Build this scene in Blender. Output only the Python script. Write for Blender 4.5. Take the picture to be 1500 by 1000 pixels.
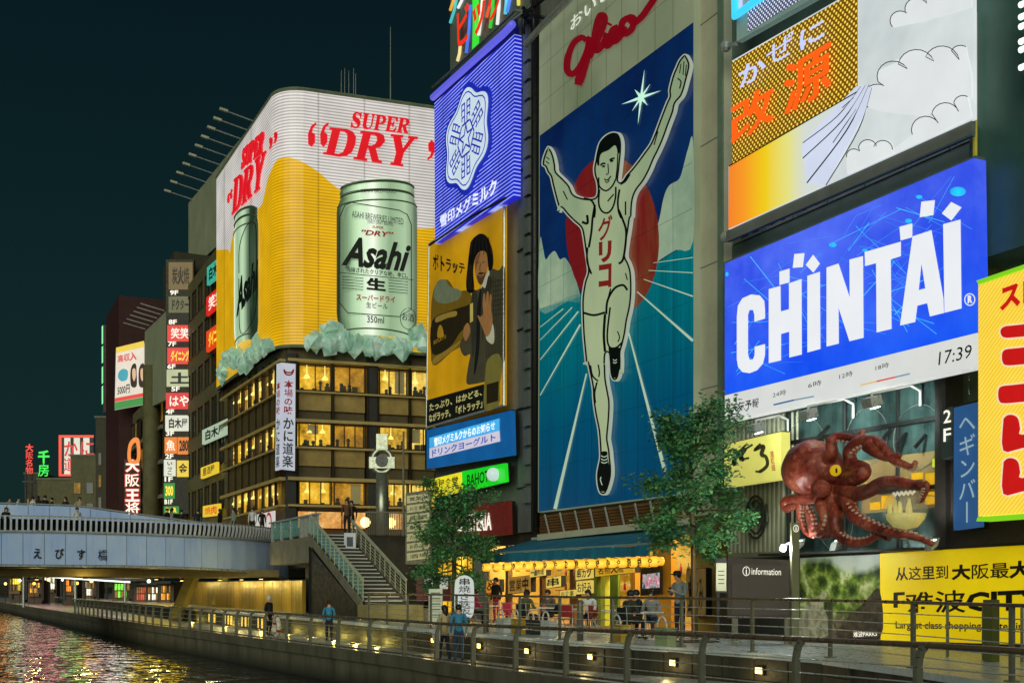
import bpy, bmesh, math, random
from mathutils import Vector, Matrix, geometry
R = math.radians
rnd = random.Random(7)
S = bpy.context.scene
COL = S.collection
for o in list(bpy.data.objects): bpy.data.objects.remove(o)

# ------------------------------------------------------------------ camera
# X = across the canal, Y = along the canal away from the viewer, z = 0 on the lower promenade
AZ = math.atan(810 / 1650); FPX, CX, HY, CH = 1650.0, 750.0, 858.0, 2.2
FW = Vector((math.sin(AZ), math.cos(AZ), 0)); RT = Vector((math.cos(AZ), -math.sin(AZ), 0))
cam = bpy.data.objects.new('camera', bpy.data.cameras.new('camera')); COL.objects.link(cam)
cam.location = (0, 0, CH); cam.rotation_euler = (R(90), 0, -AZ)
cam.data.sensor_width = 36; cam.data.lens = FPX / 1500 * 36
cam.data.shift_y = (HY - 500) / 1500; cam.data.clip_start = .1; cam.data.clip_end = 4000
S.camera = cam
# ------------------------------------------------------------------ sky, dim skyglow, exposure
w = bpy.data.worlds.new('World'); S.world = w; w.use_nodes = True
nt = w.node_tree; bgn = nt.nodes['Background']
sky = nt.nodes.new('ShaderNodeTexSky'); sky.sky_type = 'NISHITA'; sky.sun_disc = False
sky.sun_elevation = R(2); sky.sun_rotation = R(215); sky.dust_density = 2
mx = nt.nodes.new('ShaderNodeMix'); mx.data_type = 'RGBA'; mx.inputs['Factor'].default_value = .975
nt.links.new(sky.outputs[0], mx.inputs[6])
tc = nt.nodes.new('ShaderNodeTexCoord'); sx = nt.nodes.new('ShaderNodeSeparateXYZ'); nt.links.new(tc.outputs['Generated'], sx.inputs[0])
gr = nt.nodes.new('ShaderNodeValToRGB'); nt.links.new(sx.outputs[2], gr.inputs[0])      # city glow fades upwards
gr.color_ramp.elements[0].position = .02; gr.color_ramp.elements[0].color = (.030, .215, .225, 1)
gr.color_ramp.elements[1].position = .48; gr.color_ramp.elements[1].color = (.008, .080, .115, 1)
nt.links.new(gr.outputs[0], mx.inputs[7])
nt.links.new(mx.outputs[2], bgn.inputs[0]); bgn.inputs[1].default_value = .1
sun = bpy.data.objects.new('sun', bpy.data.lights.new('sun', 'SUN')); COL.objects.link(sun)
sun.data.energy = 1.9; sun.data.angle = R(55); sun.data.color = (.95, 1, .80)
SUN_FROM = Vector((-.64, -.74, .24))
sun.rotation_euler = SUN_FROM.to_track_quat('Z', 'Y').to_euler()
S.view_settings.view_transform = 'Standard'; S.view_settings.look = 'None'
S.view_settings.exposure = 0; S.view_settings.gamma = 1; S.view_settings.use_curve_mapping = False
S.render.engine = 'CYCLES'
S.cycles.use_denoising = True; S.cycles.max_bounces = 6; S.cycles.diffuse_bounces = 3; S.cycles.glossy_bounces = 3
S.cycles.transmission_bounces = 4; S.cycles.transparent_max_bounces = 8
S.cycles.sample_clamp_indirect = 4; S.cycles.caustics_reflective = False; S.cycles.caustics_refractive = False

# ------------------------------------------------------------------ pixel -> place
def ray(px, py): return FW + RT * ((px - CX) / FPX) + Vector((0, 0, (HY - py) / FPX))
C0 = Vector((0, 0, CH))
class PL:
    def __init__(s, p, n):
        s.p = Vector(p); s.n = Vector(n).normalized()
        if (C0 - s.p).dot(s.n) < 0: s.n = -s.n
    def off(s, o): return PL(s.p + s.n * o, s.n)
    def hit(s, px, py):
        r = ray(px, py); return C0 + r * ((s.p - C0).dot(s.n) / r.dot(s.n))
def PX(x): return PL((x, 0, 0), (-1, 0, 0))
def PY(y): return PL((0, y, 0), (0, -1, 0))
def PZ(z): return PL((0, 0, z), (0, 0, 1))
def PD(d): return PL(C0 + FW * d, -FW)
def at(px, d, z=None, py=None):
    p = C0 + ray(px, HY if py is None else py) * d
    if z is not None: p.z = z
    return p
def PV(pa, da, pb, db):
    a, b = at(pa, da), at(pb, db); t = b - a
    return PL(a, (t.y, -t.x, 0))
def Zm(ox, oy, s): return lambda pts: [(ox + x / s, oy + y / s) for x, y in pts]

# ------------------------------------------------------------------ materials
def lin(c):
    return tuple((v / 255 / 12.92 if v / 255 <= .04045 else ((v / 255 + .055) / 1.055) ** 2.4) for v in c)
MATS = {}
class N:                                   # tiny node helper
    def __init__(s, m): s.t = m.node_tree; s.b = s.t.nodes['Principled BSDF']
    def new(s, t, **k):
        n = s.t.nodes.new(t)
        for a, v in k.items(): setattr(n, a, v)
        return n
    def put(s, sock, v):
        if hasattr(v, 'is_linked') or isinstance(v, bpy.types.NodeSocket): s.t.links.new(v, sock)
        else: sock.default_value = v
    def math(s, op, a, b=0.0, c=0.0):
        n = s.new('ShaderNodeMath', operation=op); s.put(n.inputs[0], a); s.put(n.inputs[1], b); s.put(n.inputs[2], c); return n.outputs[0]
    def mix(s, f, a, b):
        n = s.new('ShaderNodeMix', data_type='RGBA'); s.put(n.inputs[0], f)
        for i, v in ((6, a), (7, b)): s.put(n.inputs[i], (*v, 1) if isinstance(v, tuple) and len(v) == 3 else v)
        return n.outputs[2]
    def coord(s, sc=(1, 1, 1)):
        c = s.new('ShaderNodeTexCoord'); m = s.new('ShaderNodeMapping'); m.inputs['Scale'].default_value = sc
        s.t.links.new(c.outputs['Object'], m.inputs[0]); return m.outputs[0]
    def xyz(s, v=None):
        n = s.new('ShaderNodeSeparateXYZ'); s.t.links.new(v or s.coord(), n.inputs[0]); return n.outputs
    def noise(s, scale, v=None, detail=4, rough=.6):
        n = s.new('ShaderNodeTexNoise'); n.inputs['Scale'].default_value = scale; n.inputs['Detail'].default_value = detail
        n.inputs['Roughness'].default_value = rough; s.t.links.new(v or s.coord(), n.inputs['Vector']); return n.outputs['Fac']
    def ramp(s, f, stops):
        n = s.new('ShaderNodeValToRGB'); e = n.color_ramp.elements
        while len(e) < len(stops): e.new(.5)
        for i, (p, c) in enumerate(stops): e[i].position = p; e[i].color = (*c, 1) if len(c) == 3 else c
        s.put(n.inputs[0], f); return n.outputs[0]
    def mapr(s, f, a, b, c=0.0, d=1.0):
        n = s.new('ShaderNodeMapRange'); s.put(n.inputs[0], f)
        for i, v in enumerate((a, b, c, d)): n.inputs[i + 1].default_value = v
        return n.outputs[0]
    def bump(s, h, st, dist=.05):
        n = s.new('ShaderNodeBump'); n.inputs['Strength'].default_value = st; n.inputs['Distance'].default_value = dist
        s.t.links.new(h, n.inputs['Height']); s.t.links.new(n.outputs[0], s.b.inputs['Normal'])
    def set(s, **k):
        for a, v in k.items(): s.put(s.b.inputs[a.replace('_', ' ')], v)
def newmat(key):
    m = bpy.data.materials.new(key); m.use_nodes = True; MATS[key] = m; return m, N(m)
def mat(key, col=None, rough=.6, metal=0, em=0, emc=None, var=.18, vs=1.3, bump=0, streak=.25, linc=None, spec=None):
    if key in MATS: return MATS[key]
    m, n = newmat(key); c = linc or lin(col)
    if var:
        f = n.noise(vs, None, 6); st = n.noise(1.6, n.coord((1.6, 1.6, .12)), 5)
        f = n.math('ADD', n.math('MULTIPLY', f, 1 - streak), n.math('MULTIPLY', st, streak))
        base = n.ramp(f, [(.3, tuple(max(0, v * (1 - 1.6 * var)) for v in c)), (.7, tuple(min(1, v * (1 + 1.2 * var)) for v in c))])
        n.set(Base_Color=base)
        n.set(Roughness=n.mapr(n.noise(vs * 5, None, 3), .3, .7, max(.02, rough - .12), min(1, rough + .12)))
    else: n.set(Base_Color=(*c, 1), Roughness=rough)
    n.set(Metallic=metal)
    if spec is not None: n.set(Specular_IOR_Level=spec)
    if em:
        n.set(Emission_Color=(*(lin(emc) if emc else c), 1), Emission_Strength=em)
    if bump: n.bump(n.noise(vs * 14, None, 5), bump, .02)
    return m
def glow(key, col, em=1.0, var=.10, vs=.9, base=.35):
    """backlit sign face / tube, or a print given its own glow: emits its own colour, unevenly as old lamps behind a face do"""
    if key in MATS: return MATS[key]
    m, n = newmat(key); c = lin(col)
    n.set(Base_Color=(*[v * base for v in c], 1), Roughness=.35)
    if var:
        f = n.noise(vs, None, 3)
        n.set(Emission_Color=n.ramp(f, [(.3, tuple(v * (1 - var) for v in c)), (.7, tuple(v * (1 + var * .6) for v in c))]))
    else: n.set(Emission_Color=(*c, 1))
    n.set(Emission_Strength=em); return m

# ------------------------------------------------------------------ mesh building
class MB:
    def __init__(s): s.v = []; s.f = []; s.mi = []
    def add(s, vs, fs, mi=0):
        b = len(s.v); s.v += [tuple(v) for v in vs]; s.f += [tuple(b + i for i in f) for f in fs]; s.mi += [mi] * len(fs); return s
    def box(s, x0, x1, y0, y1, z0, z1, mi=0):
        return s.add([(x0, y0, z0), (x1, y0, z0), (x1, y1, z0), (x0, y1, z0), (x0, y0, z1), (x1, y0, z1), (x1, y1, z1), (x0, y1, z1)],
                     [(3, 2, 1, 0), (4, 5, 6, 7), (0, 1, 5, 4), (1, 2, 6, 5), (2, 3, 7, 6), (3, 0, 4, 7)], mi)
    def obox(s, c, a, b, h, mi=0):            # centre, three half-axis vectors
        c, a, b, h = map(Vector, (c, a, b, h))
        P = [c + a * i + b * j + h * k for k in (-1, 1) for i, j in ((-1, -1), (1, -1), (1, 1), (-1, 1))]
        return s.add(P, [(3, 2, 1, 0), (4, 5, 6, 7), (0, 1, 5, 4), (1, 2, 6, 5), (2, 3, 7, 6), (3, 0, 4, 7)], mi)
    def bar(s, p, q, w, h, up=(0, 0, 1), mi=0):
        p, q = Vector(p), Vector(q); d = (q - p); L = d.length; d.normalize(); u = Vector(up)
        a = d.cross(u)
        if a.length < 1e-4: a = d.cross(Vector((1, 0, 0)))
        a.normalize(); b = a.cross(d)
        return s.obox((p + q) / 2, d * L / 2, a * w / 2, b * h / 2, mi)
    def tube(s, pts, r, n=8, cap=True, mi=0):
        pts = [Vector(p) for p in pts]; rr = r if isinstance(r, (list, tuple)) else [r] * len(pts); V = []; F = []; a0 = None
        for i, p in enumerate(pts):
            d = (pts[min(i + 1, len(pts) - 1)] - pts[max(i - 1, 0)]).normalized()
            if a0 is None: a0 = d.cross(Vector((0, 0, 1)) if abs(d.z) < .95 else Vector((1, 0, 0))).normalized()
            else: a0 = (a0 - d * a0.dot(d)).normalized()
            b = d.cross(a0)
            for k in range(n): V.append(p + (a0 * math.cos(2 * math.pi * k / n) + b * math.sin(2 * math.pi * k / n)) * rr[i])
        for i in range(len(pts) - 1):
            for k in range(n): F.append((i * n + k, i * n + (k + 1) % n, (i + 1) * n + (k + 1) % n, (i + 1) * n + k))
        if cap: F += [tuple(range(n - 1, -1, -1)), tuple((len(pts) - 1) * n + k for k in range(n))]
        return s.add(V, F, mi)
    def lathe(s, c, prof, n=16, axis=Vector((0, 0, 1)), mi=0):   # prof: (radius, height)
        axis = Vector(axis).normalized(); a = axis.orthogonal().normalized(); b = axis.cross(a); c = Vector(c); V = []; F = []
        for r, h in prof:
            for k in range(n): V.append(c + axis * h + (a * math.cos(2 * math.pi * k / n) + b * math.sin(2 * math.pi * k / n)) * r)
        for i in range(len(prof) - 1):
            for k in range(n): F.append((i * n + k, i * n + (k + 1) % n, (i + 1) * n + (k + 1) % n, (i + 1) * n + k))
        F += [tuple(range(n - 1, -1, -1)), tuple((len(prof) - 1) * n + k for k in range(n))]
        return s.add(V, F, mi)
    def ball(s, c, rx, ry=None, rz=None, n=12, m=8, mi=0):
        ry = ry or rx; rz = rz or rx; c = Vector(c); V = []; F = []
        for i in range(m + 1):
            t = math.pi * i / m
            for k in range(n): V.append(c + Vector((rx * math.sin(t) * math.cos(2 * math.pi * k / n), ry * math.sin(t) * math.sin(2 * math.pi * k / n), rz * math.cos(t))))
        for i in range(m):
            for k in range(n): F.append((i * n + k, (i + 1) * n + k, (i + 1) * n + (k + 1) % n, i * n + (k + 1) % n))
        return s.add(V, F, mi)
    def prism(s, loop, d, holes=(), mi=0):     # planar 3D polygon pushed along vector d (front face at +d)
        d = Vector(d); loops = [[Vector(p) for p in loop]] + [[Vector(p) for p in h] for h in holes]
        tris = geometry.tessellate_polygon(loops); flat = [p for l in loops for p in l]; n = len(flat)
        fr = []
        for t in tris:
            a, b, c = (flat[i] for i in t); fr.append(tuple(t) if (b - a).cross(c - a).dot(d) > 0 else tuple(reversed(t)))
        s.add([p + d for p in flat], fr, mi)
        b0 = 0
        for l in loops:
            k = len(l); s.add([p + d for p in l] + l, [(i, (i + 1) % k, k + (i + 1) % k, k + i) for i in range(k)], mi)
        return s
    def build(s, name, m=None, parent=None, smooth=False):
        me = bpy.data.meshes.new(name); me.from_pydata(s.v, [], s.f); ms = m if isinstance(m, (list, tuple)) else [m]
        for x in ms:
            if x: me.materials.append(x)
        if len(ms) > 1: me.polygons.foreach_set('material_index', s.mi)
        if smooth: me.polygons.foreach_set('use_smooth', [True] * len(me.polygons))
        me.update(); return link(name, me, parent)
def link(name, me, parent=None):
    o = bpy.data.objects.new(name, me); COL.objects.link(o)
    if parent is not None: adopt(o, parent)
    return o
WORLD = {}                                    # world base of each thing (translation only)
def adopt(o, parent):
    o.parent = parent; o.matrix_parent_inverse = Matrix.Translation(-WORLD.get(parent.name, Vector()))
    WORLD[o.name] = WORLD.get(parent.name, Vector()) * 0
    WORLD[o.name] = Vector()
def tag(o, label, cat=None, group=None, kind=None):
    o['label'] = label
    if cat: o['category'] = cat
    if group: o['group'] = group
    if kind: o['kind'] = kind
    return o
def thing(name, label, cat, loc, group=None):
    o = bpy.data.objects.new(name, None); COL.objects.link(o); o.location = loc; o.empty_display_size = .3
    WORLD[o.name] = Vector(loc); return tag(o, label, cat, group)
def struct(o, label=None):
    o['kind'] = 'structure'
    if label: o['label'] = label
    return o
def dup(root, loc, rz=0.0, label=None, swap=None, scale=1.0):
    """copy of a thing built round the origin, with copies of its parts; swap = {old material: new material}"""
    def cp(o, par):
        c = o.copy(); COL.objects.link(c)
        if par is not None: c.parent = par
        if swap and c.type == 'MESH':
            for i, sl in enumerate(c.material_slots):
                if sl.material and sl.material.name in swap: sl.link = 'OBJECT'; sl.material = swap[sl.material.name]
        for ch in tuple(o.children): cp(ch, c)
        return c
    r = cp(root, None); r.location = loc; r.rotation_euler = (0, 0, rz); r.scale = (scale,) * 3
    if label: r['label'] = label
    return r
# ------------------------------------------------------------------ flat artwork on sign faces
def cr(pts, closed=True, k=5):                # Catmull-Rom through traced points
    n = len(pts); out = []
    g = (lambda i: pts[i % n]) if closed else (lambda i: pts[max(0, min(n - 1, i))])
    for i in range(n if closed else n - 1):
        p0, p1, p2, p3 = g(i - 1), g(i), g(i + 1), g(i + 2)
        for j in range(k):
            t = j / k; t2 = t * t; t3 = t2 * t
            out.append(tuple(.5 * (2 * b + (c - a) * t + (2 * a - 5 * b + 4 * c - d) * t2 + (3 * b - a - 3 * c + d) * t3) for a, b, c, d in zip(p0, p1, p2, p3)))
    if not closed: out.append(pts[-1])
    return out
def inset(pts, d):
    n = len(pts); area = sum(pts[i][0] * pts[(i + 1) % n][1] - pts[(i + 1) % n][0] * pts[i][1] for i in range(n)); s = 1 if area > 0 else -1; out = []
    for i in range(n):
        a, b = pts[i - 1], pts[(i + 1) % n]; tx, ty = b[0] - a[0], b[1] - a[1]; L = math.hypot(tx, ty) or 1
        out.append((pts[i][0] - ty / L * d * s, pts[i][1] + tx / L * d * s))
    return out
def poly(pts, pl, o, m, parent, name, t=.02, holes=(), mb=None):
    q = pl.off(o + t); b = mb or MB(); d = q.n * t    # traced on the front face
    b.prism([q.hit(*p) - d for p in pts], d, [[q.hit(*p) - d for p in h] for h in holes])
    return b if mb else b.build(name, m, parent)
def ribbon(pts, w, pl, o, mb, t=.012):        # stroke in pixels; w number or list
    q = pl.off(o + t); n = len(pts); ws = w if isinstance(w, (list, tuple)) else [w] * n; L = []; Rr = []
    if len(ws) != n: ws = [ws[min(len(ws) - 1, int(i * len(ws) / n))] for i in range(n)]
    for i in range(n):
        a, b = pts[max(0, i - 1)], pts[min(n - 1, i + 1)]; tx, ty = b[0] - a[0], b[1] - a[1]; l = math.hypot(tx, ty) or 1
        h = ws[i] / 2; L.append((pts[i][0] - ty / l * h, pts[i][1] + tx / l * h)); Rr.append((pts[i][0] + ty / l * h, pts[i][1] - tx / l * h))
    V = [q.hit(*p) for p in L] + [q.hit(*p) for p in Rr]
    mb.add(V, [(i, i + 1, n + i + 1, n + i) for i in range(n - 1)]); return mb
GL = {}
TMP = bpy.data.scenes.new('scratch')          # small scene in which lettering and bodies are evaluated
def evaluated(o):
    with bpy.context.temp_override(scene=TMP, view_layer=TMP.view_layers[0]):
        return o.evaluated_get(bpy.context.evaluated_depsgraph_get())
def glyph1(s, bold, shear):
    k = (s, bold, shear)
    if k not in GL:
        c = bpy.data.curves.new('lettering', 'FONT'); c.body = s; c.size = 1; c.resolution_u = 2; c.offset = bold; c.shear = shear
        o = bpy.data.objects.new('lettering', c); TMP.collection.objects.link(o); me = evaluated(o).to_mesh()
        V = [(v.co.x, v.co.y) for v in me.vertices]; F = [tuple(p.vertices) for p in me.polygons]
        bpy.data.objects.remove(o); bpy.data.curves.remove(c); GL[k] = (V, F)
    return GL[k]
def glyphs(s, bold=0.0, shear=0.0):
    """outline lettering; dense kanji are thickened less so that their strokes stay open"""
    k = ('*', s, bold, shear)
    if k in GL: return GL[k]
    V, F, x, i = [], [], 0.0, 0
    while i < len(s):
        j = i
        if ord(s[i]) > 0x2e80:
            n = len(glyph1(s[i], 0.0, shear)[0]); bo = min(bold, .006 if n > 70 else .012 if n > 50 else .02 if n > 36 else bold); g = glyph1(s[i], bo, shear); adv = 1.0; j = i + 1
        else:
            while j < len(s) and ord(s[j]) <= 0x2e80: j += 1
            g = glyph1(s[i:j], bold, shear); adv = (max([v[0] for v in g[0]] or [.3]) + .05)
        o = len(V); V += [(a + x, b) for a, b in g[0]]; F += [tuple(o + q for q in f) for f in g[1]]; x += adv; i = j
    GL[k] = (V, F); return GL[k]
def bil(c, u, v): return (c[0] * (1 - u) + c[1] * u) * (1 - v) + (c[3] * (1 - u) + c[2] * u) * v
def text(s, quad, pl, o, m, parent, name='lettering', bold=.02, shear=0.0, em=False, mb=None, t=.02):
    """lettering mapped onto the sign-face quad TL,TR,BR,BL given in photo pixels"""
    V, F = glyphs(s, bold, shear); q = pl.off(o + t); c = [q.hit(*p) for p in quad]
    if not V: return None
    if em: x0, x1, y0, y1 = -.02, len(s) * 1.0 + .02, -.12, .88
    else:
        x0 = min(v[0] for v in V); x1 = max(v[0] for v in V); y0 = min(v[1] for v in V); y1 = max(v[1] for v in V)
    P = [bil(c, (x - x0) / max(1e-6, x1 - x0), 1 - (y - y0) / max(1e-6, y1 - y0)) for x, y in V]
    n = len(P); b = mb or MB()
    FF = []
    for f in F:
        a, e, g = P[f[0]], P[f[1]], P[f[2]]; FF.append(f if (e - a).cross(g - a).dot(q.n) > 0 else tuple(reversed(f)))
    b.add(P, FF)
    return b if mb else b.build(name, m, parent)
def vtext(s, quad, pl, o, m, parent, name='lettering', bold=.02, t=.02):
    b = MB(); n = len(s); L = lambda p, q, k: (p[0] + (q[0] - p[0]) * k, p[1] + (q[1] - p[1]) * k)
    for i, ch in enumerate(s):
        a, d = i / n, (i + 1) / n
        qd = (L(quad[0], quad[3], a), L(quad[1], quad[2], a), L(quad[1], quad[2], d), L(quad[0], quad[3], d))
        if ch in 'ー': ch = '丨'
        text(ch, qd, pl, o, None, None, bold=bold, em=True, mb=b, t=t)
    return b.build(name, m, parent)
def panel(quad, pl, o, t, m, parent, name): return poly(quad, pl, o, m, parent, name, t)
def frame(quad, wpx, pl, o, t, m, parent, name='frame'):
    b = MB(); q = pl.off(o); P = [q.hit(*p) for p in quad]
    for i in range(4): 
        a, c = P[i], P[(i + 1) % 4]; e = (c - a).normalized() * (wpx * .5 if i % 2 == 0 else -wpx * .5)
        b.bar(a - e, c + e, wpx, t, q.n.cross(c - a).normalized().cross(c - a).normalized())
    return b.build(name, m, parent)
# ================================================================== shared materials
M_conc = mat('concrete', (120, 116, 100), .8, bump=.25, var=.25)
M_concd = mat('dark_concrete', (70, 68, 60), .8, bump=.3, var=.3)
M_pave = mat('paving', (182, 190, 192), .32, bump=.05, var=.1)
M_steel = mat('steel', (192, 194, 188), .32, metal=.45, var=.12)
M_steeld = mat('bronze_steel', (92, 84, 66), .4, metal=.85, var=.15)
M_black = mat('black_metal', (22, 22, 22), .5, var=.2)
M_dark = mat('dark_cladding', (48, 46, 42), .6, var=.25)
M_beige = mat('beige_plaster', (196, 192, 165), .75, bump=.08, var=.10)
M_grey = mat('grey_cladding', (118, 122, 116), .55, var=.15)
M_brown = mat('brown_cladding', (84, 62, 42), .6, var=.2)
M_wood = mat('wood', (128, 88, 44), .55, var=.25)
M_white = mat('white_paint', (225, 225, 220), .45, var=.06)
def glassmat(key, tint=(180, 200, 195), rough=.03, alpha=.25):
    m, n = newmat(key); n.set(Base_Color=(*lin(tint), 1), Roughness=rough, Alpha=alpha, Specular_IOR_Level=.6); return m
M_glass = glassmat('window_glass', (120, 125, 110), .04, .16)
M_dglass = mat('dark_glass', (20, 26, 28), .08, var=.1, spec=.6)
# ================================================================== ground, water, promenade, terrace
def sheet(name, pts, z, m, thick=0):
    b = MB()
    b.prism([Vector((x, y, z - (thick or .001))) for x, y in pts], Vector((0, 0, thick or .001)))
    return struct(b.build(name, m))
mg, n = newmat('canal_bed'); n.set(Base_Color=(.03, .03, .028, 1), Roughness=.9)
g = sheet('ground', [(-900, -900), (900, -900), (900, 1500), (-900, 1500)], -2.4, mg)
mw, n = newmat('canal_water')
n1 = n.noise(.8, n.coord((1, .8, 1)), 2, .5); n2 = n.noise(2.6, n.coord((1, .6, 1)), 2, .5)
n.set(Base_Color=(.006, .012, .012, 1), Roughness=.02, IOR=1.33)
n.bump(n.math('ADD', n1, n.math('MULTIPLY', n2, .22)), .75, .22)
sheet('water', [(-13, -60), (19.5, -60), (19.5, 900), (-13, 900)], -1.1, mw)
# opposite quay (left of the frame)
struct(MB().box(-40, -13, -60, 900, -2.4, .0).build('opposite_quay', M_conc))
EDGE = [(12.0, -12), (12.0, 12), (12.05, 22), (12.15, 32), (11.4, 40), (10.6, 50), (9.4, 65), (8.2, 92), (6.5, 130), (4, 190), (2, 300)]
WALL = [(15.5, -12), (13.4, 11), (14.4, 14.3), (15.1, 17.2), (14.7, 21.5), (13.9, 25.5), (13.75, 30), (13.9, 45), (13.6, 55), (13.2, 66), (12.6, 92), (12, 130), (11, 190), (10, 300)]
def zedge(y): return max(0, min(.24, (30 - y) * .24 / 18))
b = MB()
V = []; ys = [e[1] for e in EDGE]
def interp(L, y):
    for (x0, y0), (x1, y1) in zip(L, L[1:]):
        if y0 <= y <= y1: return x0 + (x1 - x0) * (y - y0) / (y1 - y0)
    return L[-1][0]
YS = sorted(set([y for _, y in EDGE] + [y for _, y in WALL] + list(range(-12, 60, 2))))
for i, (ya, yb) in enumerate(zip(YS, YS[1:])):
    xa, xb = interp(EDGE, ya), interp(EDGE, yb); za, zb = zedge(ya), zedge(yb)
    b.add([(xa, ya, za), (16.5, ya, za), (16.5, yb, zb), (xb, yb, zb)], [(0, 1, 2, 3)])
M_deck = mat('promenade_deck', (176, 186, 188), .32, bump=.06, var=.14)
struct(b.build('lower_promenade', M_deck), 'lower promenade deck along the canal')
b = MB()
for ya, yb in zip(YS, YS[1:]):
    xa, xb = interp(EDGE, ya), interp(EDGE, yb); za, zb = zedge(ya), zedge(yb)
    b.add([(xa, ya, za + .0), (xb, yb, zb + .0), (xb, yb, -2.3), (xa, ya, -2.3)], [(0, 1, 2, 3)])
    b.add([(xa - .09, ya, za + .05), (xb - .09, yb, zb + .05), (xb - .09, yb, zb - .28), (xa - .09, ya, za - .28),
           (xa + .22, ya, za + .05), (xb + .22, yb, zb + .05), (xb + .22, yb, zb - .02), (xa + .22, ya, za - .02)],
          [(0, 1, 2, 3), (4, 5, 1, 0), (4, 7, 6, 5), (3, 2, 6, 7)])
mq, n = newmat('quay_wall')
f = n.noise(1.1, n.coord((1, 1, .3)), 6); zc = n.xyz()[2]
n.set(Base_Color=n.mix(n.mapr(zc, -1.1, -.55), (.012, .014, .008), n.ramp(f, [(.3, (.05, .045, .025)), (.7, (.14, .13, .09))])), Roughness=.75)
n.bump(n.noise(9, None, 5), .4, .03)
struct(b.build('quay_wall', mq), 'concrete quay wall under the promenade edge')
# terrace: paving flags near the viewer, retaining wall with coping
TZ = .8
tp = [(x, y) for x, y in WALL] + [(32, 300), (32, -12)]
sheet('terrace', tp, TZ, M_pave, .12)
mr, n = newmat('retaining_wall')
f = n.noise(2.2, n.coord((1, 1, .5)), 6)
n.set(Base_Color=n.ramp(f, [(.3, (.016, .014, .009)), (.7, (.062, .056, .036))]), Roughness=.6); n.bump(n.noise(6, None, 6), .5, .04)
b = MB(); 
for ya, yb in zip(YS, YS[1:]):
    xa, xb = interp(WALL, ya) + .06, interp(WALL, yb) + .06
    b.add([(xa, ya, TZ - .1), (xb, yb, TZ - .1), (xb, yb, -.2), (xa, ya, -.2)], [(0, 1, 2, 3)])
rw = struct(b.build('retaining_wall', mr), 'dark stone retaining wall between promenade and terrace')
# stone courses of the near retaining wall: raised blocks
blk = bpy.data.meshes.new('stone_block')
bb = MB().box(-.47, .47, -.02, .05, -.108, .108); blk.from_pydata(bb.v, [], bb.f); blk.materials.append(mr); blk.update()
yy = 16.0; k = 0
while yy < 38:
    x0, x1 = interp(WALL, yy), interp(WALL, yy + .98); a = math.atan2(.98, x1 - x0)
    for r in range(3):
        o = link('stone_block', blk, rw); o.location = ((x0 + x1) / 2 + .05 + rnd.uniform(-.012, .012), yy + .49 + (.0 if r % 2 else .0), .12 + r * .232); o.rotation_euler = (0, 0, a)
    yy += .98
# ================================================================== facade helper
class Face:
    """vertical facade through two plan points; s runs left to right as seen from the canal, o is outwards"""
    def __init__(s, a, b):
        s.a = Vector((a[0], a[1], 0)); s.t = (Vector((b[0], b[1], 0)) - s.a); s.L = s.t.length; s.t.normalize()
        s.n = Vector((s.t.y, -s.t.x, 0)); s.pl = PL(s.a, s.n)
        if s.n.dot(s.pl.n) < 0: s.n = -s.n
    def P(s, u, z, o=0.0): return s.a + s.t * u + s.n * o + Vector((0, 0, z))
    def s(self, px): return (self.pl.hit(px, 800) - self.a).dot(self.t)
    def z(self, px, py): return self.pl.hit(px, py).z
    def box(self, s0, s1, z0, z1, o0, o1, mb=None, mi=0):
        mb = mb or MB(); c = self.P((s0 + s1) / 2, (z0 + z1) / 2, (o0 + o1) / 2)
        return mb.obox(c, self.t * (s1 - s0) / 2, self.n * (o1 - o0) / 2, Vector((0, 0, (z1 - z0) / 2)), mi)
M_amber = None
def roommat(key, c1, c2, c3, em):
    m, n = newmat(key); f = n.noise(.9, n.coord((1, 1, .8)), 4, .65); f2 = n.noise(5, n.coord((1, 1, 1.6)), 2)
    c = n.ramp(n.math('ADD', n.math('MULTIPLY', f, .75), n.math('MULTIPLY', f2, .25)), [(.33, lin(c1)), (.5, lin(c2)), (.68, lin(c3))])
    n.set(Base_Color=(.2, .14, .05, 1), Roughness=.8, Emission_Color=c, Emission_Strength=em); return m
M_room = roommat('lit_room', (112, 76, 6), (216, 162, 20), (255, 220, 84), 1.5)
M_room2 = roommat('dim_room', (40, 28, 6), (110, 78, 14), (180, 130, 40), .8)
M_lampw = glow('warm_lamp', (255, 226, 140), 4, 0)
M_lampy = glow('pendant_glow', (255, 232, 120), 1.6, 0)
M_frame = mat('window_frame_bronze', (58, 46, 26), .4, metal=.5, var=.2)
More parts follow.
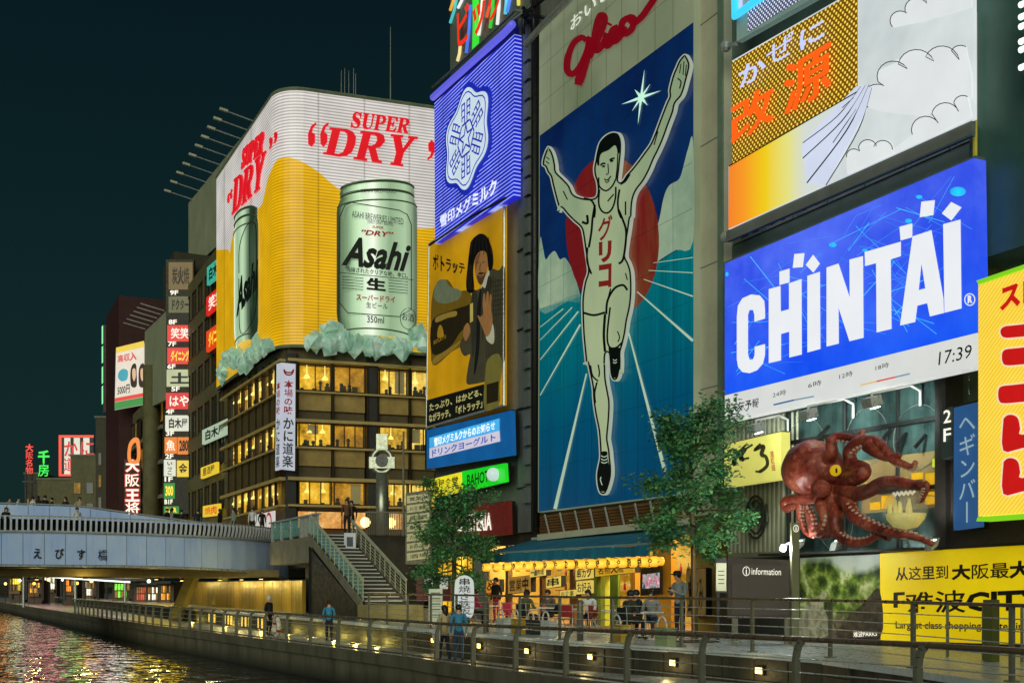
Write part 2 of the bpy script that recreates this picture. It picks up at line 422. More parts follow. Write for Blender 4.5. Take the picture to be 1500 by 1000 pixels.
def win(F, s0, s1, z0, z1, parent, room=None, depth=.9, fw=.07, mull=0, glass=None, name='window', fm=None, lamp=0, stuff=0, seed=0):
    b = MB(); fm = fm or M_frame
    for (a0, a1, c0, c1) in ((s0, s1, z0, z0 + fw), (s0, s1, z1 - fw, z1), (s0, s0 + fw, z0 + fw, z1 - fw), (s1 - fw, s1, z0 + fw, z1 - fw)):
        F.box(a0, a1, c0, c1, -.16, .03, b)
    for k in range(mull):
        sm = s0 + (s1 - s0) * (k + 1) / (mull + 1); F.box(sm - fw * .4, sm + fw * .4, z0 + fw, z1 - fw, -.13, .0, b)
    wnd = b.build(name, fm, parent)
    F.box(s0 + fw * .5, s1 - fw * .5, z0 + fw * .5, z1 - fw * .5, -.09, -.075).build('pane', glass or M_glass, wnd)
    if room:
        bb = MB(); F.box(s0, s1, z0, z1, -depth - .04, -depth, bb)
        bb.build('lit_room', room, wnd)
        q = random.Random(seed)
        if lamp:
            lb = MB()
            for k in range(lamp):
                u = s0 + (s1 - s0) * (k + .5 + q.uniform(-.25, .25)) / lamp; zz = z1 - (z1 - z0) * q.uniform(.28, .45); r = (z1 - z0) * .10
                lb.lathe(F.P(u, zz, -depth * .55), [(r * 1.25, -r * .8), (r * 1.15, -r * .3), (r * .6, r * .5), (.04, r * .8), (.03, z1 - zz)], 10)
            lb.build('pendant_lamp', M_lampy, wnd)
        if stuff:
            sb = MB()
            for k in range(stuff):
                u = q.uniform(s0 + .2, s1 - .3); h = (z1 - z0) * q.uniform(.1, .32); ww = q.uniform(.12, .4)
                F.box(u, u + ww, z0 + fw, z0 + h, -depth * .8, -depth * .5, sb)
                if q.random() < .5: sb.ball(F.P(u + ww / 2, z0 + h + .14, -depth * .65), .14, n=8, m=6)
            sb.build('furniture', M_brown, wnd)
    return wnd
# ================================================================== the bridge
BZ = 4.7
br = thing('arched_footbridge', 'pale panelled road bridge curving across the canal', 'bridge', (0, 66, -1))
XA, YA, RA = 8.4, 62.0, 10.5
def bpath(s):                                   # near edge: straight from the far bank, then a quarter turn
    if s <= 0: return Vector((XA + s, YA, 0)), 0.0
    th = s / RA
    if th < R(84): return Vector((XA + RA * math.sin(th), YA + RA * (1 - math.cos(th)), 0)), th
    th0 = R(84); e = Vector((XA + RA * math.sin(th0), YA + RA * (1 - math.cos(th0)), 0)); return e + Vector((math.cos(th0), math.sin(th0), 0)) * (s - RA * th0), th0
def bz(s):                                      # fascia bottom and top, slightly humped
    x = max(-20, min(15.4, s)); t = 4.74 + .012 * max(0, 15 - abs(x + 4)) ; bt = 3.18 - max(0, (x + 2)) ** 2 * .0028
    return bt, t
mp, n = newmat('fascia_panel')
f = n.noise(.6, n.coord((1, 1, .5)), 4)
st_ = n.noise(3.2, n.coord((1.2, 1.2, .10)), 5, .65)
n.set(Base_Color=n.mix(n.mapr(st_, .55, .78, 0, .35), n.ramp(f, [(.3, lin((164, 194, 255))), (.7, lin((202, 222, 255)))]), lin((112, 126, 150))), Roughness=n.mapr(st_, .3, .7, .22, .5), Metallic=.05)
s = -20.5; END = RA * R(84)
bp_pan = MB(); 
while s < END:
    e = min(s + 1.0, END); p0, a0 = bpath(s + .012); p1, a1 = bpath(e - .012); b0, t0 = bz(s); b1, t1 = bz(e)
    q = MB(); nn = Vector((math.sin((a0 + a1) / 2), -math.cos((a0 + a1) / 2), 0))
    V = [p0 + Vector((0, 0, b0 + .12)), p1 + Vector((0, 0, b1 + .12)), p1 + Vector((0, 0, t1)), p0 + Vector((0, 0, t0))]
    q.prism(V, nn * .05); q.build('fascia_panel', mp, br)
    s = e
def strip(name, m, ofs, za, zb, o_in, s0=-20.5, s1=END, step=.7):
    """band that follows the near edge; za/zb are functions of s"""
    q = MB(); V = []; k = 0; s = s0
    while True:
        p, a = bpath(s); nn = Vector((math.sin(a), -math.cos(a), 0))
        for o, z in ((ofs, zb(s)), (ofs, za(s)), (o_in, za(s)), (o_in, zb(s))): V.append(p + nn * o + Vector((0, 0, z)))
        k += 1
        if s >= s1: break
        s = min(s1, s + step)
    q.add(V, [(i * 4 + j, i * 4 + (j + 1) % 4, i * 4 + 4 + (j + 1) % 4, i * 4 + 4 + j) for i in range(k - 1) for j in range(4)] + [(0, 1, 2, 3), tuple((k - 1) * 4 + j for j in (3, 2, 1, 0))])
    return q.build(name, m, br)
strip('fascia_backing', M_dark, -.01, lambda s: bz(s)[0] + .05, lambda s: bz(s)[1] - .02, -.4)
strip('coping', M_steel, .16, lambda s: bz(s)[1] + .02, lambda s: bz(s)[1] + .12, -.35)
strip('handrail', M_steel, .12, lambda s: bz(s)[1] + .80, lambda s: bz(s)[1] + .87, -.06)
strip('lower_lip', M_steel, .1, lambda s: bz(s)[0] + .0, lambda s: bz(s)[0] + .10, -.3)
strip('gap_dark_strip', M_dglass, -.04, lambda s: bz(s)[1] + .13, lambda s: bz(s)[1] + .70, -.07)  # dark band added so the gaps between balusters read dark
M_balu = mat('brushed_baluster', (222, 226, 240), .35, metal=.1, var=.08)
bal = bpy.data.meshes.new('baluster'); bb = MB()
for (y0, z0, y1, z1) in ((-.02, 0, .10, .36), (.10, .36, .13, .60), (.13, .60, .02, .74)):
    bb.bar((0, -y0, z0), (0, -y1, z1), .10, .10, (0, -1, 0))
bal.from_pydata(bb.v, [], bb.f); bal.materials.append(M_balu); bal.update()
s = -6.6; cnt = 0
while s < END:
    p, a = bpath(s); o = link('baluster', bal, br); o.location = p + Vector((0, 0, bz(s)[1] + .11)); o.rotation_euler = (0, 0, a); s += .27; cnt += 1
# deck, underside and far parapet
q = MB(); V = []; Fc = []; pts = []
s = -20.5
while s <= END + .01: pts.append((bpath(s)[0], s)); s += .9
lo = [p - Vector((0, 0, 0)) for p, _ in pts]
for i in range(len(pts) - 1):
    (p, sa), (r_, sb) = pts[i], pts[i + 1]; za, zb = bz(sa), bz(sb)
    fx = lambda v: Vector((v.x, 74.5, 0))
    q.add([p + Vector((0, .3, za[1] - .04)), r_ + Vector((0, .3, zb[1] - .04)), fx(r_) + Vector((0, 0, zb[1] - .04)), fx(p) + Vector((0, 0, za[1] - .04))], [(0, 1, 2, 3)], 0)
    q.add([p + Vector((0, .3, za[0] + .03)), r_ + Vector((0, .3, zb[0] + .03)), fx(r_) + Vector((0, 0, zb[0] + .03)), fx(p) + Vector((0, 0, za[0] + .03))], [(3, 2, 1, 0)], 1)
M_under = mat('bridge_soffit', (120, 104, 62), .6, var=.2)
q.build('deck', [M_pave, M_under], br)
def ztop(x): return 6.75 if x < 6 else max(5.4, 6.75 - (x - 6) * .115)
xs = [-13 + k * 1.1 for k in range(29)]
for xa, xb in zip(xs, xs[1:]):                 # raised upper deck: pale parapet panels and its walkway
    MB().prism([(xa + .012, 69.0, 4.6), (xb - .012, 69.0, 4.6), (xb - .012, 69.0, ztop(xb)), (xa + .012, 69.0, ztop(xa))], (0, -.05, 0)).build('upper_panel', mp, br)
q = MB()
for xa, xb in zip(xs, xs[1:]):
    q.add([(xa, 69.0, ztop(xa) - 1), (xb, 69.0, ztop(xb) - 1), (xb, 75, ztop(xb) - 1), (xa, 75, ztop(xa) - 1)], [(0, 1, 2, 3)]); q.add([(xa, 69.0, ztop(xa)), (xb, 69.0, ztop(xb)), (xb, 69.2, ztop(xb)), (xa, 69.2, ztop(xa)), (xa, 69.2, 4.6), (xb, 69.2, 4.6)], [(0, 1, 2, 3), (3, 2, 5, 4)])
q.build('upper_deck', M_pave, br)
MB().tube([(x, 69.0, ztop(x) + .08) for x in xs], .05, 6).build('upper_handrail', M_steel, br, True)
# name on the fascia, one character to a panel
M_ink = mat('ink', (18, 20, 24), .5, var=0)
for ch, (cx, cy) in zip('えびす橋', ((54.5, 810.5), (86.5, 811), (118.5, 812), (150, 813))):
    text(ch, [(cx - 7, cy - 9), (cx + 7, cy - 9), (cx + 7, cy + 8), (cx - 7, cy + 8)], PY(61.95), .03, M_ink, br, 'name_character', bold=.025, em=True)
# slanted pier and soffit beams, lights in the soffit
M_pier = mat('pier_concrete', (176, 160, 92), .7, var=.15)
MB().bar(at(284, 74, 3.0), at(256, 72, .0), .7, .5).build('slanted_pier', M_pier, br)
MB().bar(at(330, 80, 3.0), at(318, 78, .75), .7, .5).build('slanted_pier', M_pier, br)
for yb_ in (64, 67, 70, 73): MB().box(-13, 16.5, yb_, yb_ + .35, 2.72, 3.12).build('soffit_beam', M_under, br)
# lamp strip of the moored boat pier seen through the arch
# ------------------------------------------------------------------ landing, abutment and stair
ab = thing('bridge_landing', 'concrete landing of the bridge beside the stair, glass parapet', 'landing', (18, 60, TZ))
MB().box(15.3, 22, 51.2, 61.2, 3.35, 4.6).build('landing_slab', M_conc, ab); MB().box(18.9, 22, 61.2, 75.6, 3.35, 4.6).build('landing_slab', M_conc, ab)
MB().box(17.2, 22, 51.6, 61.0, TZ, 3.35).build('abutment_wall', M_dark, ab)
M_gold = mat('gold_wall_panel', (176, 142, 40), .42, metal=.35, var=.3, vs=.8, streak=.7)
for k in range(16): MB().box(15.9, 16.1, 57 + k * 2.05, 57 + k * 2.05 + 2.0, TZ, 2.5).build('wall_panel', M_gold, ab)
M_teal = glassmat('teal_parapet_glass', (110, 180, 172), .12, .55)
for k in range(3): MB().box(15.28, 15.36, 55.1 + k * 1.9, 56.9 + k * 1.9, 4.72, 5.55).build('parapet_pane', M_teal, ab)
for k in range(4): MB().box(15.24, 15.40, 54.98 + k * 1.9, 55.07 + k * 1.9, 4.6, 5.65).build('parapet_post', M_steel, ab)
MB().box(15.22, 15.42, 51.9, 61.2, 5.60, 5.68).build('parapet_rail', M_steel, ab)
for k in range(14): MB().box(15.29, 15.36, 52.1 + k * .2, 52.15 + k * .2, 4.62, 5.6).build('parapet_bar', M_steel, ab)
st = thing('stone_stair', 'stone stair descending from the bridge landing to the terrace', 'stair', (15.8, 43.6, TZ))
SX0, SX1, SY0, SY1, SZ0, SZ1 = 14.65, 16.5, 43.6, 51.2, 1.45, 4.6; NS = 19
M_stair = mat('stair_metal', (178, 182, 158), .4, metal=.15, var=.1); M_tread = mat('stair_tread', (160, 158, 145), .6, bump=.1); M_nose = mat('stair_nosing', (225, 225, 215), .5, var=.06)
for k in range(NS):
    y0 = SY0 + (SY1 - SY0) * k / NS; z1 = SZ0 + (SZ1 - SZ0) * (k + 1) / NS
    tr = MB().box(SX0 + .1, SX1 - .1, y0, SY1 - .002 * k, z1 - .17, z1 - .002 * (NS - k)).build('step', M_concd, st)
    MB().box(SX0 + .12, SX1 - .12, y0 - .012, y0 + .11, z1 - .035, z1 + .006).build('nosing', M_nose, tr)
for xx, nm in ((SX0, 'stringer'), (SX1, 'stringer')):
    MB().prism([(xx, SY0 - .1, SZ0 - .22), (xx, SY1, SZ1 - .30), (xx, SY1, SZ1 + .06), (xx, SY0 - .1, SZ0 + .16)], (.1 if xx == SX1 else -.1, 0, 0)).build('stringer', M_conc, st)
    d0 = Vector((xx, SY0 - .1, SZ0 + .15)); d1 = Vector((xx, SY1, SZ1 + .05))
    MB().bar(d0 + Vector((0, 0, .85)), d1 + Vector((0, 0, .85)), .10, .08).build('handrail', M_stair, st)
    for k in range(13):
        t = k / 12; p = d0.lerp(d1, t); MB().bar(p, p + Vector((0, 0, .9)), .04, .04, (1, 0, 0)).build('baluster', M_stair, st)
    for k in range(12):
        p, q_ = d0.lerp(d1, k / 12 + .008), d0.lerp(d1, (k + 1) / 12 - .008)
        if xx == SX0: MB().prism([p + Vector((0, 0, .1)), q_ + Vector((0, 0, .1)), q_ + Vector((0, 0, .82)), p + Vector((0, 0, .82))], (.012, 0, 0)).build('glass_panel', M_teal, st)
    if xx == SX1:
        for h in (.18, .32, .46, .60, .74): MB().tube([d0 + Vector((0, 0, h)), d1 + Vector((0, 0, h))], .014, 6).build('side_bar', M_stair, st)
MB().box(SX0 - .2, SX1 + .25, 42.2, SY0, TZ, SZ0).build('base_landing', mat('base_stone', (150, 138, 88), .6, var=.2), st)
MB().prism([(SX0 - .05, SY0, TZ), (SX0 - .05, SY1, TZ), (SX0 - .05, SY1, SZ1 - .56), (SX0 - .05, SY0, SZ0 - .26)], (.08, 0, 0)).build('side_wall', M_black, st)  # black sheet stands in for the dark open space under the stair
for k in range(3): MB().box(SX1 + .3, SX1 + 1.4, 42.4, 43.4, TZ, SZ0 - .16 * (k + 1)).build('low_step', M_conc, st) if k == 0 else MB().box(SX1 + .3 + .35 * k, SX1 + 1.75 + .3 * k, 42.42, 43.38, TZ, SZ0 - .16 * (k + 1) - .04).build('low_step', M_conc, st)

# ================================================================== railings
M_rail = mat('rail_bronze', (122, 104, 82), .3, metal=.5, var=.15); M_post = mat('post_grey', (118, 118, 102), .4, metal=.3, var=.25)
pr = thing('promenade_railing', 'low bronze railing along the canal edge of the lower promenade', 'railing', (12, 20, 0))
def curvepts(L, off, ya, yb, step):
    y = ya; out = []
    while y <= yb + 1e-6: out.append(Vector((interp(L, y) + off, y, 0))); y += step
    return out
def zr(p): return Vector((p.x, p.y, zedge(p.y)))
pts = [zr(p) for p in curvepts(EDGE, .12, -8, 96, 1.0)]
MB().tube([p + Vector((.1, 0, 1.13)) for p in pts], .045, 8).build('top_rail', M_rail, pr, True)
MB().tube([p + Vector((.0, 0, .13)) for p in pts], .028, 6).build('bottom_rail', M_rail, pr, True)
for h in (.38, .60, .82): MB().tube([p + Vector((.02, 0, h)) for p in pts], .011, 5).build('cable', M_steel, pr, True)
pm = bpy.data.meshes.new('rail_post'); bb = MB()
prof = [(0, 0), (0, .62), (.0, .82), (.02, .95), (.06, 1.05), (.13, 1.11)]
for (x0, z0), (x1, z1) in zip(prof, prof[1:]): bb.bar((x0, 0, z0), (x1, 0, z1), .075, .12 if z1 < .9 else .10, (1, 0, 0))
pm.from_pydata(bb.v, [], bb.f); pm.materials.append(M_post); pm.update()
y = -6.36
while y < 95:
    x = interp(EDGE, y) + .1; o = link('post', pm, pr); o.location = Vector((x, y, zedge(y))) - WORLD[pr.name] + WORLD[pr.name]; y += 2.58 if y < 45 else 1.9
ur = thing('terrace_railing', 'steel cable railing along the edge of the upper terrace', 'railing', (14.2, 24, TZ))
tpts = curvepts(WALL, .28, -8, 41.5, .75); tpts = [Vector((p.x, p.y, TZ)) for p in tpts]
MB().tube([p + Vector((0, 0, 1.12)) for p in tpts], .03, 8).build('top_rail', M_rail, ur, True)
for h in (.2, .38, .56, .74, .92): MB().tube([p + Vector((0, 0, h)) for p in tpts], .010, 5).build('cable', M_steel, ur, True)
tm = bpy.data.meshes.new('terrace_post'); bb = MB().box(-.03, .03, -.035, .035, 0, 1.1).box(-.08, .08, -.08, .08, 0, .02); tm.from_pydata(bb.v, [], bb.f); tm.materials.append(M_post); tm.update()
for y in (-5, -2, 1, 4, 7, 9.2, 11.6, 14.3, 17.1, 19.3, 21.6, 23.9, 26, 28.2, 30.4, 32.6, 34.8, 37, 39.2, 41.3):
    o = link('post', tm, ur); o.location = (interp(WALL, y) + .28, y, TZ)
# stout bollard posts that stand among them
for px in (712, 850):
    p = PX(14.45).hit(px, 900); b = MB().lathe((p.x, p.y, TZ), [(.085, 0), (.085, .98), (.07, 1.03), (.0, 1.05)], 12); tag(b.build('bollard', M_post, None, True), 'stout grey post by the terrace railing near the ' + ('standing banner sign' if px < 800 else 'awning shop tables'), 'bollard')
# wall washers in the retaining wall
M_wash = glow('wall_light', (255, 214, 110), 6, 0)
for i, (px, py) in enumerate(((641, 886 + 56), (711, 952), (777, 958), (855, 965), (945, 974), (1054, 984))):
    q = PX(13.9).hit(px, py); y = q.y; x = interp(WALL, y) - .01; zz = q.z
    for yy_ in (y,): x = interp(WALL, yy_)
    t = thing('wall_light', 'square amber light set in the retaining wall, ' + ('first', 'second', 'third', 'fourth', 'fifth', 'sixth')[i] + ' from the stair', 'wall light', (x, y, .45), 'amber lights in the retaining wall')
    MB().box(x - .06, x + .05, y - .13, y + .13, .36, .54).build('housing', M_black, t)
    MB().box(x - .075, x - .062, y - .10, y + .10, .39, .51).build('lens', M_wash, t)
    L = bpy.data.objects.new('wall_light_lamp', bpy.data.lights.new('wall_light_lamp', 'POINT')); COL.objects.link(L); L.location = (x - .25, y, .4); L.data.energy = 5; L.data.color = (1, .75, .3); L.data.shadow_soft_size = .08
M_slit = glow('slit_glow', (250, 206, 90), 1.0, 0)
for i, px in enumerate((314, 335, 357, 378)):
    p = PX(13.2).hit(px, 907); y = p.y; x = interp(WALL, y) - .02
    t = thing('slit_light', 'three narrow lit slits in the far retaining wall, %s group from the left' % ('first', 'second', 'third', 'fourth')[i], 'wall light', (x, y, .3), 'slit lights in the far retaining wall')
    for k in range(3): MB().box(x + .0, x + .07, y + k * .75, y + k * .75 + .16, .10, .58).build('slit', M_slit, t)
for i, px in enumerate((300, 345, 390, 425, 455, 487, 520, 552)):
    y = PX(13.6).hit(px, 920).y; x = interp(WALL, y)
    t = thing('deck_washer', 'small amber floor light at the foot of the retaining wall, %s from the left' % ('first', 'second', 'third', 'fourth', 'fifth', 'sixth', 'seventh', 'eighth')[i], 'floor light', (x - .35, y, 0), 'amber floor lights along the wall')
    MB().box(x - .42, x - .28, y - .1, y + .1, 0, .05).build('housing', M_black, t); MB().box(x - .40, x - .30, y - .08, y + .08, .05, .06).build('lens', M_slit, t)
    L = bpy.data.objects.new('washer_lamp', bpy.data.lights.new('washer_lamp', 'POINT')); COL.objects.link(L); L.location = (x - .25, y, .16); L.data.energy = 16; L.data.color = (1, .80, .16); L.data.shadow_soft_size = .06
for i, (x, y) in enumerate(((6, 63.5), (10, 66), (14.5, 60), (14.8, 66), (14.8, 72), (13.5, 78), (14.5, 84), (4, 70))):
    t = thing('soffit_lamp', 'warm downlight under the bridge, ' + ('nearest the water', 'second from the water', 'nearest the stair', 'behind the stair landing', 'deep behind the landing', 'beyond the far parapet', 'farthest along the gold wall', 'over the middle of the canal')[i], 'lamp', (x, y, 2.7), 'warm downlights under the bridge')
    MB().lathe((x, y, 2.58), [(.12, 0), (.14, .12)], 12).build('housing', M_black, t); MB().lathe((x, y, 2.565), [(.10, 0), (.10, .012)], 12).build('lens', M_wash, t)
    L = bpy.data.objects.new('soffit_light', bpy.data.lights.new('soffit_light', 'POINT')); COL.objects.link(L); L.location = (x, y, 2.35); L.data.energy = 60; L.data.color = (1, .80, .25); L.data.shadow_soft_size = .12
# ================================================================== corner building with the beer sign
A_ = at(415, 77, 0); B_ = at(640, 80.5, 0); C_ = at(325, 94, 0)
kb = thing('corner_building', 'brown restaurant block at the bridge corner with lit window bands', 'building', (A_.x, A_.y, 4.6))
FR = Face((A_.x, A_.y), (B_.x, B_.y)); FR.L = 30
FL = Face((C_.x, C_.y), (A_.x, A_.y))
def zy(y, d=77.0): return CH + (HY - y) * d / FPX
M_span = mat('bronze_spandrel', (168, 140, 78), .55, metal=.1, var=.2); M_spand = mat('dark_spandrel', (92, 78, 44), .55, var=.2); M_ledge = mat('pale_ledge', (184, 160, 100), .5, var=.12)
core = MB(); rec = 1.25
pts = [FL.P(0, 4.6, -rec), FL.P(FL.L - .6, 4.6, -rec), FR.P(.9, 4.6, -rec), FR.P(30, 4.6, -rec), FR.P(30, 4.6, -16), FL.P(0, 4.6, -14)]
core.prism([Vector((p.x, p.y, 4.6)) for p in pts], (0, 0, zy(505) - 4.6)); core.build('core_wall', M_dark, kb)
bands = [(zy(570), zy(530)), (zy(652), zy(617)), (zy(738), zy(703))]
spans = [(zy(616), zy(572)), (zy(698), zy(654))]
bx = [FR.s(p) for p in (436, 487.5, 537)] ; bx2 = [FR.s(p) for p in (554, 600.7, 640)] + [FR.s(640) + 6]
def rightbays():
    for a, c in zip(bx, bx[1:]): yield a, c
    for a, c in zip(bx2, bx2[1:]): yield a, c
ROOMS = [M_room, roommat('lit_room_pale', (150, 110, 30), (226, 186, 70), (255, 236, 150), 1.45), roommat('lit_room_deep', (70, 46, 6), (170, 116, 14), (230, 170, 40), 1.3), M_room, roommat('lit_room_busy', (60, 40, 10), (206, 158, 34), (255, 226, 110), 1.5)]; BLIND = mat('window_blind', (186, 168, 110), .7, em=.25)
k = 0
for (z0, z1) in bands:
    for (s0, s1) in rightbays():
        w_ = win(FR, s0 + .06, s1 - .06, z0, z1, kb, ROOMS[(k * 7) % 5], (.95, .7, 1.05, .85)[k % 4], .08, (1, 0, 2, 1)[(k * 3) % 4], lamp=(2, 1, 3, 0, 2)[(k * 3) % 5], stuff=(4, 7, 2, 6)[k % 4], seed=k * 13 + 5); k += 1
        if k % 3 == 0: sa = s0 + (s1 - s0) * (.1, .55, .3)[(k // 3) % 3]; FR.box(sa, sa + (s1 - s0) * .3, z0 + (z1 - z0) * (.35, .1, .55)[(k // 3) % 3], z1 - .1, -.32, -.28).build('blind', BLIND, w_)
for (z0, z1) in spans:
    for (s0, s1) in rightbays():
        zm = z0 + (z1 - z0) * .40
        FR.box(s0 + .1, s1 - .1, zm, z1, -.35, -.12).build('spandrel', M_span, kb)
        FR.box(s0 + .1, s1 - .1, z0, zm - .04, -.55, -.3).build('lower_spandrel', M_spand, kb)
for (y0, y1) in ((524, 528), (570.5, 573), (612, 616.5), (652.5, 655.5), (697.5, 702.5), (738, 741)):
    FR.box(.3, 30, zy(y1), zy(y0), -.3, .18).build('ledge', M_ledge, kb)
    FL.box(0, FL.L - .3, zy(y1), zy(y0), -.3, .18).build('ledge', M_ledge, kb)
for p in (434.5, 487.5, 538, 553, 600.7): 
    s = FR.s(p); FR.box(s - .05, s + .05, zy(702), zy(516), -.25, .10).build('mullion', M_frame, kb)
s0, s1 = FR.s(539), FR.s(552); FR.box(s0, s1, 4.6, zy(516), -.9, -.02).build('pier', M_dark, kb)
FR.box(0.2, FR.s(434), 4.6, zy(516), -.9, -.05).build('corner_pier', M_dark, kb)
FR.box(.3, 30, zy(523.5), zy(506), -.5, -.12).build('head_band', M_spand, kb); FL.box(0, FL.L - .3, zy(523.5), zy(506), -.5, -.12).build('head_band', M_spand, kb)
lx = [FL.s(p) for p in (334, 344, 354, 364, 374, 384, 394, 403)]
for bi, (z0, z1) in enumerate(bands):
    for j, (s0, s1) in enumerate(zip(lx, lx[1:])):
        win(FL, s0 + .05, s1 - .05, z0, z1, kb, ROOMS[(bi * 3 + j * 2) % 5] if (bi + j) % 4 else M_room2, .42, .07, 0, lamp=1, stuff=2, seed=k); k += 1
for (z0, z1) in spans:
    for s0, s1 in zip(lx, lx[1:]):
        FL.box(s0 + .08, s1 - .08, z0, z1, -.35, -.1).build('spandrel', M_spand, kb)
for p in lx: FL.box(p - .05, p + .05, zy(702), zy(516), -.25, .02).build('mullion', M_frame, kb)
# street level: menu boards and warm shop front
M_menu = roommat('menu_board', (150, 70, 20), (228, 160, 80), (255, 226, 170), .9)
for i, (a, c) in enumerate(((437, 462), (464, 500), (502, 535), (556, 585), (587, 620))):
    FR.box(FR.s(a), FR.s(c), zy(772), zy(748), -.1, .02).build('menu_board', M_menu, kb)
for px in (533, 570):
    MB().ball(FR.P(FR.s(px), zy(763), .5), .36, n=12, m=8).build('globe_lamp', glow('globe', (255, 226, 140), 3.2, 0), kb, True)
FR.box(.3, 30, 4.6, zy(773), -.6, -.3).build('shop_base', M_brown, kb)
shop = FL.box(FL.s(375), FL.s(404), zy(785), zy(745), .02, .12); shop.build('white_shop_sign', glow('white_face', (214, 210, 205), .8), kb)
for r_, m_ in ((.62, mat('sign_red', (170, 30, 50), .4, var=.05, em=.5)), (.46, glow('white_face', (214, 210, 205), .8))):
    MB().lathe(FL.P(FL.s(396.5), zy(763), .13 + (.02 if r_ < .6 else 0)), [(r_ * 1.3, 0), (r_ * 1.3, .02)], 20, FL.n).build('sign_ring', m_, kb)
# corner banner (two faces)
M_ban = glow('banner_white', (196, 200, 212), .78); M_banr = mat('banner_red', (150, 24, 40), .5, em=.35, var=.05); M_bank = mat('banner_ink', (14, 16, 24), .5, var=.05)
cb = thing('corner_banner_sign', 'tall white two-sided vertical sign with dark characters on the building corner', 'sign', (A_.x, A_.y, zy(690)))
PB = PL(FR.P(0, 0, .9), FR.n); PB2 = PL(FL.P(FL.L, 0, .5), FL.n)
panel([(413, 531), (433, 533), (432, 689), (412, 687)], PB, 0, .12, M_ban, cb, 'front_face')
poly([(405, 533), (412, 531), (411, 687), (403, 689)], PB2, 0, M_ban, cb, 'side_face', .1)
b = MB(); ribbon(cr([(416, 541), (418, 547), (423, 549), (428, 547), (430, 541), (427, 545), (419, 545)], True), 2.2, PB, .13, b); b.build('crab_emblem', M_banr, cb)
vtext('本場の味', [(416, 556), (430, 557), (429, 607), (415, 606)], PB, .13, M_banr, cb, bold=.02)
vtext('かに道楽', [(414, 610), (431, 611), (430, 685), (413, 684)], PB, .13, M_bank, cb, bold=.03)
vtext('かに道楽', [(404.5, 612), (410.5, 611), (409.5, 684), (403.5, 686)], PB2, .13, M_bank, cb, bold=.03)
vtext('本場の味', [(404.8, 560), (410.8, 558), (410, 606), (404.3, 608)], PB2, .13, M_banr, cb, bold=.02)

# ------------------------------------------------------------------ the beer sign
bs = thing('beer_can_sign', 'huge wraparound neon beer sign with white foam, yellow beer and a can', 'sign', (A_.x, A_.y, zy(507)))
def tubeface(key, col, gap, em, pitch):
    m, n = newmat(key); c = lin(col); x, y, z = n.xyz()
    st = n.math('PINGPONG', n.math('DIVIDE', z, pitch), .5)
    mask = n.mapr(st, .10, .34)
    seam = n.math('FRACT', n.math('MULTIPLY', n.math('ADD', x, n.math('MULTIPLY', y, .35)), .33))
    sm = n.mapr(n.math('ABSOLUTE', n.math('SUBTRACT', seam, .5)), .47, .5, 1.0, .55)
    f = n.mapr(n.noise(.35, None, 3), .3, .7, .80, 1.12)
    col_ = n.mix(mask, tuple(v * gap for v in c), c)
    n.set(Base_Color=(*[v * .3 for v in c], 1), Roughness=.4, Emission_Color=col_, Emission_Strength=n.math('MULTIPLY', n.math('MULTIPLY', f, sm), em)); return m
M_foam = tubeface('neon_foam', (232, 226, 222), .42, .82, .21); M_beer = tubeface('neon_beer', (246, 188, 10), .55, .80, .21)
ZT, ZB = zy(131), zy(507)
arc = []                                        # plan of the sign: left face, rounded corner, right face
pa, pb_ = FL.P(0, 0, .45), FL.P(FL.L - 1.3, 0, .45); pc, pd = FR.P(1.3, 0, .45), FR.P(26, 0, .45); cc = FR.P(0, 0, .45) * .5 + FL.P(FL.L, 0, .45) * .5
for k in range(7): t = k / 6; arc.append(pb_ * (1 - t) ** 2 + cc * 2 * t * (1 - t) + pc * t * t)
plan = [pa] + arc + [pd]
def foamz(p):                                   # height of the beer line at a plan point, from its pixel column
    L = [(322, 366), (334, 365), (337, 372), (341, 340), (384, 300), (392, 262), (402, 238), (412, 230), (425, 231), (440, 235), (466, 251), (492, 275), (612, 336), (640, 333), (760, 340)]
    r = p - C0; px = CX + FPX * r.dot(RT) / r.dot(FW); d = r.dot(FW)
    for (x0, y0), (x1, y1) in zip(L, L[1:]):
        if x0 <= px <= x1: return CH + (HY - (y0 + (y1 - y0) * (px - x0) / (x1 - x0))) * d / FPX
    return CH + (HY - (L[0][1] if px < L[0][0] else L[-1][1])) * d / FPX
dens = []
for a, c in zip(plan, plan[1:]):
    kk = max(1, int((c - a).length / .6))
    for j in range(kk): dens.append(a.lerp(c, j / kk))
dens.append(plan[-1])
fo, be = MB(), MB()
for a, c in zip(dens, dens[1:]):
    za, zc_ = foamz(a), foamz(c); up = lambda p, z: Vector((p.x, p.y, z))
    fo.add([up(a, za), up(c, zc_), up(c, ZT), up(a, ZT)], [(0, 1, 2, 3)]); be.add([up(a, ZB), up(c, ZB), up(c, zc_), up(a, za)], [(0, 1, 2, 3)])
fo.build('foam_face', M_foam, bs); be.build('beer_face', M_beer, bs)
bk = MB(); bk.prism([Vector((p.x, p.y, ZB - .1)) for p in [pa - FL.n * .1] + [p + (p - C0).normalized() * .12 for p in arc] + [pd - FR.n * .1, pd - FR.n * 8, pa - FL.n * 8]], (0, 0, ZT - ZB + .2)); bk.build('sign_box', M_grey, bs)
rim = MB()
for zz in (ZT, ZB): MB().tube([Vector((p.x, p.y, zz)) + (C0 - p).normalized() * .04 for p in dens], .12, 6).build('sign_rim', mat('rim_green', (120, 132, 104), .5), bs)
# scalloped top edge of the tubes
PSR = PL(FR.P(0, 0, .47), FR.n); PSL = PL(FL.P(0, 0, .47), FL.n)
M_red = glow('neon_red', (214, 18, 32), .95, .08); M_redside = mat('letter_return', (90, 10, 14), .5)
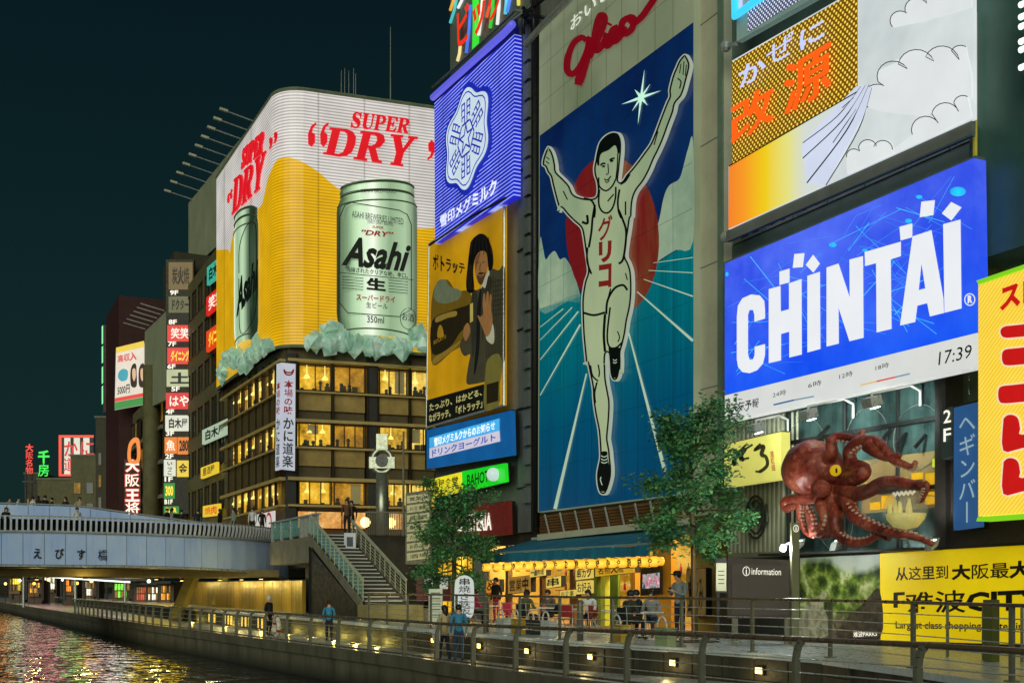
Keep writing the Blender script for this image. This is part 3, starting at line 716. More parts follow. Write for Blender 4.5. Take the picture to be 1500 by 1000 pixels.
# bold slanted serif capitals, drawn on a 0..1 box
def serif(ch):
    H = {
     'D': ([(0, 0), (.10, .0), (.58, 0), (.80, .06), (.95, .22), (1, .48), (.95, .78), (.8, .94), (.58, 1), (0, 1), (0, .93), (.1, .93), (.1, .07), (0, .07)], [[(.38, .08), (.38, .92), (.52, .92), (.64, .84), (.69, .62), (.69, .38), (.64, .16), (.52, .08)]]),
     'R': ([(0, 0), (.6, 0), (.82, .07), (.92, .26), (.82, .46), (.66, .53), (.88, .92), (1, .93), (1, 1), (.66, 1), (.42, .56), (.38, .56), (.38, .93), (.48, .93), (.48, 1), (0, 1), (0, .93), (.1, .93), (.1, .07), (0, .07)], [[(.38, .08), (.38, .47), (.5, .47), (.6, .40), (.64, .26), (.6, .14), (.5, .08)]]),
     'Y': ([(0, 0), (.46, 0), (.46, .07), (.38, .07), (.56, .42), (.72, .07), (.64, .07), (.64, 0), (1, 0), (1, .07), (.9, .07), (.64, .56), (.64, .93), (.74, .93), (.74, 1), (.26, 1), (.26, .93), (.36, .93), (.36, .58), (.1, .07), (0, .07)], []),
     'S': ([(.92, .0), (.95, .34), (.86, .34), (.74, .14), (.5, .07), (.34, .13), (.34, .24), (.5, .34), (.82, .46), (.97, .64), (.93, .85), (.76, .98), (.45, 1), (.2, .94), (.1, 1), (.04, 1), (.02, .64), (.11, .64), (.22, .84), (.48, .93), (.66, .88), (.68, .76), (.5, .65), (.2, .53), (.05, .36), (.08, .14), (.26, .01), (.5, 0), (.72, .06), (.84, 0)], []),
     'U': ([(0, 0), (.5, 0), (.5, .07), (.4, .07), (.4, .72), (.48, .88), (.62, .9), (.74, .84), (.78, .7), (.78, .07), (.68, .07), (.68, 0), (1, 0), (1, .07), (.9, .07), (.9, .72), (.8, .93), (.55, 1), (.28, .97), (.12, .8), (.1, .07), (0, .07)], []),
     'P': ([(0, 0), (.62, 0), (.86, .07), (1, .28), (.9, .5), (.66, .58), (.4, .58), (.4, .93), (.52, .93), (.52, 1), (0, 1), (0, .93), (.1, .93), (.1, .07), (0, .07)], [[(.4, .08), (.4, .5), (.54, .5), (.66, .42), (.69, .28), (.65, .15), (.54, .08)]]),
     'E': ([(0, 0), (.95, 0), (.97, .3), (.88, .3), (.74, .09), (.4, .08), (.4, .45), (.54, .45), (.62, .3), (.7, .3), (.7, .68), (.62, .68), (.54, .53), (.4, .53), (.4, .92), (.76, .91), (.91, .68), (1, .68), (.97, 1), (0, 1), (0, .93), (.1, .93), (.1, .07), (0, .07)], []),
     '“': ([(.42, .0), (.2, .1), (.08, .3), (.12, .55), (.28, .62), (.42, .5), (.40, .3), (.26, .26), (.30, .14), (.44, .06)], []),
     '”': ([(.5, .62), (.72, .52), (.86, .3), (.82, .08), (.62, 0), (.48, .12), (.52, .32), (.66, .36), (.62, .48), (.48, .56)], []),
    }
    return H[ch]
def serifline(s, quad, pl, o, m, parent, widths=None, skew=.22, t=.12, gap=.06):
    q = pl.off(o + t); c = [q.hit(*p) - q.n * t for p in quad]; ws = widths or [1] * len(s); tot = sum(ws) + gap * (len(s) - 1); x = 0
    for ch, w_ in zip(s, ws):
        out, hol = serif(ch); f = lambda u, v: bil(c, (x + u * w_ + (.5 - v) * skew) / tot, v)
        MB().prism([f(*p) for p in out], q.n * t, [[f(*p) for p in h] for h in hol]).build('letter', [m], parent)
        x += w_ + gap
serifline('SUPER', [(515, 163), (601, 174), (600, 195), (515, 187)], PSR, .05, M_red, bs, [.8, 1, .9, .9, 1])
serifline('DRY', [(478, 186), (608, 200), (605, 246), (478, 226)], PSR, .05, M_red, bs, [1.1, 1.1, 1.05], .25)
for x0 in (448, 466): serifline('“', [(x0, 178), (x0 + 32, 180), (x0 + 32, 240), (x0, 236)], PSR, .05, M_red, bs, [1], .1)
for x0 in (617, 634): serifline('”', [(x0 - 4, 203), (x0 + 24, 206), (x0 + 24, 254), (x0 - 4, 251)], PSR, .05, M_red, bs, [1], .1)
serifline('SUPER', [(354, 219), (386, 191), (384, 224), (353, 248)], PSL, .05, M_red, bs, [.8, 1, .9, .9, 1])
serifline('DRY', [(341, 264), (387, 222), (384, 272), (340, 314)], PSL, .05, M_red, bs, [1.1, 1.1, 1.05], .2)
for x0, y0 in ((332, 285), (336, 279)): serifline('“', [(x0, y0), (x0 + 6, y0 - 5), (x0 + 6, y0 + 18), (x0, y0 + 22)], PSL, .05, M_red, bs, [1], .1)
for x0, y0 in ((390, 205), (397, 197)): serifline('”', [(x0, y0), (x0 + 8, y0 - 6), (x0 + 8, y0 + 20), (x0, y0 + 26)], PSL, .05, M_red, bs, [1], .1)
# the can: bulging relief with rims, printed face
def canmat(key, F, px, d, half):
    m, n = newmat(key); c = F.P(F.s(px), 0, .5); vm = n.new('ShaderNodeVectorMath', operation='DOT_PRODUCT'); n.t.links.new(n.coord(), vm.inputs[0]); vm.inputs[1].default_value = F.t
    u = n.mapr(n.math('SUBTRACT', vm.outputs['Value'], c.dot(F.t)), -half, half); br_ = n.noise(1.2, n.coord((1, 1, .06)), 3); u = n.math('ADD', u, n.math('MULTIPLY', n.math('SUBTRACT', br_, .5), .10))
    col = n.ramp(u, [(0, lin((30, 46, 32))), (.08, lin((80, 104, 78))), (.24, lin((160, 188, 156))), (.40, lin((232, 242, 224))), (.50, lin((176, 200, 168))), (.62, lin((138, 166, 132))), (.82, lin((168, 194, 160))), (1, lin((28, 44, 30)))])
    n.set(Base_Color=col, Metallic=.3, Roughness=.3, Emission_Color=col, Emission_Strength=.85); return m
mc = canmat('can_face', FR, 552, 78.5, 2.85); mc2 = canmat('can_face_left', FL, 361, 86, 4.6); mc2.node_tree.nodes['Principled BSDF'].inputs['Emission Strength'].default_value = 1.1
mcd = mat('can_rim', (70, 84, 60), .3, metal=.6, em=.12, emc=(110, 130, 96), var=.2)
def can(cx0, cx1, top, bot, pl, skew, depth):
    """relief can between pixel columns; top/bot (y at left, y at right)"""
    rows = [(.0, .80), (.018, .90), (.05, .93), (.075, .90), (.10, .935), (.14, .985), (.17, 1), (.5, 1), (.83, 1), (.87, .985), (.93, .93), (.96, .88), (.985, .84), (1, .78)]
    V = []; Fc = []; K = 17; c = [pl.hit(cx0, top[0]), pl.hit(cx1, top[1]), pl.hit(cx1, bot[1]), pl.hit(cx0, bot[0])]; body = MB()
    for v, wd in rows:
        for k in range(K):
            a = math.pi * k / (K - 1); u = .5 - .5 * wd * math.cos(a); sag = .032 * math.sin(a)
            V.append(bil(c, u, v - sag * (1 if v > .5 else 1)) + pl.n * (depth * wd * math.sin(a) + .03))
    Fc = [(i * K + k, (i + 1) * K + k, (i + 1) * K + k + 1, i * K + k + 1) for i in range(len(rows) - 1) for k in range(K - 1)]
    body.add(V, Fc); o = body.build('can', mc if pl is PSR else mc2, bs, True)
    rim = MB()
    for i in (1, 3, 5, 11): MB().tube([V[i * K + k] + pl.n * .02 for k in range(K)], .09 if i in (1, 3) else .05, 6).build('can_rim', mcd, o, True)
    return o
canR = can(493, 611, (274, 272), (496, 506), PSR, 0, .75)
canL = can(346, 379, (323, 301), (516, 498), PSL, 0, .5)
# print on the can, wrapped onto the relief
M_cink = mat('can_ink', (20, 30, 18), .5, var=.05); M_cred = mat('can_red', (150, 26, 30), .5, em=.4, var=.05)
zc = Zm(400, 100, 2.381)
def ctext(s, q4, m, bold=.02, shear=0, em=False): text(s, zc(q4), PSR, .82, m, canR, 'can_lettering', bold, shear, em)
def cribbon(p, wd, m=None): b = MB(); ribbon(zc(p), wd, PSR, .80, b); b.build('can_line', m or M_cink, canR)
ctext('ASAHI BREWERIES LIMITED', [(275, 496), (455, 524), (455, 546), (275, 518)], M_cink, .0)
ctext('FINEST DRAFT BREWED', [(330, 528), (420, 538), (420, 550), (330, 540)], M_cink, .0)
ctext('SUPER', [(345, 548), (385, 552), (385, 561), (345, 557)], M_cred, .02, .2)
ctext('“DRY”', [(308, 561), (420, 571), (420, 590), (308, 580)], M_cred, .03, .25)
ctext('Asahi', [(238, 582), (480, 612), (480, 712), (238, 688)], M_cink, .032, .4)
ctext('洗練されたクリアな味、辛口。', [(255, 690), (470, 715), (470, 733), (255, 708)], M_cink, .02)
cribbon([(230, 712), (490, 738)], 1)
ctext('生', [(325, 728), (393, 735), (393, 778), (325, 771)], M_cink, .05)
for k in range(5):
    cribbon([(240, 726 + 10 * k), (315, 732 + 10 * k)], .9); cribbon([(402, 738 + 10 * k), (470, 745 + 10 * k)], .9)
ctext('スーパードライ', [(290, 786), (426, 796), (426, 818), (290, 808)], M_cred, .03)
ctext('生ビール', [(325, 814), (400, 820), (400, 840), (325, 834)], M_cink, .01)
ctext('350ml', [(328, 862), (387, 866), (387, 890), (328, 886)], M_cink, .01)
ctext('ASAHI BREWERIES', [(305, 420), (430, 424), (430, 436), (305, 432)], M_cink, .0)
ctext('お酒', [(450, 850), (492, 858), (492, 886), (450, 878)], M_cink, .01)
cribbon(cr([(470, 836), (494, 852), (496, 890), (472, 910), (448, 892), (446, 856)]) + [(zc([(470, 836)])[0][0], 0)][:0], .9)
cribbon([(232, 520), (250, 478), (275, 468), (440, 495), (468, 510), (482, 545), (482, 840), (440, 866), (260, 852), (230, 815), (232, 520)], 1.3)
text('Asahi', [(346, 412), (378, 376), (378, 420), (346, 466)], PSL, .56, M_cink, canL, 'can_lettering', .05, .3)
b = MB(); ribbon(cr([(350, 400), (351, 360), (362, 330), (374, 330), (376, 380), (375, 450), (364, 480), (352, 486), (350, 440)]), 1.1, PSL, .55, b); b.build('can_line', M_cink, canL)
# ice heaped at the foot of the cans
mi_, n = newmat('ice'); vo = n.new('ShaderNodeTexVoronoi'); vo.inputs['Scale'].default_value = 1.2; n.t.links.new(n.coord(), vo.inputs['Vector'])
n.set(Base_Color=(.34, .54, .44, 1), Roughness=.08, Emission_Color=n.ramp(n.math('ADD', n.math('MULTIPLY', vo.outputs['Distance'], .7), n.math('MULTIPLY', n.noise(3), .5)), [(.20, lin((60, 104, 84))), (.45, lin((104, 150, 122))), (.68, lin((160, 196, 168))), (.88, lin((226, 240, 222)))]), Emission_Strength=.30)
q = random.Random(3)
def icechunk(pl, px, py, r):
    b = MB(); c = pl.off(.3).hit(px, py); V = []; 
    bm = bmesh.new(); bmesh.ops.create_icosphere(bm, subdivisions=1, radius=1)
    ax = Vector((q.uniform(.7, 1.1), q.uniform(.7, 1.1), q.uniform(.75, 1.45))); M3 = Matrix.Rotation(q.uniform(-.6, .6), 3, 'X') @ Matrix.Rotation(q.uniform(0, 3), 3, 'Z')
    for v in bm.verts: v.co *= q.uniform(.62, 1.1)
    b.add([c + M3 @ Vector((v.co.x * r * ax.x, v.co.y * r * ax.y, v.co.z * r * ax.z)) for v in bm.verts], [tuple(v.index for v in f.verts) for f in bm.faces]); bm.free()
    b.build('ice_chunk', mi_, bs)
for i in range(64):
    t = q.random(); px = 446 + 182 * t; base = 503 + 9 * t; hump = 26 * max(0, 1 - abs(t - .24) / .2) + 24 * max(0, 1 - abs(t - .93) / .16) + 6
    icechunk(PSR, px, base - q.random() ** 1.4 * hump, q.uniform(.35, .95))
for i in range(48):
    t = q.random(); px = 325 + 74 * t; y = 552 - 45 * t; hump = 30 * max(0, 1 - abs(t - .15) / .25) + 20 * max(0, 1 - abs(t - .75) / .25) + 6
    icechunk(PSL, px, y - q.random() * hump, q.uniform(.3, .75))
# masts on the sign roof
for px, y0, y1, r_ in ((500, 103, 140, .05), (505, 100, 140, .05), (511, 104, 140, .05), (518, 100, 141, .05), (521, 108, 141, .05), (572, 40, 146, .06)):
    p = at(px, 84, None, y1); tag(MB().tube([p - Vector((0, 0, 1.5)), at(px, 84, None, y0)], [r_, r_ * .5], 6).build('roof_mast', M_grey), {500: 'leftmost of the five short aerial masts above the beer sign', 505: 'second of the five short masts above the beer sign', 511: 'middle one of the five short masts above the beer sign', 518: 'fourth of the five short masts above the beer sign', 521: 'rightmost and lowest of the short masts above the beer sign', 572: 'tall single aerial mast behind the beer sign'}[px], 'mast', 'roof masts above the beer sign')
# ================================================================== row of buildings beyond the corner
def sgrid(F, par, rows, cols, room=None, name='window', **k):
    for (z0, z1) in rows:
        for (s0, s1) in cols: win(F, s0, s1, z0, z1, par, room(rnd) if callable(room) else room, .7, .08, **k)
def FXx(x, y0, y1): return Face((x, y1), (x, y0))
def block(name, label, x0, x1, y0, y1, z0, z1, m):
    t = thing(name, label, 'building', ((x0 + x1) / 2, (y0 + y1) / 2, z0)); MB().box(x0 + .9, x1, y0, y1, z0, z1).build('core_wall', m, t); return t
M_olive = mat('olive_wall', (96, 92, 58), .7, var=.2); M_olived = mat('olive_dark', (58, 54, 34), .7, var=.2); M_maroon = mat('maroon_cladding', (62, 24, 22), .6, var=.2)
pick = lambda r: r.choice([M_room2, None, None])
# block behind the beer sign, with the blank hoarding on top
t1 = block('office_building', 'narrow-windowed block left of the beer sign with coloured floor signs', 20.6, 36, 97.5, 117, 3, 32, M_olived)
F1 = FXx(20.6, 97.5, 117)
for zf in range(7):
    z0 = 5.0 + zf * 3.9
    F1.box(0, 19.5, z0 + 2.6, z0 + 3.9, -.9, .0).build('spandrel', M_olive, t1)
    for c in range(6): win(F1, .3 + c * 3.2, 3.2 + c * 3.2, z0, z0 + 2.6, t1, M_room2 if (zf * 5 + c * 3) % 7 < 3 else None, .8, .08, 1, glass=M_glass if (zf * 5 + c * 3) % 7 < 3 else M_dglass)
    for c in range(7): F1.box(.0 + c * 3.2, .28 + c * 3.2, z0, z0 + 2.6, -.9, .12).build('pilaster', M_olive, t1)
hb = thing('blank_hoarding', 'blank grey-green rooftop hoarding with a row of lamp arms', 'billboard', at(330, 112, 30))
PH = PX(23); M_hoard = mat('hoarding_sheet', (150, 156, 126), .7, var=.12, vs=.3)
panel([(276, 298), (377, 172), (385, 176), (385, 300), (276, 398)], PH, -.3, .3, M_hoard, hb, 'sheet')
poly([(377, 172), (386, 174), (386, 330), (377, 330)], PH, .1, mat('hoarding_edge', (84, 84, 58), .6), hb, 'edge', .15)
lb = MB(); PHo = PH
for i in range(10):
    t = i / 9; px = 281 + (372 - 281) * t; py = 292 + (178 - 292) * t
    p = PH.hit(px, py); e = p + Vector((-2.6 - 1.2 * t * 0, 0, .5)); MB().tube([p, e], .06, 5).build('lamp_arm', M_steel, hb)
    MB().obox(e, (.35, 0, -.06), (0, .14, 0), (.02, 0, .1)).build('lamp_head', mat('lamp_head', (190, 190, 170), .4), hb)
# coloured signs on the facade of that block
PF = PX(20.3)
def plate(name, label, quad, pl, m, o=.0, t=.25, cat='sign', group=None, frame_m=None):
    c = [pl.hit(*p) for p in quad]; base = (c[2] + c[3]) / 2
    th = thing(name, label, cat, base, group); panel(quad, pl, o, t, m, th, 'face')
    # box behind the face
    q = pl.off(o - .02); q2 = [(sum(p[0] for p in quad) / 4 + (p[0] - sum(k[0] for k in quad) / 4) * 1.04, sum(p[1] for p in quad) / 4 + (p[1] - sum(k[1] for k in quad) / 4) * 1.03) for p in quad]
    MB().prism([q.hit(*p) - q.n * .26 for p in q2], q.n * .26).build('case', frame_m or M_black, th)
    return th
G = lambda k, c, e=1.0, v=.1: glow(k, c, e, v)
G_w, G_r, G_o, G_y, G_g, G_b = G('lit_white', (222, 222, 205), .85), G('lit_red', (214, 34, 26), .95), G('lit_orange', (226, 118, 20), .9), G('lit_yellow', (230, 196, 50), .9), G('lit_green', (22, 130, 40), .9), G('lit_teal', (70, 190, 165), .7)
K_w = glow('txt_white', (250, 244, 226), 1.0, 0); K_k = mat('txt_black', (14, 14, 14), .5, var=0); K_y = glow('txt_yellow', (255, 220, 60), 1.0, 0); K_r = glow('txt_red', (206, 24, 24), .9, 0)
for nm, lab, quad, m, txt, tm in (
    ('facade_sign', 'teal-green horizontal floor sign high beside the beer can', [(303, 392), (328, 370), (328, 398), (303, 418)], G_b, '白木屋', K_k),
    ('facade_sign', 'red floor sign with white characters beside the beer sign', [(302, 436), (329, 412), (329, 440), (302, 463)], G_r, '笑笑', K_w),
    ('facade_sign', 'orange-red floor sign with yellow characters beside the beer sign', [(302, 486), (329, 466), (329, 496), (302, 516)], G('lit_vermilion', (220, 66, 18), .95), 'ダイニング', K_y),
    ('facade_sign', 'pale shop sign below the beer sign edge', [(296, 630), (334, 612), (334, 634), (296, 651)], G('lit_pale_green', (176, 198, 170), .8), '白木屋', K_k),
    ('facade_sign', 'yellow shop sign on the block left of the corner building', [(294, 685), (317, 676), (317, 692), (294, 701)], G_y, '居酒屋', K_k),
    ('facade_sign', 'lowest yellow shop sign just above the bridge parapet', [(297, 741), (320, 737), (320, 754), (297, 757)], G_y, '焼肉', K_r)):
    th = plate(nm, lab, quad, PF, m); cx = sum(p[0] for p in quad) / 4; cy = sum(p[1] for p in quad) / 4
    text(txt, [(cx + (p[0] - cx) * .75, cy + (p[1] - cy) * .72) for p in quad], PF, .26, tm, th, bold=.04)
# projecting tower sign with one plate per floor
t2 = block('tower_block', 'slim dark tower behind the stacked floor signs', 18.6, 34, 117.2, 124, 3, 36, M_olived)
PT = PD(113); tw = thing('floor_sign_tower', 'tall stack of lit restaurant signs, one to each floor', 'sign', at(264, 113, 6))
poly([(243, 380), (284, 380), (284, 752), (243, 752)], PT, -.5, mat('tower_sign_case', (44, 40, 26), .6), tw, 'case', .5)
rows = [((247, 384, 282, 424), G('lit_brown', (104, 78, 24), .8), '炭火焼', K_k), ((247, 434, 281, 458), G('lit_dim', (96, 92, 54), .7), 'ドクター', K_k),
        ((245, 476, 282, 500), G_r, '笑笑', K_w), ((245, 509, 282, 533), G_r, 'ダイニング', K_y), ((244, 541, 282, 566), G('lit_pale', (186, 192, 150), .8), '土', K_k),
        ((243, 575, 282, 599), G('lit_crimson', (206, 16, 28), .95), 'はや', K_w), ((242, 608, 280, 631), G_w, '白木屋', K_k), ((241, 640, 259, 664), G_o, '魚', K_w), ((260, 640, 278, 665), G_o, '280', K_k),
        ((240, 673, 257, 697), G_w, 'いっこ', K_k), ((259, 674, 277, 698), G_y, '金', K_k), ((240, 707, 256, 730), G_g, '300', K_y), ((240, 741, 262, 752), G_g, 'BAR', K_y)]
for (x0, y0, x1, y1), m, tx, tm in rows:
    f = panel([(x0, y0), (x1, y0), (x1, y1), (x0, y1)], PT, 0, .12, m, tw, 'floor_plate')
    mx_, my_ = (x1 - x0) * .14, (y1 - y0) * .17
    if tx == 'いっこ': vtext(tx, [(x0 + 4, y0 + 2), (x1 - 4, y0 + 2), (x1 - 4, y1 - 2), (x0 + 4, y1 - 2)], PT, .13, tm, f, bold=.03)
    else: text(tx, [(x0 + mx_, y0 + my_), (x1 - mx_, y0 + my_), (x1 - mx_, y1 - my_), (x0 + mx_, y1 - my_)], PT, .13, tm, f, bold=.04)
for i, (x, y) in enumerate(((249, 425), (247, 468), (246, 500), (245, 533), (251, 566), (243, 599), (243, 631), (242, 664.5), (241, 698), (241, 731))):
    text(('9F', '8F', '7F', '6F', '5F', '4F', '3F', '2F', '1F', 'B1F')[i], [(x, y), (x + 12, y), (x + 12, y + 7), (x, y + 7)], PT, .04, K_w, tw, 'floor_number', .03)
# beige block with the blank wall, brown tower, billboard, neon
t3 = block('beige_block', 'beige concrete block beside the stacked floor signs', 19.5, 36, 124.2, 150, 3, 24, M_olive)
F3 = FXx(19.5, 124.2, 150)
F3.box(0, 25.8, 3, 24, -.9, -.35).build('wall', M_olive, t3)
for zf in range(5):
    for c in range(5): win(F3, 1.2 + c * 5, 3.6 + c * 5, 5.4 + zf * 3.7, 7.6 + zf * 3.7, t3, M_room2 if (zf + c) % 4 == 0 else None, .3, .1, glass=M_dglass if (zf + c) % 4 else M_glass)
    F3.box(0, 25.8, 4.2 + zf * 3.7, 4.6 + zf * 3.7, -.4, .25).build('balcony_slab', M_conc, t3)
MB().tube([at(222, 122, 3), at(222, 122, 26)], .9, 12).build('corner_column', M_olive, t3, True)
wl = thing('roof_hoarding', 'plain green-grey hoarding wall above the beige block', 'billboard', at(228, 126, 24))
poly([(212, 486), (243, 456), (243, 585), (212, 600)], PX(19), 0, M_hoard, wl, 'sheet', .3)
for i in range(6):
    p = PX(19).hit(213 + 5.6 * i, 482 - 5.4 * i); MB().tube([p, p + Vector((-2.4, 0, .5))], .07, 5).build('lamp_arm', M_steel, wl)
t4 = block('maroon_tower', 'dark maroon tower with green neon characters', 17.5, 34, 152, 166, 3, 39.5, M_maroon)
PM = PD(158); poly([(151, 476), (200, 473), (200, 600), (151, 604)], PM, -.2, M_maroon, t4, 'front_wall', .4)
K_ng = glow('neon_mint', (120, 230, 150), 1.1, 0)
for ch, (x0, y0, x1, y1) in zip('づぼらや', ((163, 478, 192, 500), (161, 503, 180, 528), (161, 531, 178, 553), (161, 558, 178, 580))):
    text(ch, [(x0, y0), (x1, y0), (x1, y1), (x0, y1)], PM, .22, K_ng, t4, 'neon_character', .05, em=True)
PM2 = PX(17.3)
for i, (y0, y1) in enumerate(((478, 502), (508, 530), (538, 560), (566, 590))): poly([(149.0, y0), (151.2, y0 - 2), (151.2, y1), (149.0, y1 + 2)], PD(160), .1, K_ng, t4, 'neon_bar', .1)
bbd = plate('recruit_billboard', 'white pink-edged billboard with a portrait and large red characters', [(170, 512), (211, 502), (211, 592), (168, 600)], PD(142), G('lit_cream', (226, 214, 200), .85), .0, .2, 'billboard')
PBd = PD(142); 
poly([(170, 509), (211, 499), (211, 508), (170, 517)], PBd, .22, G_y, bbd, 'yellow_strip', .03)
poly([(168, 589), (211, 581), (211, 592), (168, 600)], PBd, .22, G_g, bbd, 'green_strip', .03); poly([(168, 583), (211, 575), (211, 580.5), (168, 588.5)], PBd, .22, G_r, bbd, 'red_strip', .03)
text('高収入', [(172, 520), (200, 514), (200, 527), (172, 532)], PBd, .22, K_r, bbd, bold=.05); text('5000円', [(172, 566), (190, 562), (190, 575), (172, 579)], PBd, .22, K_k, bbd, bold=.02)
poly(cr([(174, 545), (180, 540), (187, 543), (186, 555), (178, 558), (173, 553)]), PBd, .22, G('lit_cyan', (30, 150, 170), .9), bbd, 'burst', .03)
for x in (197, 209): 
    poly(cr([(x - 5, 565), (x - 6, 545), (x - 3, 534), (x + 2, 533), (x + 3, 545), (x + 3, 565)]), PBd, .22, mat('hair_print', (50, 30, 20), .6, em=.3), bbd, 'portrait_hair', .02)
    poly(cr([(x - 3, 552), (x - 3, 541), (x + 1, 540), (x + 2, 550), (x - .5, 558)]), PBd, .245, G('skin_print', (220, 176, 140), .8), bbd, 'portrait_face', .02)
on = thing('vertical_neon_sign', 'glowing red and white vertical neon sign hanging on the beige block', 'sign', at(193, 131, 6)); PN = PD(131)
poly([(182, 672), (206, 672), (206, 750), (182, 750)], PN, -.3, M_maroon, on, 'case', .3)
poly(cr([(188, 676), (188, 652), (196, 641), (204, 645), (204, 676)]), PN, 0, glow('neon_amber', (220, 120, 30), 1.1), on, 'top_loop', .12, [cr([(192, 672), (192, 656), (197, 648), (200, 652), (200, 672)])])
for ch, y0 in zip('大阪王将', (673, 694, 716, 735)): text(ch, [(184, y0), (204, y0), (204, y0 + 18), (184, y0 + 18)], PN, .02, glow('neon_pink_white', (255, 214, 196), 1.5, 0), on, 'neon_character', .03)
for ch, y0 in zip('大阪王将', (673, 694, 716, 735)): text(ch, [(182.5, y0 - 1), (205.5, y0 - 1), (205.5, y0 + 19), (182.5, y0 + 19)], PN, .0, glow('neon_red_halo', (220, 50, 30), .9, 0), on, 'neon_outline', .09)
# farther blocks, each its own
for nm, lab, px0, px1, yt, d, m in (('far_building', 'dark far block right of the crab-red neon sign', 140, 166, 612, 168, M_olived), ('far_building', 'grey far block below the red square neon sign', 104, 141, 668, 180, M_olive),
    ('far_building', 'dim low block under the green neon characters', 55, 104, 702, 196, M_olive), ('far_building', 'dark farthest block at the left end of the row', 36, 56, 694, 214, M_olived)):
    x = at((px0 + px1) / 2, d).x; p0, p1 = at(px0, d, 3), at(px1, d, 3); f = Face((p0.x, p0.y), (p1.x, p1.y)); zt = CH + (HY - yt) * d / FPX
    th = thing(nm, lab, 'building', (p0 + p1) / 2); f.box(0, f.L, 2, zt, -12, 0).build('wall', m, th); f.box(-.15, f.L + .15, zt, zt + .3, -12, .15).build('roof_edge', M_conc, th)
    nz = max(2, int((zt - 8) / 3.4)); nc = max(2, int(f.L / 2.2))
    for a in range(nz):
        for c in range(nc):
            lit = (a * 3 + c * 5) % 4 == 1
            w_ = f.box(.4 + c * f.L / nc, f.L / nc * (c + 1) - .4, 7 + a * 3.3, 8.9 + a * 3.3, .01, .06).build('window', M_frame, th)
            f.box(.5 + c * f.L / nc, f.L / nc * (c + 1) - .5, 7.1 + a * 3.3, 8.8 + a * 3.3, .062, .075).build('pane', M_room2 if lit else M_dglass, w_)
kp = thing('square_neon_sign', 'square red-framed neon sign with red kana on white', 'sign', at(110, 182, 20)); PK = PD(182)
poly([(86, 637), (137, 637), (137, 697), (86, 697)], PK, -.3, M_black, kp, 'case', .3)
for q4 in ([(86, 637), (137, 637), (137, 640.5), (86, 640.5)], [(86, 640.5), (90, 640.5), (90, 697), (86, 697)], [(90, 694), (105, 694), (105, 697), (90, 697)]): poly(q4, PK, .0, glow('neon_scarlet', (236, 60, 36), 1.2, 0), kp, 'neon_frame', .08)
for x in (94, 108, 122): poly([(x, 641), (x + 9, 641), (x + 9, 668 if x > 94 else 694), (x, 668 if x > 94 else 694)], PK, .0, G_w, kp, 'white_stripe', .04)
for ch, (x, y) in zip('かに', ((94, 646), (118, 646))): text(ch, [(x, y), (x + 20, y), (x + 20, y + 22), (x, y + 22)], PK, .06, K_r, kp, 'kana', .06)
text('道', [(93, 670), (110, 670), (110, 690), (93, 690)], PK, .06, K_r, kp, 'kana', .05)
for nm, lab, s_, q4, c in (('neon_characters', 'green neon characters on a roof frame at the far end', '千房', [(55, 659), (73, 659), (73, 698), (55, 698)], (30, 220, 60)), ('neon_characters', 'small red neon characters left of the green ones', '大阪名物', [(37, 650), (49, 650), (49, 694), (37, 694)], (226, 44, 30))):
    th = thing(nm, lab, 'sign', at(q4[0][0], 198, 17)); vtext(s_, q4, PD(198), .1, glow('neon_' + nm + s_[0], c, 1.2, 0), th, 'neon_character', .04)
    cx = (q4[0][0] + q4[1][0]) / 2
    for x in (q4[0][0] + 2, q4[1][0] - 2): 
        p = at(x, 198.6); MB().bar((p.x, p.y, 12), (p.x, p.y, CH + (HY - q4[0][1]) * 198.6 / FPX), .15, .15, (1, 0, 0)).build('frame_post', M_black, th)
    MB().bar(at(q4[0][0] - 4, 198.6, 20.6), at(q4[1][0] + 4, 198.6, 20.6), .3, .3).build('frame_beam', M_black, th)
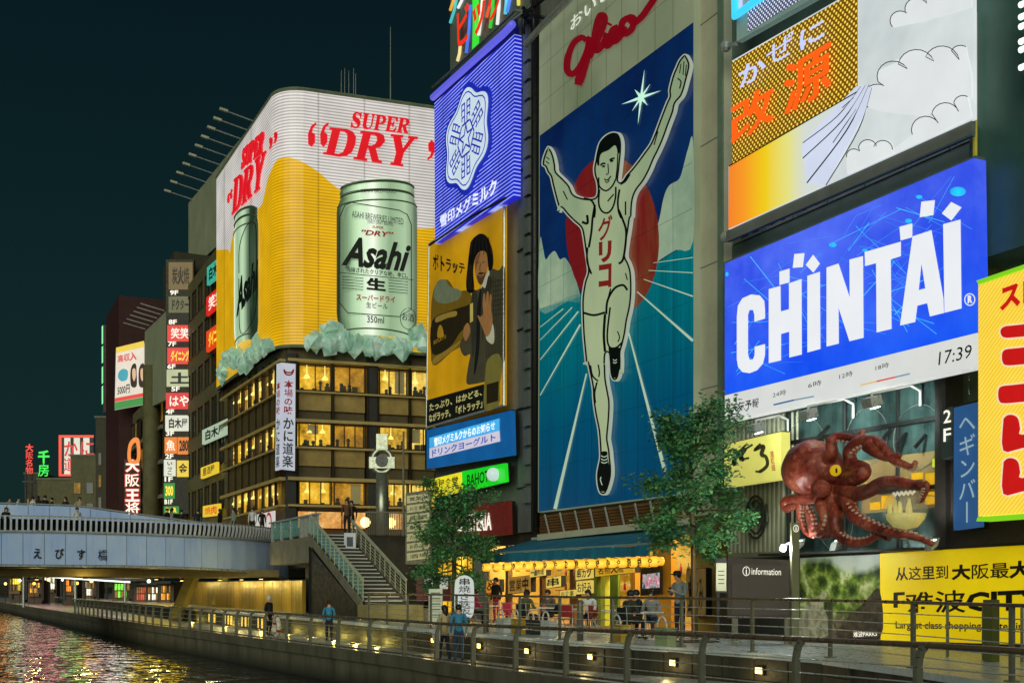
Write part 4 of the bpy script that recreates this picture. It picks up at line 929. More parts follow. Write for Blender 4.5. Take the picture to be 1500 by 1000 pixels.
# ------------------------------------------------------------------ lower quay seen through the arch: lit stalls and lamps on the far promenade
q = random.Random(11)
cols = [('yellow', (250, 226, 60)), ('white', (235, 235, 215)), ('amber', (240, 160, 40)), ('green', (120, 220, 60)), ('red', (214, 60, 40)), ('orange', (250, 140, 40))]
far_spots = [(20, 150, 846, 868, 0), (48, 140, 852, 872, 2), (70, 150, 843, 866, 1), (100, 130, 848, 870, 5), (128, 126, 850, 876, 1), (176, 108, 853, 880, 3), (204, 102, 858, 884, 4), (221, 100, 858, 884, 1), (240, 97, 856, 884, 2)]
for i, (px, d, y0, y1, ci) in enumerate(far_spots):
    wpx = 16 if i != 5 else 24
    th = thing('quayside_stall', 'lit ' + cols[ci][0] + ' stall front on the quay beneath the bridge, ' + ('first', 'second', 'third', 'fourth', 'fifth', 'sixth', 'seventh', 'eighth', 'ninth')[i] + ' from the left', 'stall', at(px, d, .8))
    zt = CH + (HY - y0) * d / FPX; zb = max(.5, CH + (HY - y1) * d / FPX); p0, p1 = at(px - wpx / 2, d, 0), at(px + wpx / 2, d, 0); f = Face((p0.x, p0.y), (p1.x, p1.y))
    f.box(-.2, f.L + .2, .0, zt + .25, -3, -.6).build('booth', M_brown, th); f.box(-.25, f.L + .25, zt + .1, zt + .3, -.6, .5).build('canopy', M_dark, th)
    g_ = glow('stall_' + cols[ci][0], cols[ci][1], 1.5, .55, 3.5); g2_ = glow('stall_dim', (150, 110, 40), .8, .6, 4)
    for a in range(5):
        for c in range(2):
            if q.random() < .12: continue
            u0 = .05 + a * (f.L - .1) / 5; h0 = zb + .3 + c * (zt - zb - .35) / 2; f.box(u0 + .04, u0 + (f.L - .1) / 5 - .04, h0 + .05, h0 + (zt - zb - .35) / 2 - .05, -.62, -.5 - q.random() * .06).build('lit_pane', g_ if q.random() < .6 else g2_, th)
    f.box(0, f.L, zb - .1, zb + .25, -.55, -.2).build('counter', M_wood, th)
bt = thing('quay_canopy', 'long low canopy edged with a white light strip under the bridge', 'canopy', at(90, 118, .8))
a, c = at(-60, 128, None, 836), at(190, 100, None, 852)
MB().bar(a + Vector((.6, .6, .2)), c + Vector((.6, .6, .2)), 2.2, .22).build('roof', M_grey, bt); MB().bar(a, c, .10, .14).build('light_strip', glow('strip_white', (230, 235, 225), 2.2, 0), bt)
for t in (.12, .4, .7, .95): p = a.lerp(c, t) + Vector((.6, .6, 0)); MB().tube([(p.x, p.y, 0), (p.x, p.y, p.z + .1)], .1, 8).build('post', M_steel, bt)

for i, (px, d, w_, z0, z1, c) in enumerate(((8, 165, 5, 5.2, 9, (236, 150, 70)), (34, 150, 4, 5, 9, (214, 230, 186)), (62, 142, 5, 5, 8.5, (226, 150, 150)), (88, 134, 5, 4.8, 8.6, (216, 120, 130)), (112, 128, 3.5, 4.8, 8.4, (160, 206, 110)), (138, 122, 3, 4.8, 8, (250, 190, 90)), (166, 116, 4, 4.6, 8, (240, 206, 196)), (196, 111, 4, 4.6, 8, (240, 236, 214)), (228, 104, 5, 4.4, 7.4, (246, 206, 40)))):  # hidden glowing panels, added to colour the water reflections
    p = at(px, d); th = thing('reflection_panel', 'lit shop fascia above the far quay behind the bridge parapet, %s from the left' % ('first', 'second', 'third', 'fourth', 'fifth', 'sixth', 'seventh', 'eighth', 'ninth')[i], 'sign', (p.x, p.y, 3), 'shop fascias behind the bridge')
    p0, p1 = at(px, d) - RT * w_ / 2, at(px, d) + RT * w_ / 2; f = Face((p0.x, p0.y), (p1.x, p1.y)); f.box(0, f.L, z0, z1, -.3, 0).build('face', glow('reflection_glow%d' % i, c, 2.6, .25, 1.5), th); f.box(-.1, f.L + .1, z0 - .1, z1 + .1, -.6, -.32).build('case', M_black, th)
    for u in (.3, f.L - .3): f.box(u - .1, u + .1, .5, z0, -.5, -.35).build('post', M_black, th)

ql = random.Random(31)
for i in range(12):
    px = 8 + i * 21; d = 150 - i * 4.2 + ql.uniform(-3, 3); p = at(px, d); z = ql.uniform(2.3, 3.0); th = thing('quay_lamp', 'small globe lamp on a post along the far quay, %s from the left' % ('first', 'second', 'third', 'fourth', 'fifth', 'sixth', 'seventh', 'eighth', 'ninth', 'tenth', 'eleventh', 'twelfth')[i], 'lamp', (p.x, p.y, 0), 'globe lamps along the far quay')
    MB().tube([(p.x, p.y, 0), (p.x, p.y, z)], .05, 6).build('post', M_black, th); MB().ball((p.x, p.y, z + .14), .17, n=8, m=6).build('globe', glow('quay_globe%d' % (i % 3), ((255, 220, 110), (230, 240, 200), (255, 180, 70))[i % 3], 5, 0), th, True)

fb = thing('distant_bridge', 'dark low bridge closing the canal in the far distance', 'bridge', (3, 236, -1))
MB().box(-30, 30, 232, 242, 2.6, 6.2).build('deck', M_dark, fb); MB().box(-30, 30, 231.8, 232, 6.2, 7.2).build('parapet', M_conc, fb)
for x in (-10, 2, 14): MB().box(x - .8, x + .8, 233, 241, -2.3, 2.6).build('pier', M_concd, fb)
fq = thing('distant_block', 'dark low building mass beyond the distant bridge', 'building', (0, 262, -1)); MB().box(-60, 40, 258, 275, -2, 16).build('wall', M_olived, fq); MB().box(-60.3, 40.3, 257.8, 275.3, 16, 16.5).build('roof_edge', M_conc, fq)
# ================================================================== slim building with the stacked billboards
XF = 20.0
FM = FXx(XF, 38.7, 50.2)
mbd = thing('billboard_building', 'slim grey building stacked with billboards beside the stair', 'building', (24, 44, TZ))
MB().box(XF + .02, 34, 38.7, 43.3, 4.45, 24.0).build('wall', M_grey, mbd); MB().box(XF + .02, 34, 43.3, 48.9, TZ, 24.0).build('wall', M_grey, mbd)
b = MB()
# corrugated side strip and pipes between this building and the runner sign
M_strip = mat('strip_cladding', (104, 110, 108), .5, var=.15)
p0, p1 = PX(19.7).hit(757, 800), PX(19.7).hit(786, 800)
MB().box(19.75, 20.0, p1.y + .55, p0.y, 4.3, 24.6).build('side_strip', M_strip, mbd)
for k in range(26):
    z = 5.4 + k * .74; MB().box(19.60, 19.76, p1.y + .5, p1.y + .95, z, z + .60).build('louvre_box', M_strip, mbd)
for k in range(6): MB().box(19.68, 19.75, p1.y + 1.0, p0.y - .02, 6 + k * 3.1, 6.06 + k * 3.1).build('seam', M_black, mbd)
MB().tube([(19.75, p1.y + .22, 4.3), (19.75, p1.y + .22, 25.5)], .16, 8).build('drain_pipe', M_black, mbd, True)
MB().tube([(19.8, p1.y + .5, 4.3), (19.8, p1.y + .5, 26)], .07, 8).build('drain_pipe', M_grey, mbd, True)
PMk = PX(19.55); z1 = Zm(620, 0, 2.778)
def stripes(key, c1, c2, pitch, em, duty=.25):
    m, n = newmat(key); x, y, z = n.xyz(); st = n.math('PINGPONG', n.math('DIVIDE', z, pitch), .5); mk = n.mapr(st, duty, duty + .14)
    seam = n.math('FRACT', n.math('MULTIPLY', y, .52)); sm = n.mapr(n.math('ABSOLUTE', n.math('SUBTRACT', seam, .5)), .475, .5, 1.0, .45)
    f = n.mapr(n.noise(.8, None, 4), .3, .7, .72, 1.15)
    n.set(Base_Color=(*[v * .3 for v in lin(c1)], 1), Roughness=.4, Emission_Color=n.mix(mk, lin(c1), lin(c2)), Emission_Strength=n.math('MULTIPLY', n.math('MULTIPLY', f, sm), em)); return m
ms = thing('snowflake_neon_sign', 'blue neon-striped billboard with a white snowflake emblem', 'billboard', PMk.hit(690, 345))
M_blue = stripes('neon_blue', (22, 30, 190), (168, 184, 255), .15, .95, .28)
panel(z1([(45, 420), (372, 140), (368, 800), (48, 992)]), PMk, 0, .3, M_blue, ms, 'face')
M_bluep = glow('sign_blue', (24, 40, 168), .9, .1)
LOGO = [(195, 370), (238, 390), (268, 416), (276, 458), (268, 500), (274, 552), (258, 602), (238, 645), (218, 695), (194, 750), (160, 765), (128, 746), (97, 740), (91, 702), (106, 660), (96, 612), (94, 570), (111, 530), (131, 490), (146, 438), (157, 398), (174, 374)]
ec = PMk.off(.32).hit(686, 204); eY = (PMk.hit(654, 200).y - PMk.hit(719, 200).y) / 2; eZ = 2.2; eY *= 1.06
def EP(u, v, o=0.0): return ec + Vector((-o, -u * eY, v * eZ))
def eout(k): return [EP(k * (1 + .085 * math.cos(6 * a)) * math.sin(a), k * (1 + .085 * math.cos(6 * a)) * math.cos(a)) for a in [2 * math.pi * j / 72 for j in range(72)]]
MB().prism(eout(.98), (-.08, 0, 0)).build('emblem_border', M_bluep, ms)
MB().prism([p + Vector((-.082, 0, 0)) for p in eout(.885)], (-.03, 0, 0)).build('emblem_face', glow('emblem_white', (206, 224, 236), .88), ms)
def estroke(pts, w_, nm='snowflake_line'):
    b = MB(); P = [EP(u, v, .115) for u, v in pts]
    for p, q_ in zip(P, P[1:]): e = (q_ - p).normalized() * w_ * .4; b.bar(p - e, q_ + e, w_, .012, (-1, 0, 0))
    b.build(nm, M_bluep, ms)
ring = [(.81 * (1 + .085 * math.cos(6 * a)) * math.sin(a), .81 * (1 + .085 * math.cos(6 * a)) * math.cos(a)) for a in [2 * math.pi * j / 48 for j in range(49)]]; estroke(ring, .05, 'emblem_ring')
estroke([((.27 if j % 2 == 0 else .11) * math.sin(j * math.pi / 5), (.27 if j % 2 == 0 else .11) * math.cos(j * math.pi / 5)) for j in range(11)], .075, 'star')
for k6 in range(6):
    a = k6 * math.pi / 3; f6 = lambda x, y: (x * math.cos(a) + y * math.sin(a), -x * math.sin(a) + y * math.cos(a))
    estroke([f6(-.15, .30), f6(.15, .30)], .08)
    for sg in (-1, 1):
        estroke([f6(sg * .05, .30), f6(sg * .05, .70), f6(sg * .17, .70), f6(sg * .17, .62)], .07); estroke([f6(sg * .05, .58), f6(sg * .17, .58), f6(sg * .17, .50)], .07); estroke([f6(sg * .05, .45), f6(sg * .16, .45), f6(sg * .16, .39)], .07)
text('雪印メグミルク', z1([(68, 880), (298, 722), (300, 786), (70, 928)]), PMk, .31, glow('milk_white', (226, 232, 250), 1.05, 0), ms, bold=.035, t=.05)
MB().tube([PMk.off(.5).hit(*p) for p in z1([(38, 398), (325, 140), (365, 98)])], .14, 8).build('edge_tube', glow('tube_violet', (96, 96, 220), .95, 0), ms, True)
poly(z1([(42, 396), (372, 106), (372, 140), (45, 420)]), PMk, .05, mat('deep_blue', (10, 14, 70), .5, em=.25, emc=(10, 14, 110)), ms, 'top_band', .2)
MB().tube([PMk.off(.5).hit(*p) for p in z1([(25, 998), (190, 885), (335, 805)])], .05, 6).build('lower_rail', M_black, ms, True)
# gantry over it
gt = thing('roof_gantry', 'dark steel service gantry above the snowflake billboard', 'gantry', PMk.hit(690, 60))
z4 = Zm(640, 0, 7.69); PG = PX(19.2)
for pp in ([(-60, 985), (140, 820), (760, 240), (880, 120), (960, 130)], [(150, 870), (420, 640), (760, 300), (960, 150)]):
    MB().tube([PG.hit(*p) for p in z4(pp)], .05, 6).build('rail', M_grey, gt, True)
poly(z4([(150, 870), (150, 800), (960, 110), (1040, 110), (1040, 190), (880, 200)]), PX(19.5), 0, mat('gantry_plate', (70, 84, 80), .5), gt, 'plate', .1)
for pp in ([(975, 80), (975, 380)], [(1090, 60), (1090, 390)], [(975, 100), (1090, 190)], [(1090, 100), (975, 200)], [(960, 180), (1240, -40)], [(1050, 170), (1240, 210)]):
    MB().tube([PX(19.3).hit(*p) for p in z4(pp)], .07, 6).build('brace', M_black, gt, True)
# roof neon
rn = thing('roof_neon_sign', 'roof neon sign with red kana over coloured tubes', 'sign', PX(19.9).hit(665, 80)); PRn = PX(19.9)
poly(z4([(148, -200), (1000, -900), (1000, 100), (150, 850)]), PRn, -.2, mat('neon_backboard', (104, 116, 106), .6, var=.12), rn, 'backboard', .2)
cl = [((60, 220, 60), 440, -100, 440, 560), ((240, 244, 230), 520, -100, 470, 400), ((70, 120, 230), 380, 60, 330, 600), ((80, 190, 190), 220, 0, 150, 260), ((240, 170, 60), 200, -80, 150, 120), ((60, 200, 60), 640, -100, 600, 320), ((230, 235, 230), 700, -100, 680, 280), ((90, 200, 220), 780, -120, 770, 160), ((230, 210, 90), 900, -200, 920, 60), ((240, 220, 150), 262, 520, 232, 690), ((240, 240, 235), 300, -60, 240, 90), ((230, 90, 60), 620, -100, 560, 200), ((90, 140, 240), 840, -150, 790, 140)]
for i, (c, xa, ya, xb, yb) in enumerate(cl):
    MB().tube([PRn.off(.08).hit(*p) for p in z4([(xa, ya), ((xa + xb) / 2 + 8, (ya + yb) / 2), (xb, yb)])], .07 if i else .17, 6).build('neon_tube', glow('roofneon%d' % i, c, 1.0, 0), rn, True)
text('ビッグ', z4([(222, 120), (770, -330), (765, 120), (232, 590)]), PRn, .22, glow('roof_red', (236, 50, 24), 1.0, 0), rn, bold=.035, t=.08)
# ------------------------------------------------------------------ drinker poster
ps = thing('drink_poster', 'ochre poster of a suited person holding up a palm beside a bottle', 'billboard', PMk.hit(680, 605)); z8 = Zm(620, 320, 3.129); PP = PX(19.6)
mo, n = newmat('poster_ochre_glow'); n.set(Roughness=.5, Base_Color=(*lin((190, 140, 10)), 1), Emission_Color=n.ramp(n.noise(.35, None, 3), [(.3, lin((150, 108, 4))), (.7, lin((206, 152, 12)))]), Emission_Strength=.62)  # poster sheet emits to stand in for lamplight falling on it
panel(z8([(28, 118), (372, -112), (370, 855), (16, 958)]), PP, 0, .12, mo, ps, 'face')
ink = lambda k, c, e=.55: glow('print_' + k, c, e, .15, 2.0)  # poster inks carry the same added glow
def pp(pts, m, nm, o, smooth=True): return poly(cr(z8(pts), True, 4) if smooth else z8(pts), PP, o, m, ps, nm, .006)
pp([(15, 832), (278, 758), (282, 880), (15, 956)], ink('black', (26, 24, 16), .4), 'caption_band', .125, False)
pp([(38, 380), (60, 300), (110, 280), (150, 330), (200, 330), (222, 360), (222, 440), (200, 560), (130, 610), (44, 672), (36, 520)], ink('blur', (112, 88, 20)), 'bottle_blur', .125)
pp([(40, 470), (120, 425), (196, 400), (224, 392), (222, 470), (170, 520), (120, 590), (42, 620)], ink('label', (40, 32, 12)), 'bottle_label', .132)
pp([(66, 545), (66, 512), (74, 490), (82, 490), (90, 512), (92, 540)], ink('gold', (170, 130, 30)), 'bottle_icon', .139)
pp([(48, 360), (64, 290), (100, 280), (118, 310), (170, 330), (160, 370), (90, 390)], ink('cap', (110, 120, 90)), 'bottle_cap', .139)
pp([(300, 232), (345, 238), (372, 225), (372, 470), (372, 640), (350, 700), (300, 740), (230, 758), (198, 752), (205, 680), (215, 622), (190, 630), (172, 605), (170, 570), (195, 520), (215, 470), (218, 400), (228, 335), (262, 318)], ink('tweed', (70, 66, 46)), 'jacket', .132)
for k in range(9): b = MB(); ribbon(z8([(300 + k * 8, 260 + k * 3), (298 + k * 8, 420), (290 + k * 8, 640)]), .8, PP, .139, b); b.build('tweed_line', ink('tweedline', (40, 38, 26)), ps)
for k in range(8): b = MB(); ribbon(z8([(318, 290 + k * 22), (370, 280 + k * 22)]), .8, PP, .139, b); b.build('tweed_line', ink('tweedline', (40, 38, 26)), ps)
pp([(262, 325), (296, 240), (302, 262), (285, 330), (275, 400), (262, 400)], ink('shirt', (190, 190, 160)), 'shirt', .139)
pp([(258, 335), (272, 330), (262, 450), (256, 600), (240, 700), (232, 700), (242, 560), (246, 430)], ink('tie', (30, 30, 26), .4), 'tie', .142)
pp([(222, 100), (258, 70), (290, 82), (312, 130), (320, 180), (317, 224), (300, 236), (290, 160), (262, 150), (238, 180), (228, 240), (232, 330), (205, 338), (196, 300), (205, 200), (213, 132)], ink('hair', (20, 16, 12), .35), 'hair', .145)
pp([(236, 172), (262, 150), (288, 155), (298, 195), (288, 248), (268, 302), (250, 290), (238, 245)], ink('skin', (158, 112, 64)), 'face_print', .139)
for pts in ([(244, 205), (256, 200)], [(270, 203), (284, 198)], [(262, 205), (258, 236), (264, 240)], [(252, 264), (272, 260)]): b = MB(); ribbon(z8(pts), .8, PP, .15, b); b.build('face_line', ink('hair', (20, 16, 12), .35), ps)
pp([(248, 445), (262, 450), (274, 436), (272, 390), (276, 348), (283, 346), (286, 392), (291, 340), (299, 340), (300, 392), (306, 350), (313, 356), (311, 410), (317, 470), (308, 520), (288, 540), (270, 498)], ink('skin', (158, 112, 64)), 'palm', .148)
pp([(290, 520), (316, 480), (326, 540), (318, 575), (290, 555)], ink('shirt', (190, 190, 160)), 'cuff', .146)
pp([(186, 500), (205, 478), (214, 520), (196, 560), (184, 540)], ink('skin', (158, 112, 64)), 'hand', .146)
pp([(285, 700), (300, 640), (345, 620), (362, 680), (350, 760), (346, 850), (280, 872)], ink('can_print', (120, 112, 50)), 'carton', .15)
pp([(290, 760), (345, 745), (343, 835), (290, 850)], ink('label', (40, 32, 12)), 'carton_label', .156, False)
pp([(246, 258), (258, 268), (274, 262), (286, 240), (282, 268), (268, 303), (252, 292)], ink('beard', (84, 58, 34)), 'beard', .142)
pp([(252, 250), (264, 246), (278, 248), (272, 255), (256, 257)], ink('beard2', (60, 40, 24)), 'moustache', .146)
pp([(238, 190), (246, 170), (262, 156), (256, 185), (246, 215), (240, 235)], ink('skin_shade', (122, 84, 46)), 'cheek_shade', .142)
pp([(266, 330), (284, 318), (300, 262), (318, 300), (300, 350), (282, 470), (272, 560)], ink('lapel', (54, 50, 36)), 'lapel', .1435)
pp([(222, 350), (244, 336), (250, 420), (240, 560), (228, 640), (220, 560)], ink('lapel', (54, 50, 36)), 'lapel', .1375)
for k in range(6): b = MB(); ribbon(cr(z8([(232 + 13 * k, 92 - 3 * abs(k - 2)), (222 + 17 * k, 125), (216 + 18 * k if k < 2 else 226 + 17 * k, 165)]), False, 5), .7, PP, .152, b); b.build('hair_strand', ink('hair_light', (60, 46, 30), .4), ps)
for k in range(4): b = MB(); ribbon(cr(z8([(206 + 5 * k, 210), (202 + 6 * k, 270), (208 + 6 * k, 326)]), False, 5), .7, PP, .152, b); b.build('hair_strand', ink('hair_light', (60, 46, 30), .4), ps)
pp([(60, 452), (110, 432), (150, 424), (150, 446), (110, 456), (60, 476)], ink('bottle_gleam', (150, 126, 50)), 'bottle_gleam', .136)
pp([(214, 392), (228, 386), (228, 470), (214, 478)], ink('bottle_neck', (196, 178, 96)), 'bottle_neck', .138, False)
pp([(48, 640), (110, 600), (170, 560), (150, 590), (100, 630), (50, 668)], ink('bottle_foot', (146, 118, 40)), 'bottle_foot', .136)
text('BOTLATTE', z8([(48, 560), (104, 532), (104, 548), (48, 578)]), PP, .14, ink('gold', (170, 130, 30)), ps, bold=.01, t=.004)
text('ボトラッテ', z8([(44, 158), (190, 205), (190, 258), (44, 240)]), PP, .13, ink('black', (26, 24, 16), .4), ps, bold=.045, t=.01)
text('たっぷり、はかどる、', z8([(28, 848), (268, 778), (268, 810), (28, 885)]), PP, .135, ink('cream', (196, 190, 120), .8), ps, bold=.02, t=.01)
text('ながラッテ。「ボトラッテ」', z8([(26, 897), (270, 826), (270, 866), (26, 935)]), PP, .135, ink('cream', (196, 190, 120), .8), ps, bold=.02, t=.01)
for a, c in (((28, 118), (372, -112)), ((372, -112), (370, 855)), ((370, 855), (16, 958)), ((16, 958), (28, 118))):
    MB().tube([PP.off(.1).hit(*p) for p in z8([a, c])], .06, 6).build('frame_bar', M_steel, ps)
# ------------------------------------------------------------------ LED message panel and small shop signs below
z2 = Zm(600, 280, 2.0)
ld = plate('message_panel', 'blue lightbox with white notice text under the ochre poster', z2([(50, 700), (296, 642), (299, 772), (50, 812)]), PX(19.3), glow('led_blue', (16, 88, 150), .85, .2), 0, .2)
PLd = PX(19.3)
poly(z2([(58, 722), (262, 665), (262, 700), (58, 752)]), PLd, .21, glow('led_sky', (70, 170, 226), 1.0, .15), ld, 'upper_strip', .02); poly(z2([(58, 753), (262, 701), (264, 732), (58, 782)]), PLd, .21, glow('led_pink_white', (206, 200, 216), .9, .1), ld, 'lower_strip', .02)
text('雪印メグミルクからのお知らせ', z2([(72, 722), (250, 672), (250, 698), (72, 748)]), PLd, .235, glow('led_text', (240, 248, 255), 1.1, 0), ld, bold=.03, t=.005)
text('ドリンクヨーグルト', z2([(66, 756), (252, 708), (252, 730), (66, 778)]), PLd, .235, glow('led_blue2', (60, 90, 190), .8, 0), ld, bold=.03, t=.005)
gs = plate('shop_lightbox', 'small yellow lightbox sign half hidden by the left tree', z2([(55, 845), (150, 822), (152, 878), (57, 900)]), PX(19.4), G_y if False else glow('lit_lemon', (226, 214, 40), .95, .2), 0, .15); text('麺屋食堂', z2([(65, 850), (142, 833), (142, 862), (65, 880)]), PX(19.4), .16, K_k, gs, bold=.03)
gs = plate('green_lightbox', 'bright green lightbox sign with a white ball above the left tree', z2([(153, 820), (278, 796), (281, 850), (155, 880)]), PX(19.4), glow('lit_neon_green', (24, 206, 30), .95, .15), 0, .15); text('BAHOT', z2([(168, 830), (232, 816), (232, 850), (168, 866)]), PX(19.4), .16, mat('dark_green', (8, 70, 14), .5, em=.1), gs, bold=.02)
MB().ball(PX(19.1).hit(*z2([(245, 829)])[0]), .27, n=14, m=10).build('white_ball', glow('ball_white', (205, 225, 220), .8, .1), gs, True)
cs = plate('coffee_sign', 'dark red shop sign with white capital letters behind the left tree', [(664, 742), (745, 734), (746, 782), (664, 790)], PX(19.5), mat('shop_red', (120, 30, 22), .5, em=.15), 0, .15); text('CAFETERIA', [(668, 753), (720, 750), (720, 776), (668, 780)], PX(19.5), .16, K_w, cs, bold=.03)
mbw = [(FM.s(640), FM.s(664)), (FM.s(667), FM.s(694))]
for s0, s1 in mbw: win(FM, s0, s1, TZ + .1, 3.6, mbd, M_room, .015, .1, 2, name='shop_window', fm=M_black)
FM.box(FM.s(632), FM.s(698), 3.7, 4.0, 0, .5).build('shop_canopy', M_dark, mbd)
# white stacked menu boards by the stair
mn = thing('menu_board_stand', 'tall cream board of stacked shop signs beside the stair top', 'sign', at(612, 50.5, 4.6)); PMn = PD(50.5)
poly([(594, 722), (632, 716), (632, 826), (594, 826)], PMn, -.2, M_conc, mn, 'board', .2)
for k in range(7): poly([(596, 726 + k * 14), (629, 722 + k * 14), (629, 733 + k * 14), (596, 737 + k * 14)], PMn, 0, glow('menu_cream', (170, 164, 112), .6, .3, 3), mn, 'plate', .05); text(('営業中', 'お食事処', '居酒屋', '串カツ', 'たこ焼', 'お好み焼', '酒場')[k], [(600, 728 + k * 14), (626, 725 + k * 14), (626, 731 + k * 14), (600, 734 + k * 14)], PMn, .055, K_k, mn, 'menu_text', .02, t=.01)
# ================================================================== the runner billboard
FG = FXx(XF, 28.0, 38.6)
gb = thing('runner_building', 'building behind the giant runner billboard with an open restaurant below', 'building', (24, 33, TZ))
MB().box(XF + 3.6, 34, 28.3, 38.6, TZ, 30).build('core_wall', M_grey, gb)
MB().box(XF, XF + 3.6, 28.3, 38.6, 4.45, 30).build('upper_wall', M_grey, gb)
PR_ = PX(19.5); run = thing('runner_billboard', 'giant billboard of a runner in a white singlet with raised arms on a blue track', 'billboard', PR_.hit(900, 740))
mt, n = newmat('track_print'); x, y, z = n.xyz(); wob = n.noise(.5, n.coord((1, 1.5, .25)), 4); fin = n.noise(6, n.coord((1, 1.6, .02)), 2)
zz = n.math('ADD', z, n.math('MULTIPLY', n.math('SUBTRACT', wob, .5), 3.0))
c = n.ramp(n.mapr(zz, 5, 15.5), [(0, lin((0, 62, 104))), (.28, lin((0, 78, 112))), (.5, lin((0, 104, 118))), (.75, lin((2, 118, 122))), (1, lin((4, 100, 112)))])
n.set(Base_Color=(0, .04, .06, 1), Roughness=.3, Emission_Color=c, Emission_Strength=n.mapr(fin, .3, .7, .54, .86))
msk, n = newmat('night_sky_print'); f = n.noise(.3, None, 3); n.set(Base_Color=(.002, .01, .03, 1), Roughness=.3, Emission_Color=n.ramp(f, [(.3, lin((4, 20, 66))), (.7, lin((6, 44, 92)))]), Emission_Strength=.85)
mcl, n = newmat('cloud_print'); f = n.noise(.5, None, 4); n.set(Base_Color=(.1, .12, .1, 1), Roughness=.3, Emission_Color=n.ramp(f, [(.3, lin((112, 142, 118))), (.7, lin((168, 190, 156)))]), Emission_Strength=.72)
mhd, n = newmat('header_print'); f = n.noise(.25, None, 3); n.set(Base_Color=(.16, .17, .12, 1), Roughness=.4, Emission_Color=n.ramp(f, [(.3, lin((112, 128, 94))), (.7, lin((160, 170, 136)))]), Emission_Strength=.48)
panel([(790, 42), (1016, -176), (1016, 721), (788, 750)], PR_, -.25, .25, mhd, run, 'sheet')
poly([(790.5, 199), (1015.5, 33), (1015.5, 420), (790.5, 470)], PR_, 0, msk, run, 'sky_print', .006)
poly([(790.5, 452), (840, 432), (900, 420), (960, 386), (1015.5, 352), (1015.5, 720.5), (789, 749)], PR_, .008, mt, run, 'track_print', .006)
poly(cr([(791, 352), (795, 362), (799, 380), (806, 372), (813, 368), (820, 380), (828, 378), (840, 400), (850, 440), (830, 442), (791, 455)], True, 4), PR_, .008, mcl, run, 'cloud_print', .006)
poly(cr([(1015, 208), (1008, 218), (1002, 240), (995, 262), (980, 272), (972, 290), (966, 320), (955, 360), (950, 390), (970, 378), (990, 366), (1015, 353)], True, 4), PR_, .0155, mcl, run, 'cloud_print', .006)
disc = [(897 + 68 * math.cos(a) + 5 * math.sin(a), 345 + 117 * math.sin(a)) for a in [2 * math.pi * k / 48 for k in range(48)]]
mdisc, n = newmat('sun_disc_print'); x, y, z = n.xyz(); fo_ = n.noise(.6, n.coord((1, 2, .4)), 4)
n.set(Base_Color=(.1, .01, .01, 1), Roughness=.3, Emission_Color=n.mix(n.math('MULTIPLY', n.mapr(y, 34.2, 31.2), n.mapr(fo_, .35, .6)), lin((118, 16, 22)), lin((120, 70, 34))), Emission_Strength=.62)
poly(disc, PR_, .023, mdisc, run, 'red_disc', .006)
M_line = glow('lane_white', (176, 200, 172), .8, .1)
for i, (a, b_, w0, w1) in enumerate((((791, 479), (825, 452), .8, 1.2), ((791, 498), (838, 450), .8, 1.4), ((791, 527), (847, 456), 1, 2), ((791, 579), (850, 475), 1.2, 2.6), ((859, 547), (813, 745), 2, 5.2),
        ((957, 385), (1015, 377), .7, 1), ((950, 396), (1015, 399.5), .9, 1.2), ((943, 409), (1015, 434), 1, 2), ((933, 427), (1015, 499), 1.4, 4), ((920, 484), (974, 690), 2, 5.4))):
    b = MB(); ribbon([a, b_], [w0, w1] if i in (4, 8, 9, 7) else [w0, w1], PR_, .03, b); b.build('lane_line', M_line, run)
stc = (939, 143); sp = []
for k in range(16):
    a = math.pi * 2 * k / 16; r_ = (6 if k % 2 else (40 if k % 4 == 0 else 22)) ; 
    sp.append((stc[0] + r_ * math.sin(a) * .72, stc[1] - r_ * math.cos(a)))
poly([(x + (y - 143) * -.12, y - (x - 939) * .35) for x, y in sp], PR_, .03, glow('star_print', (190, 236, 214), 1.0, 0), run, 'star', .006)
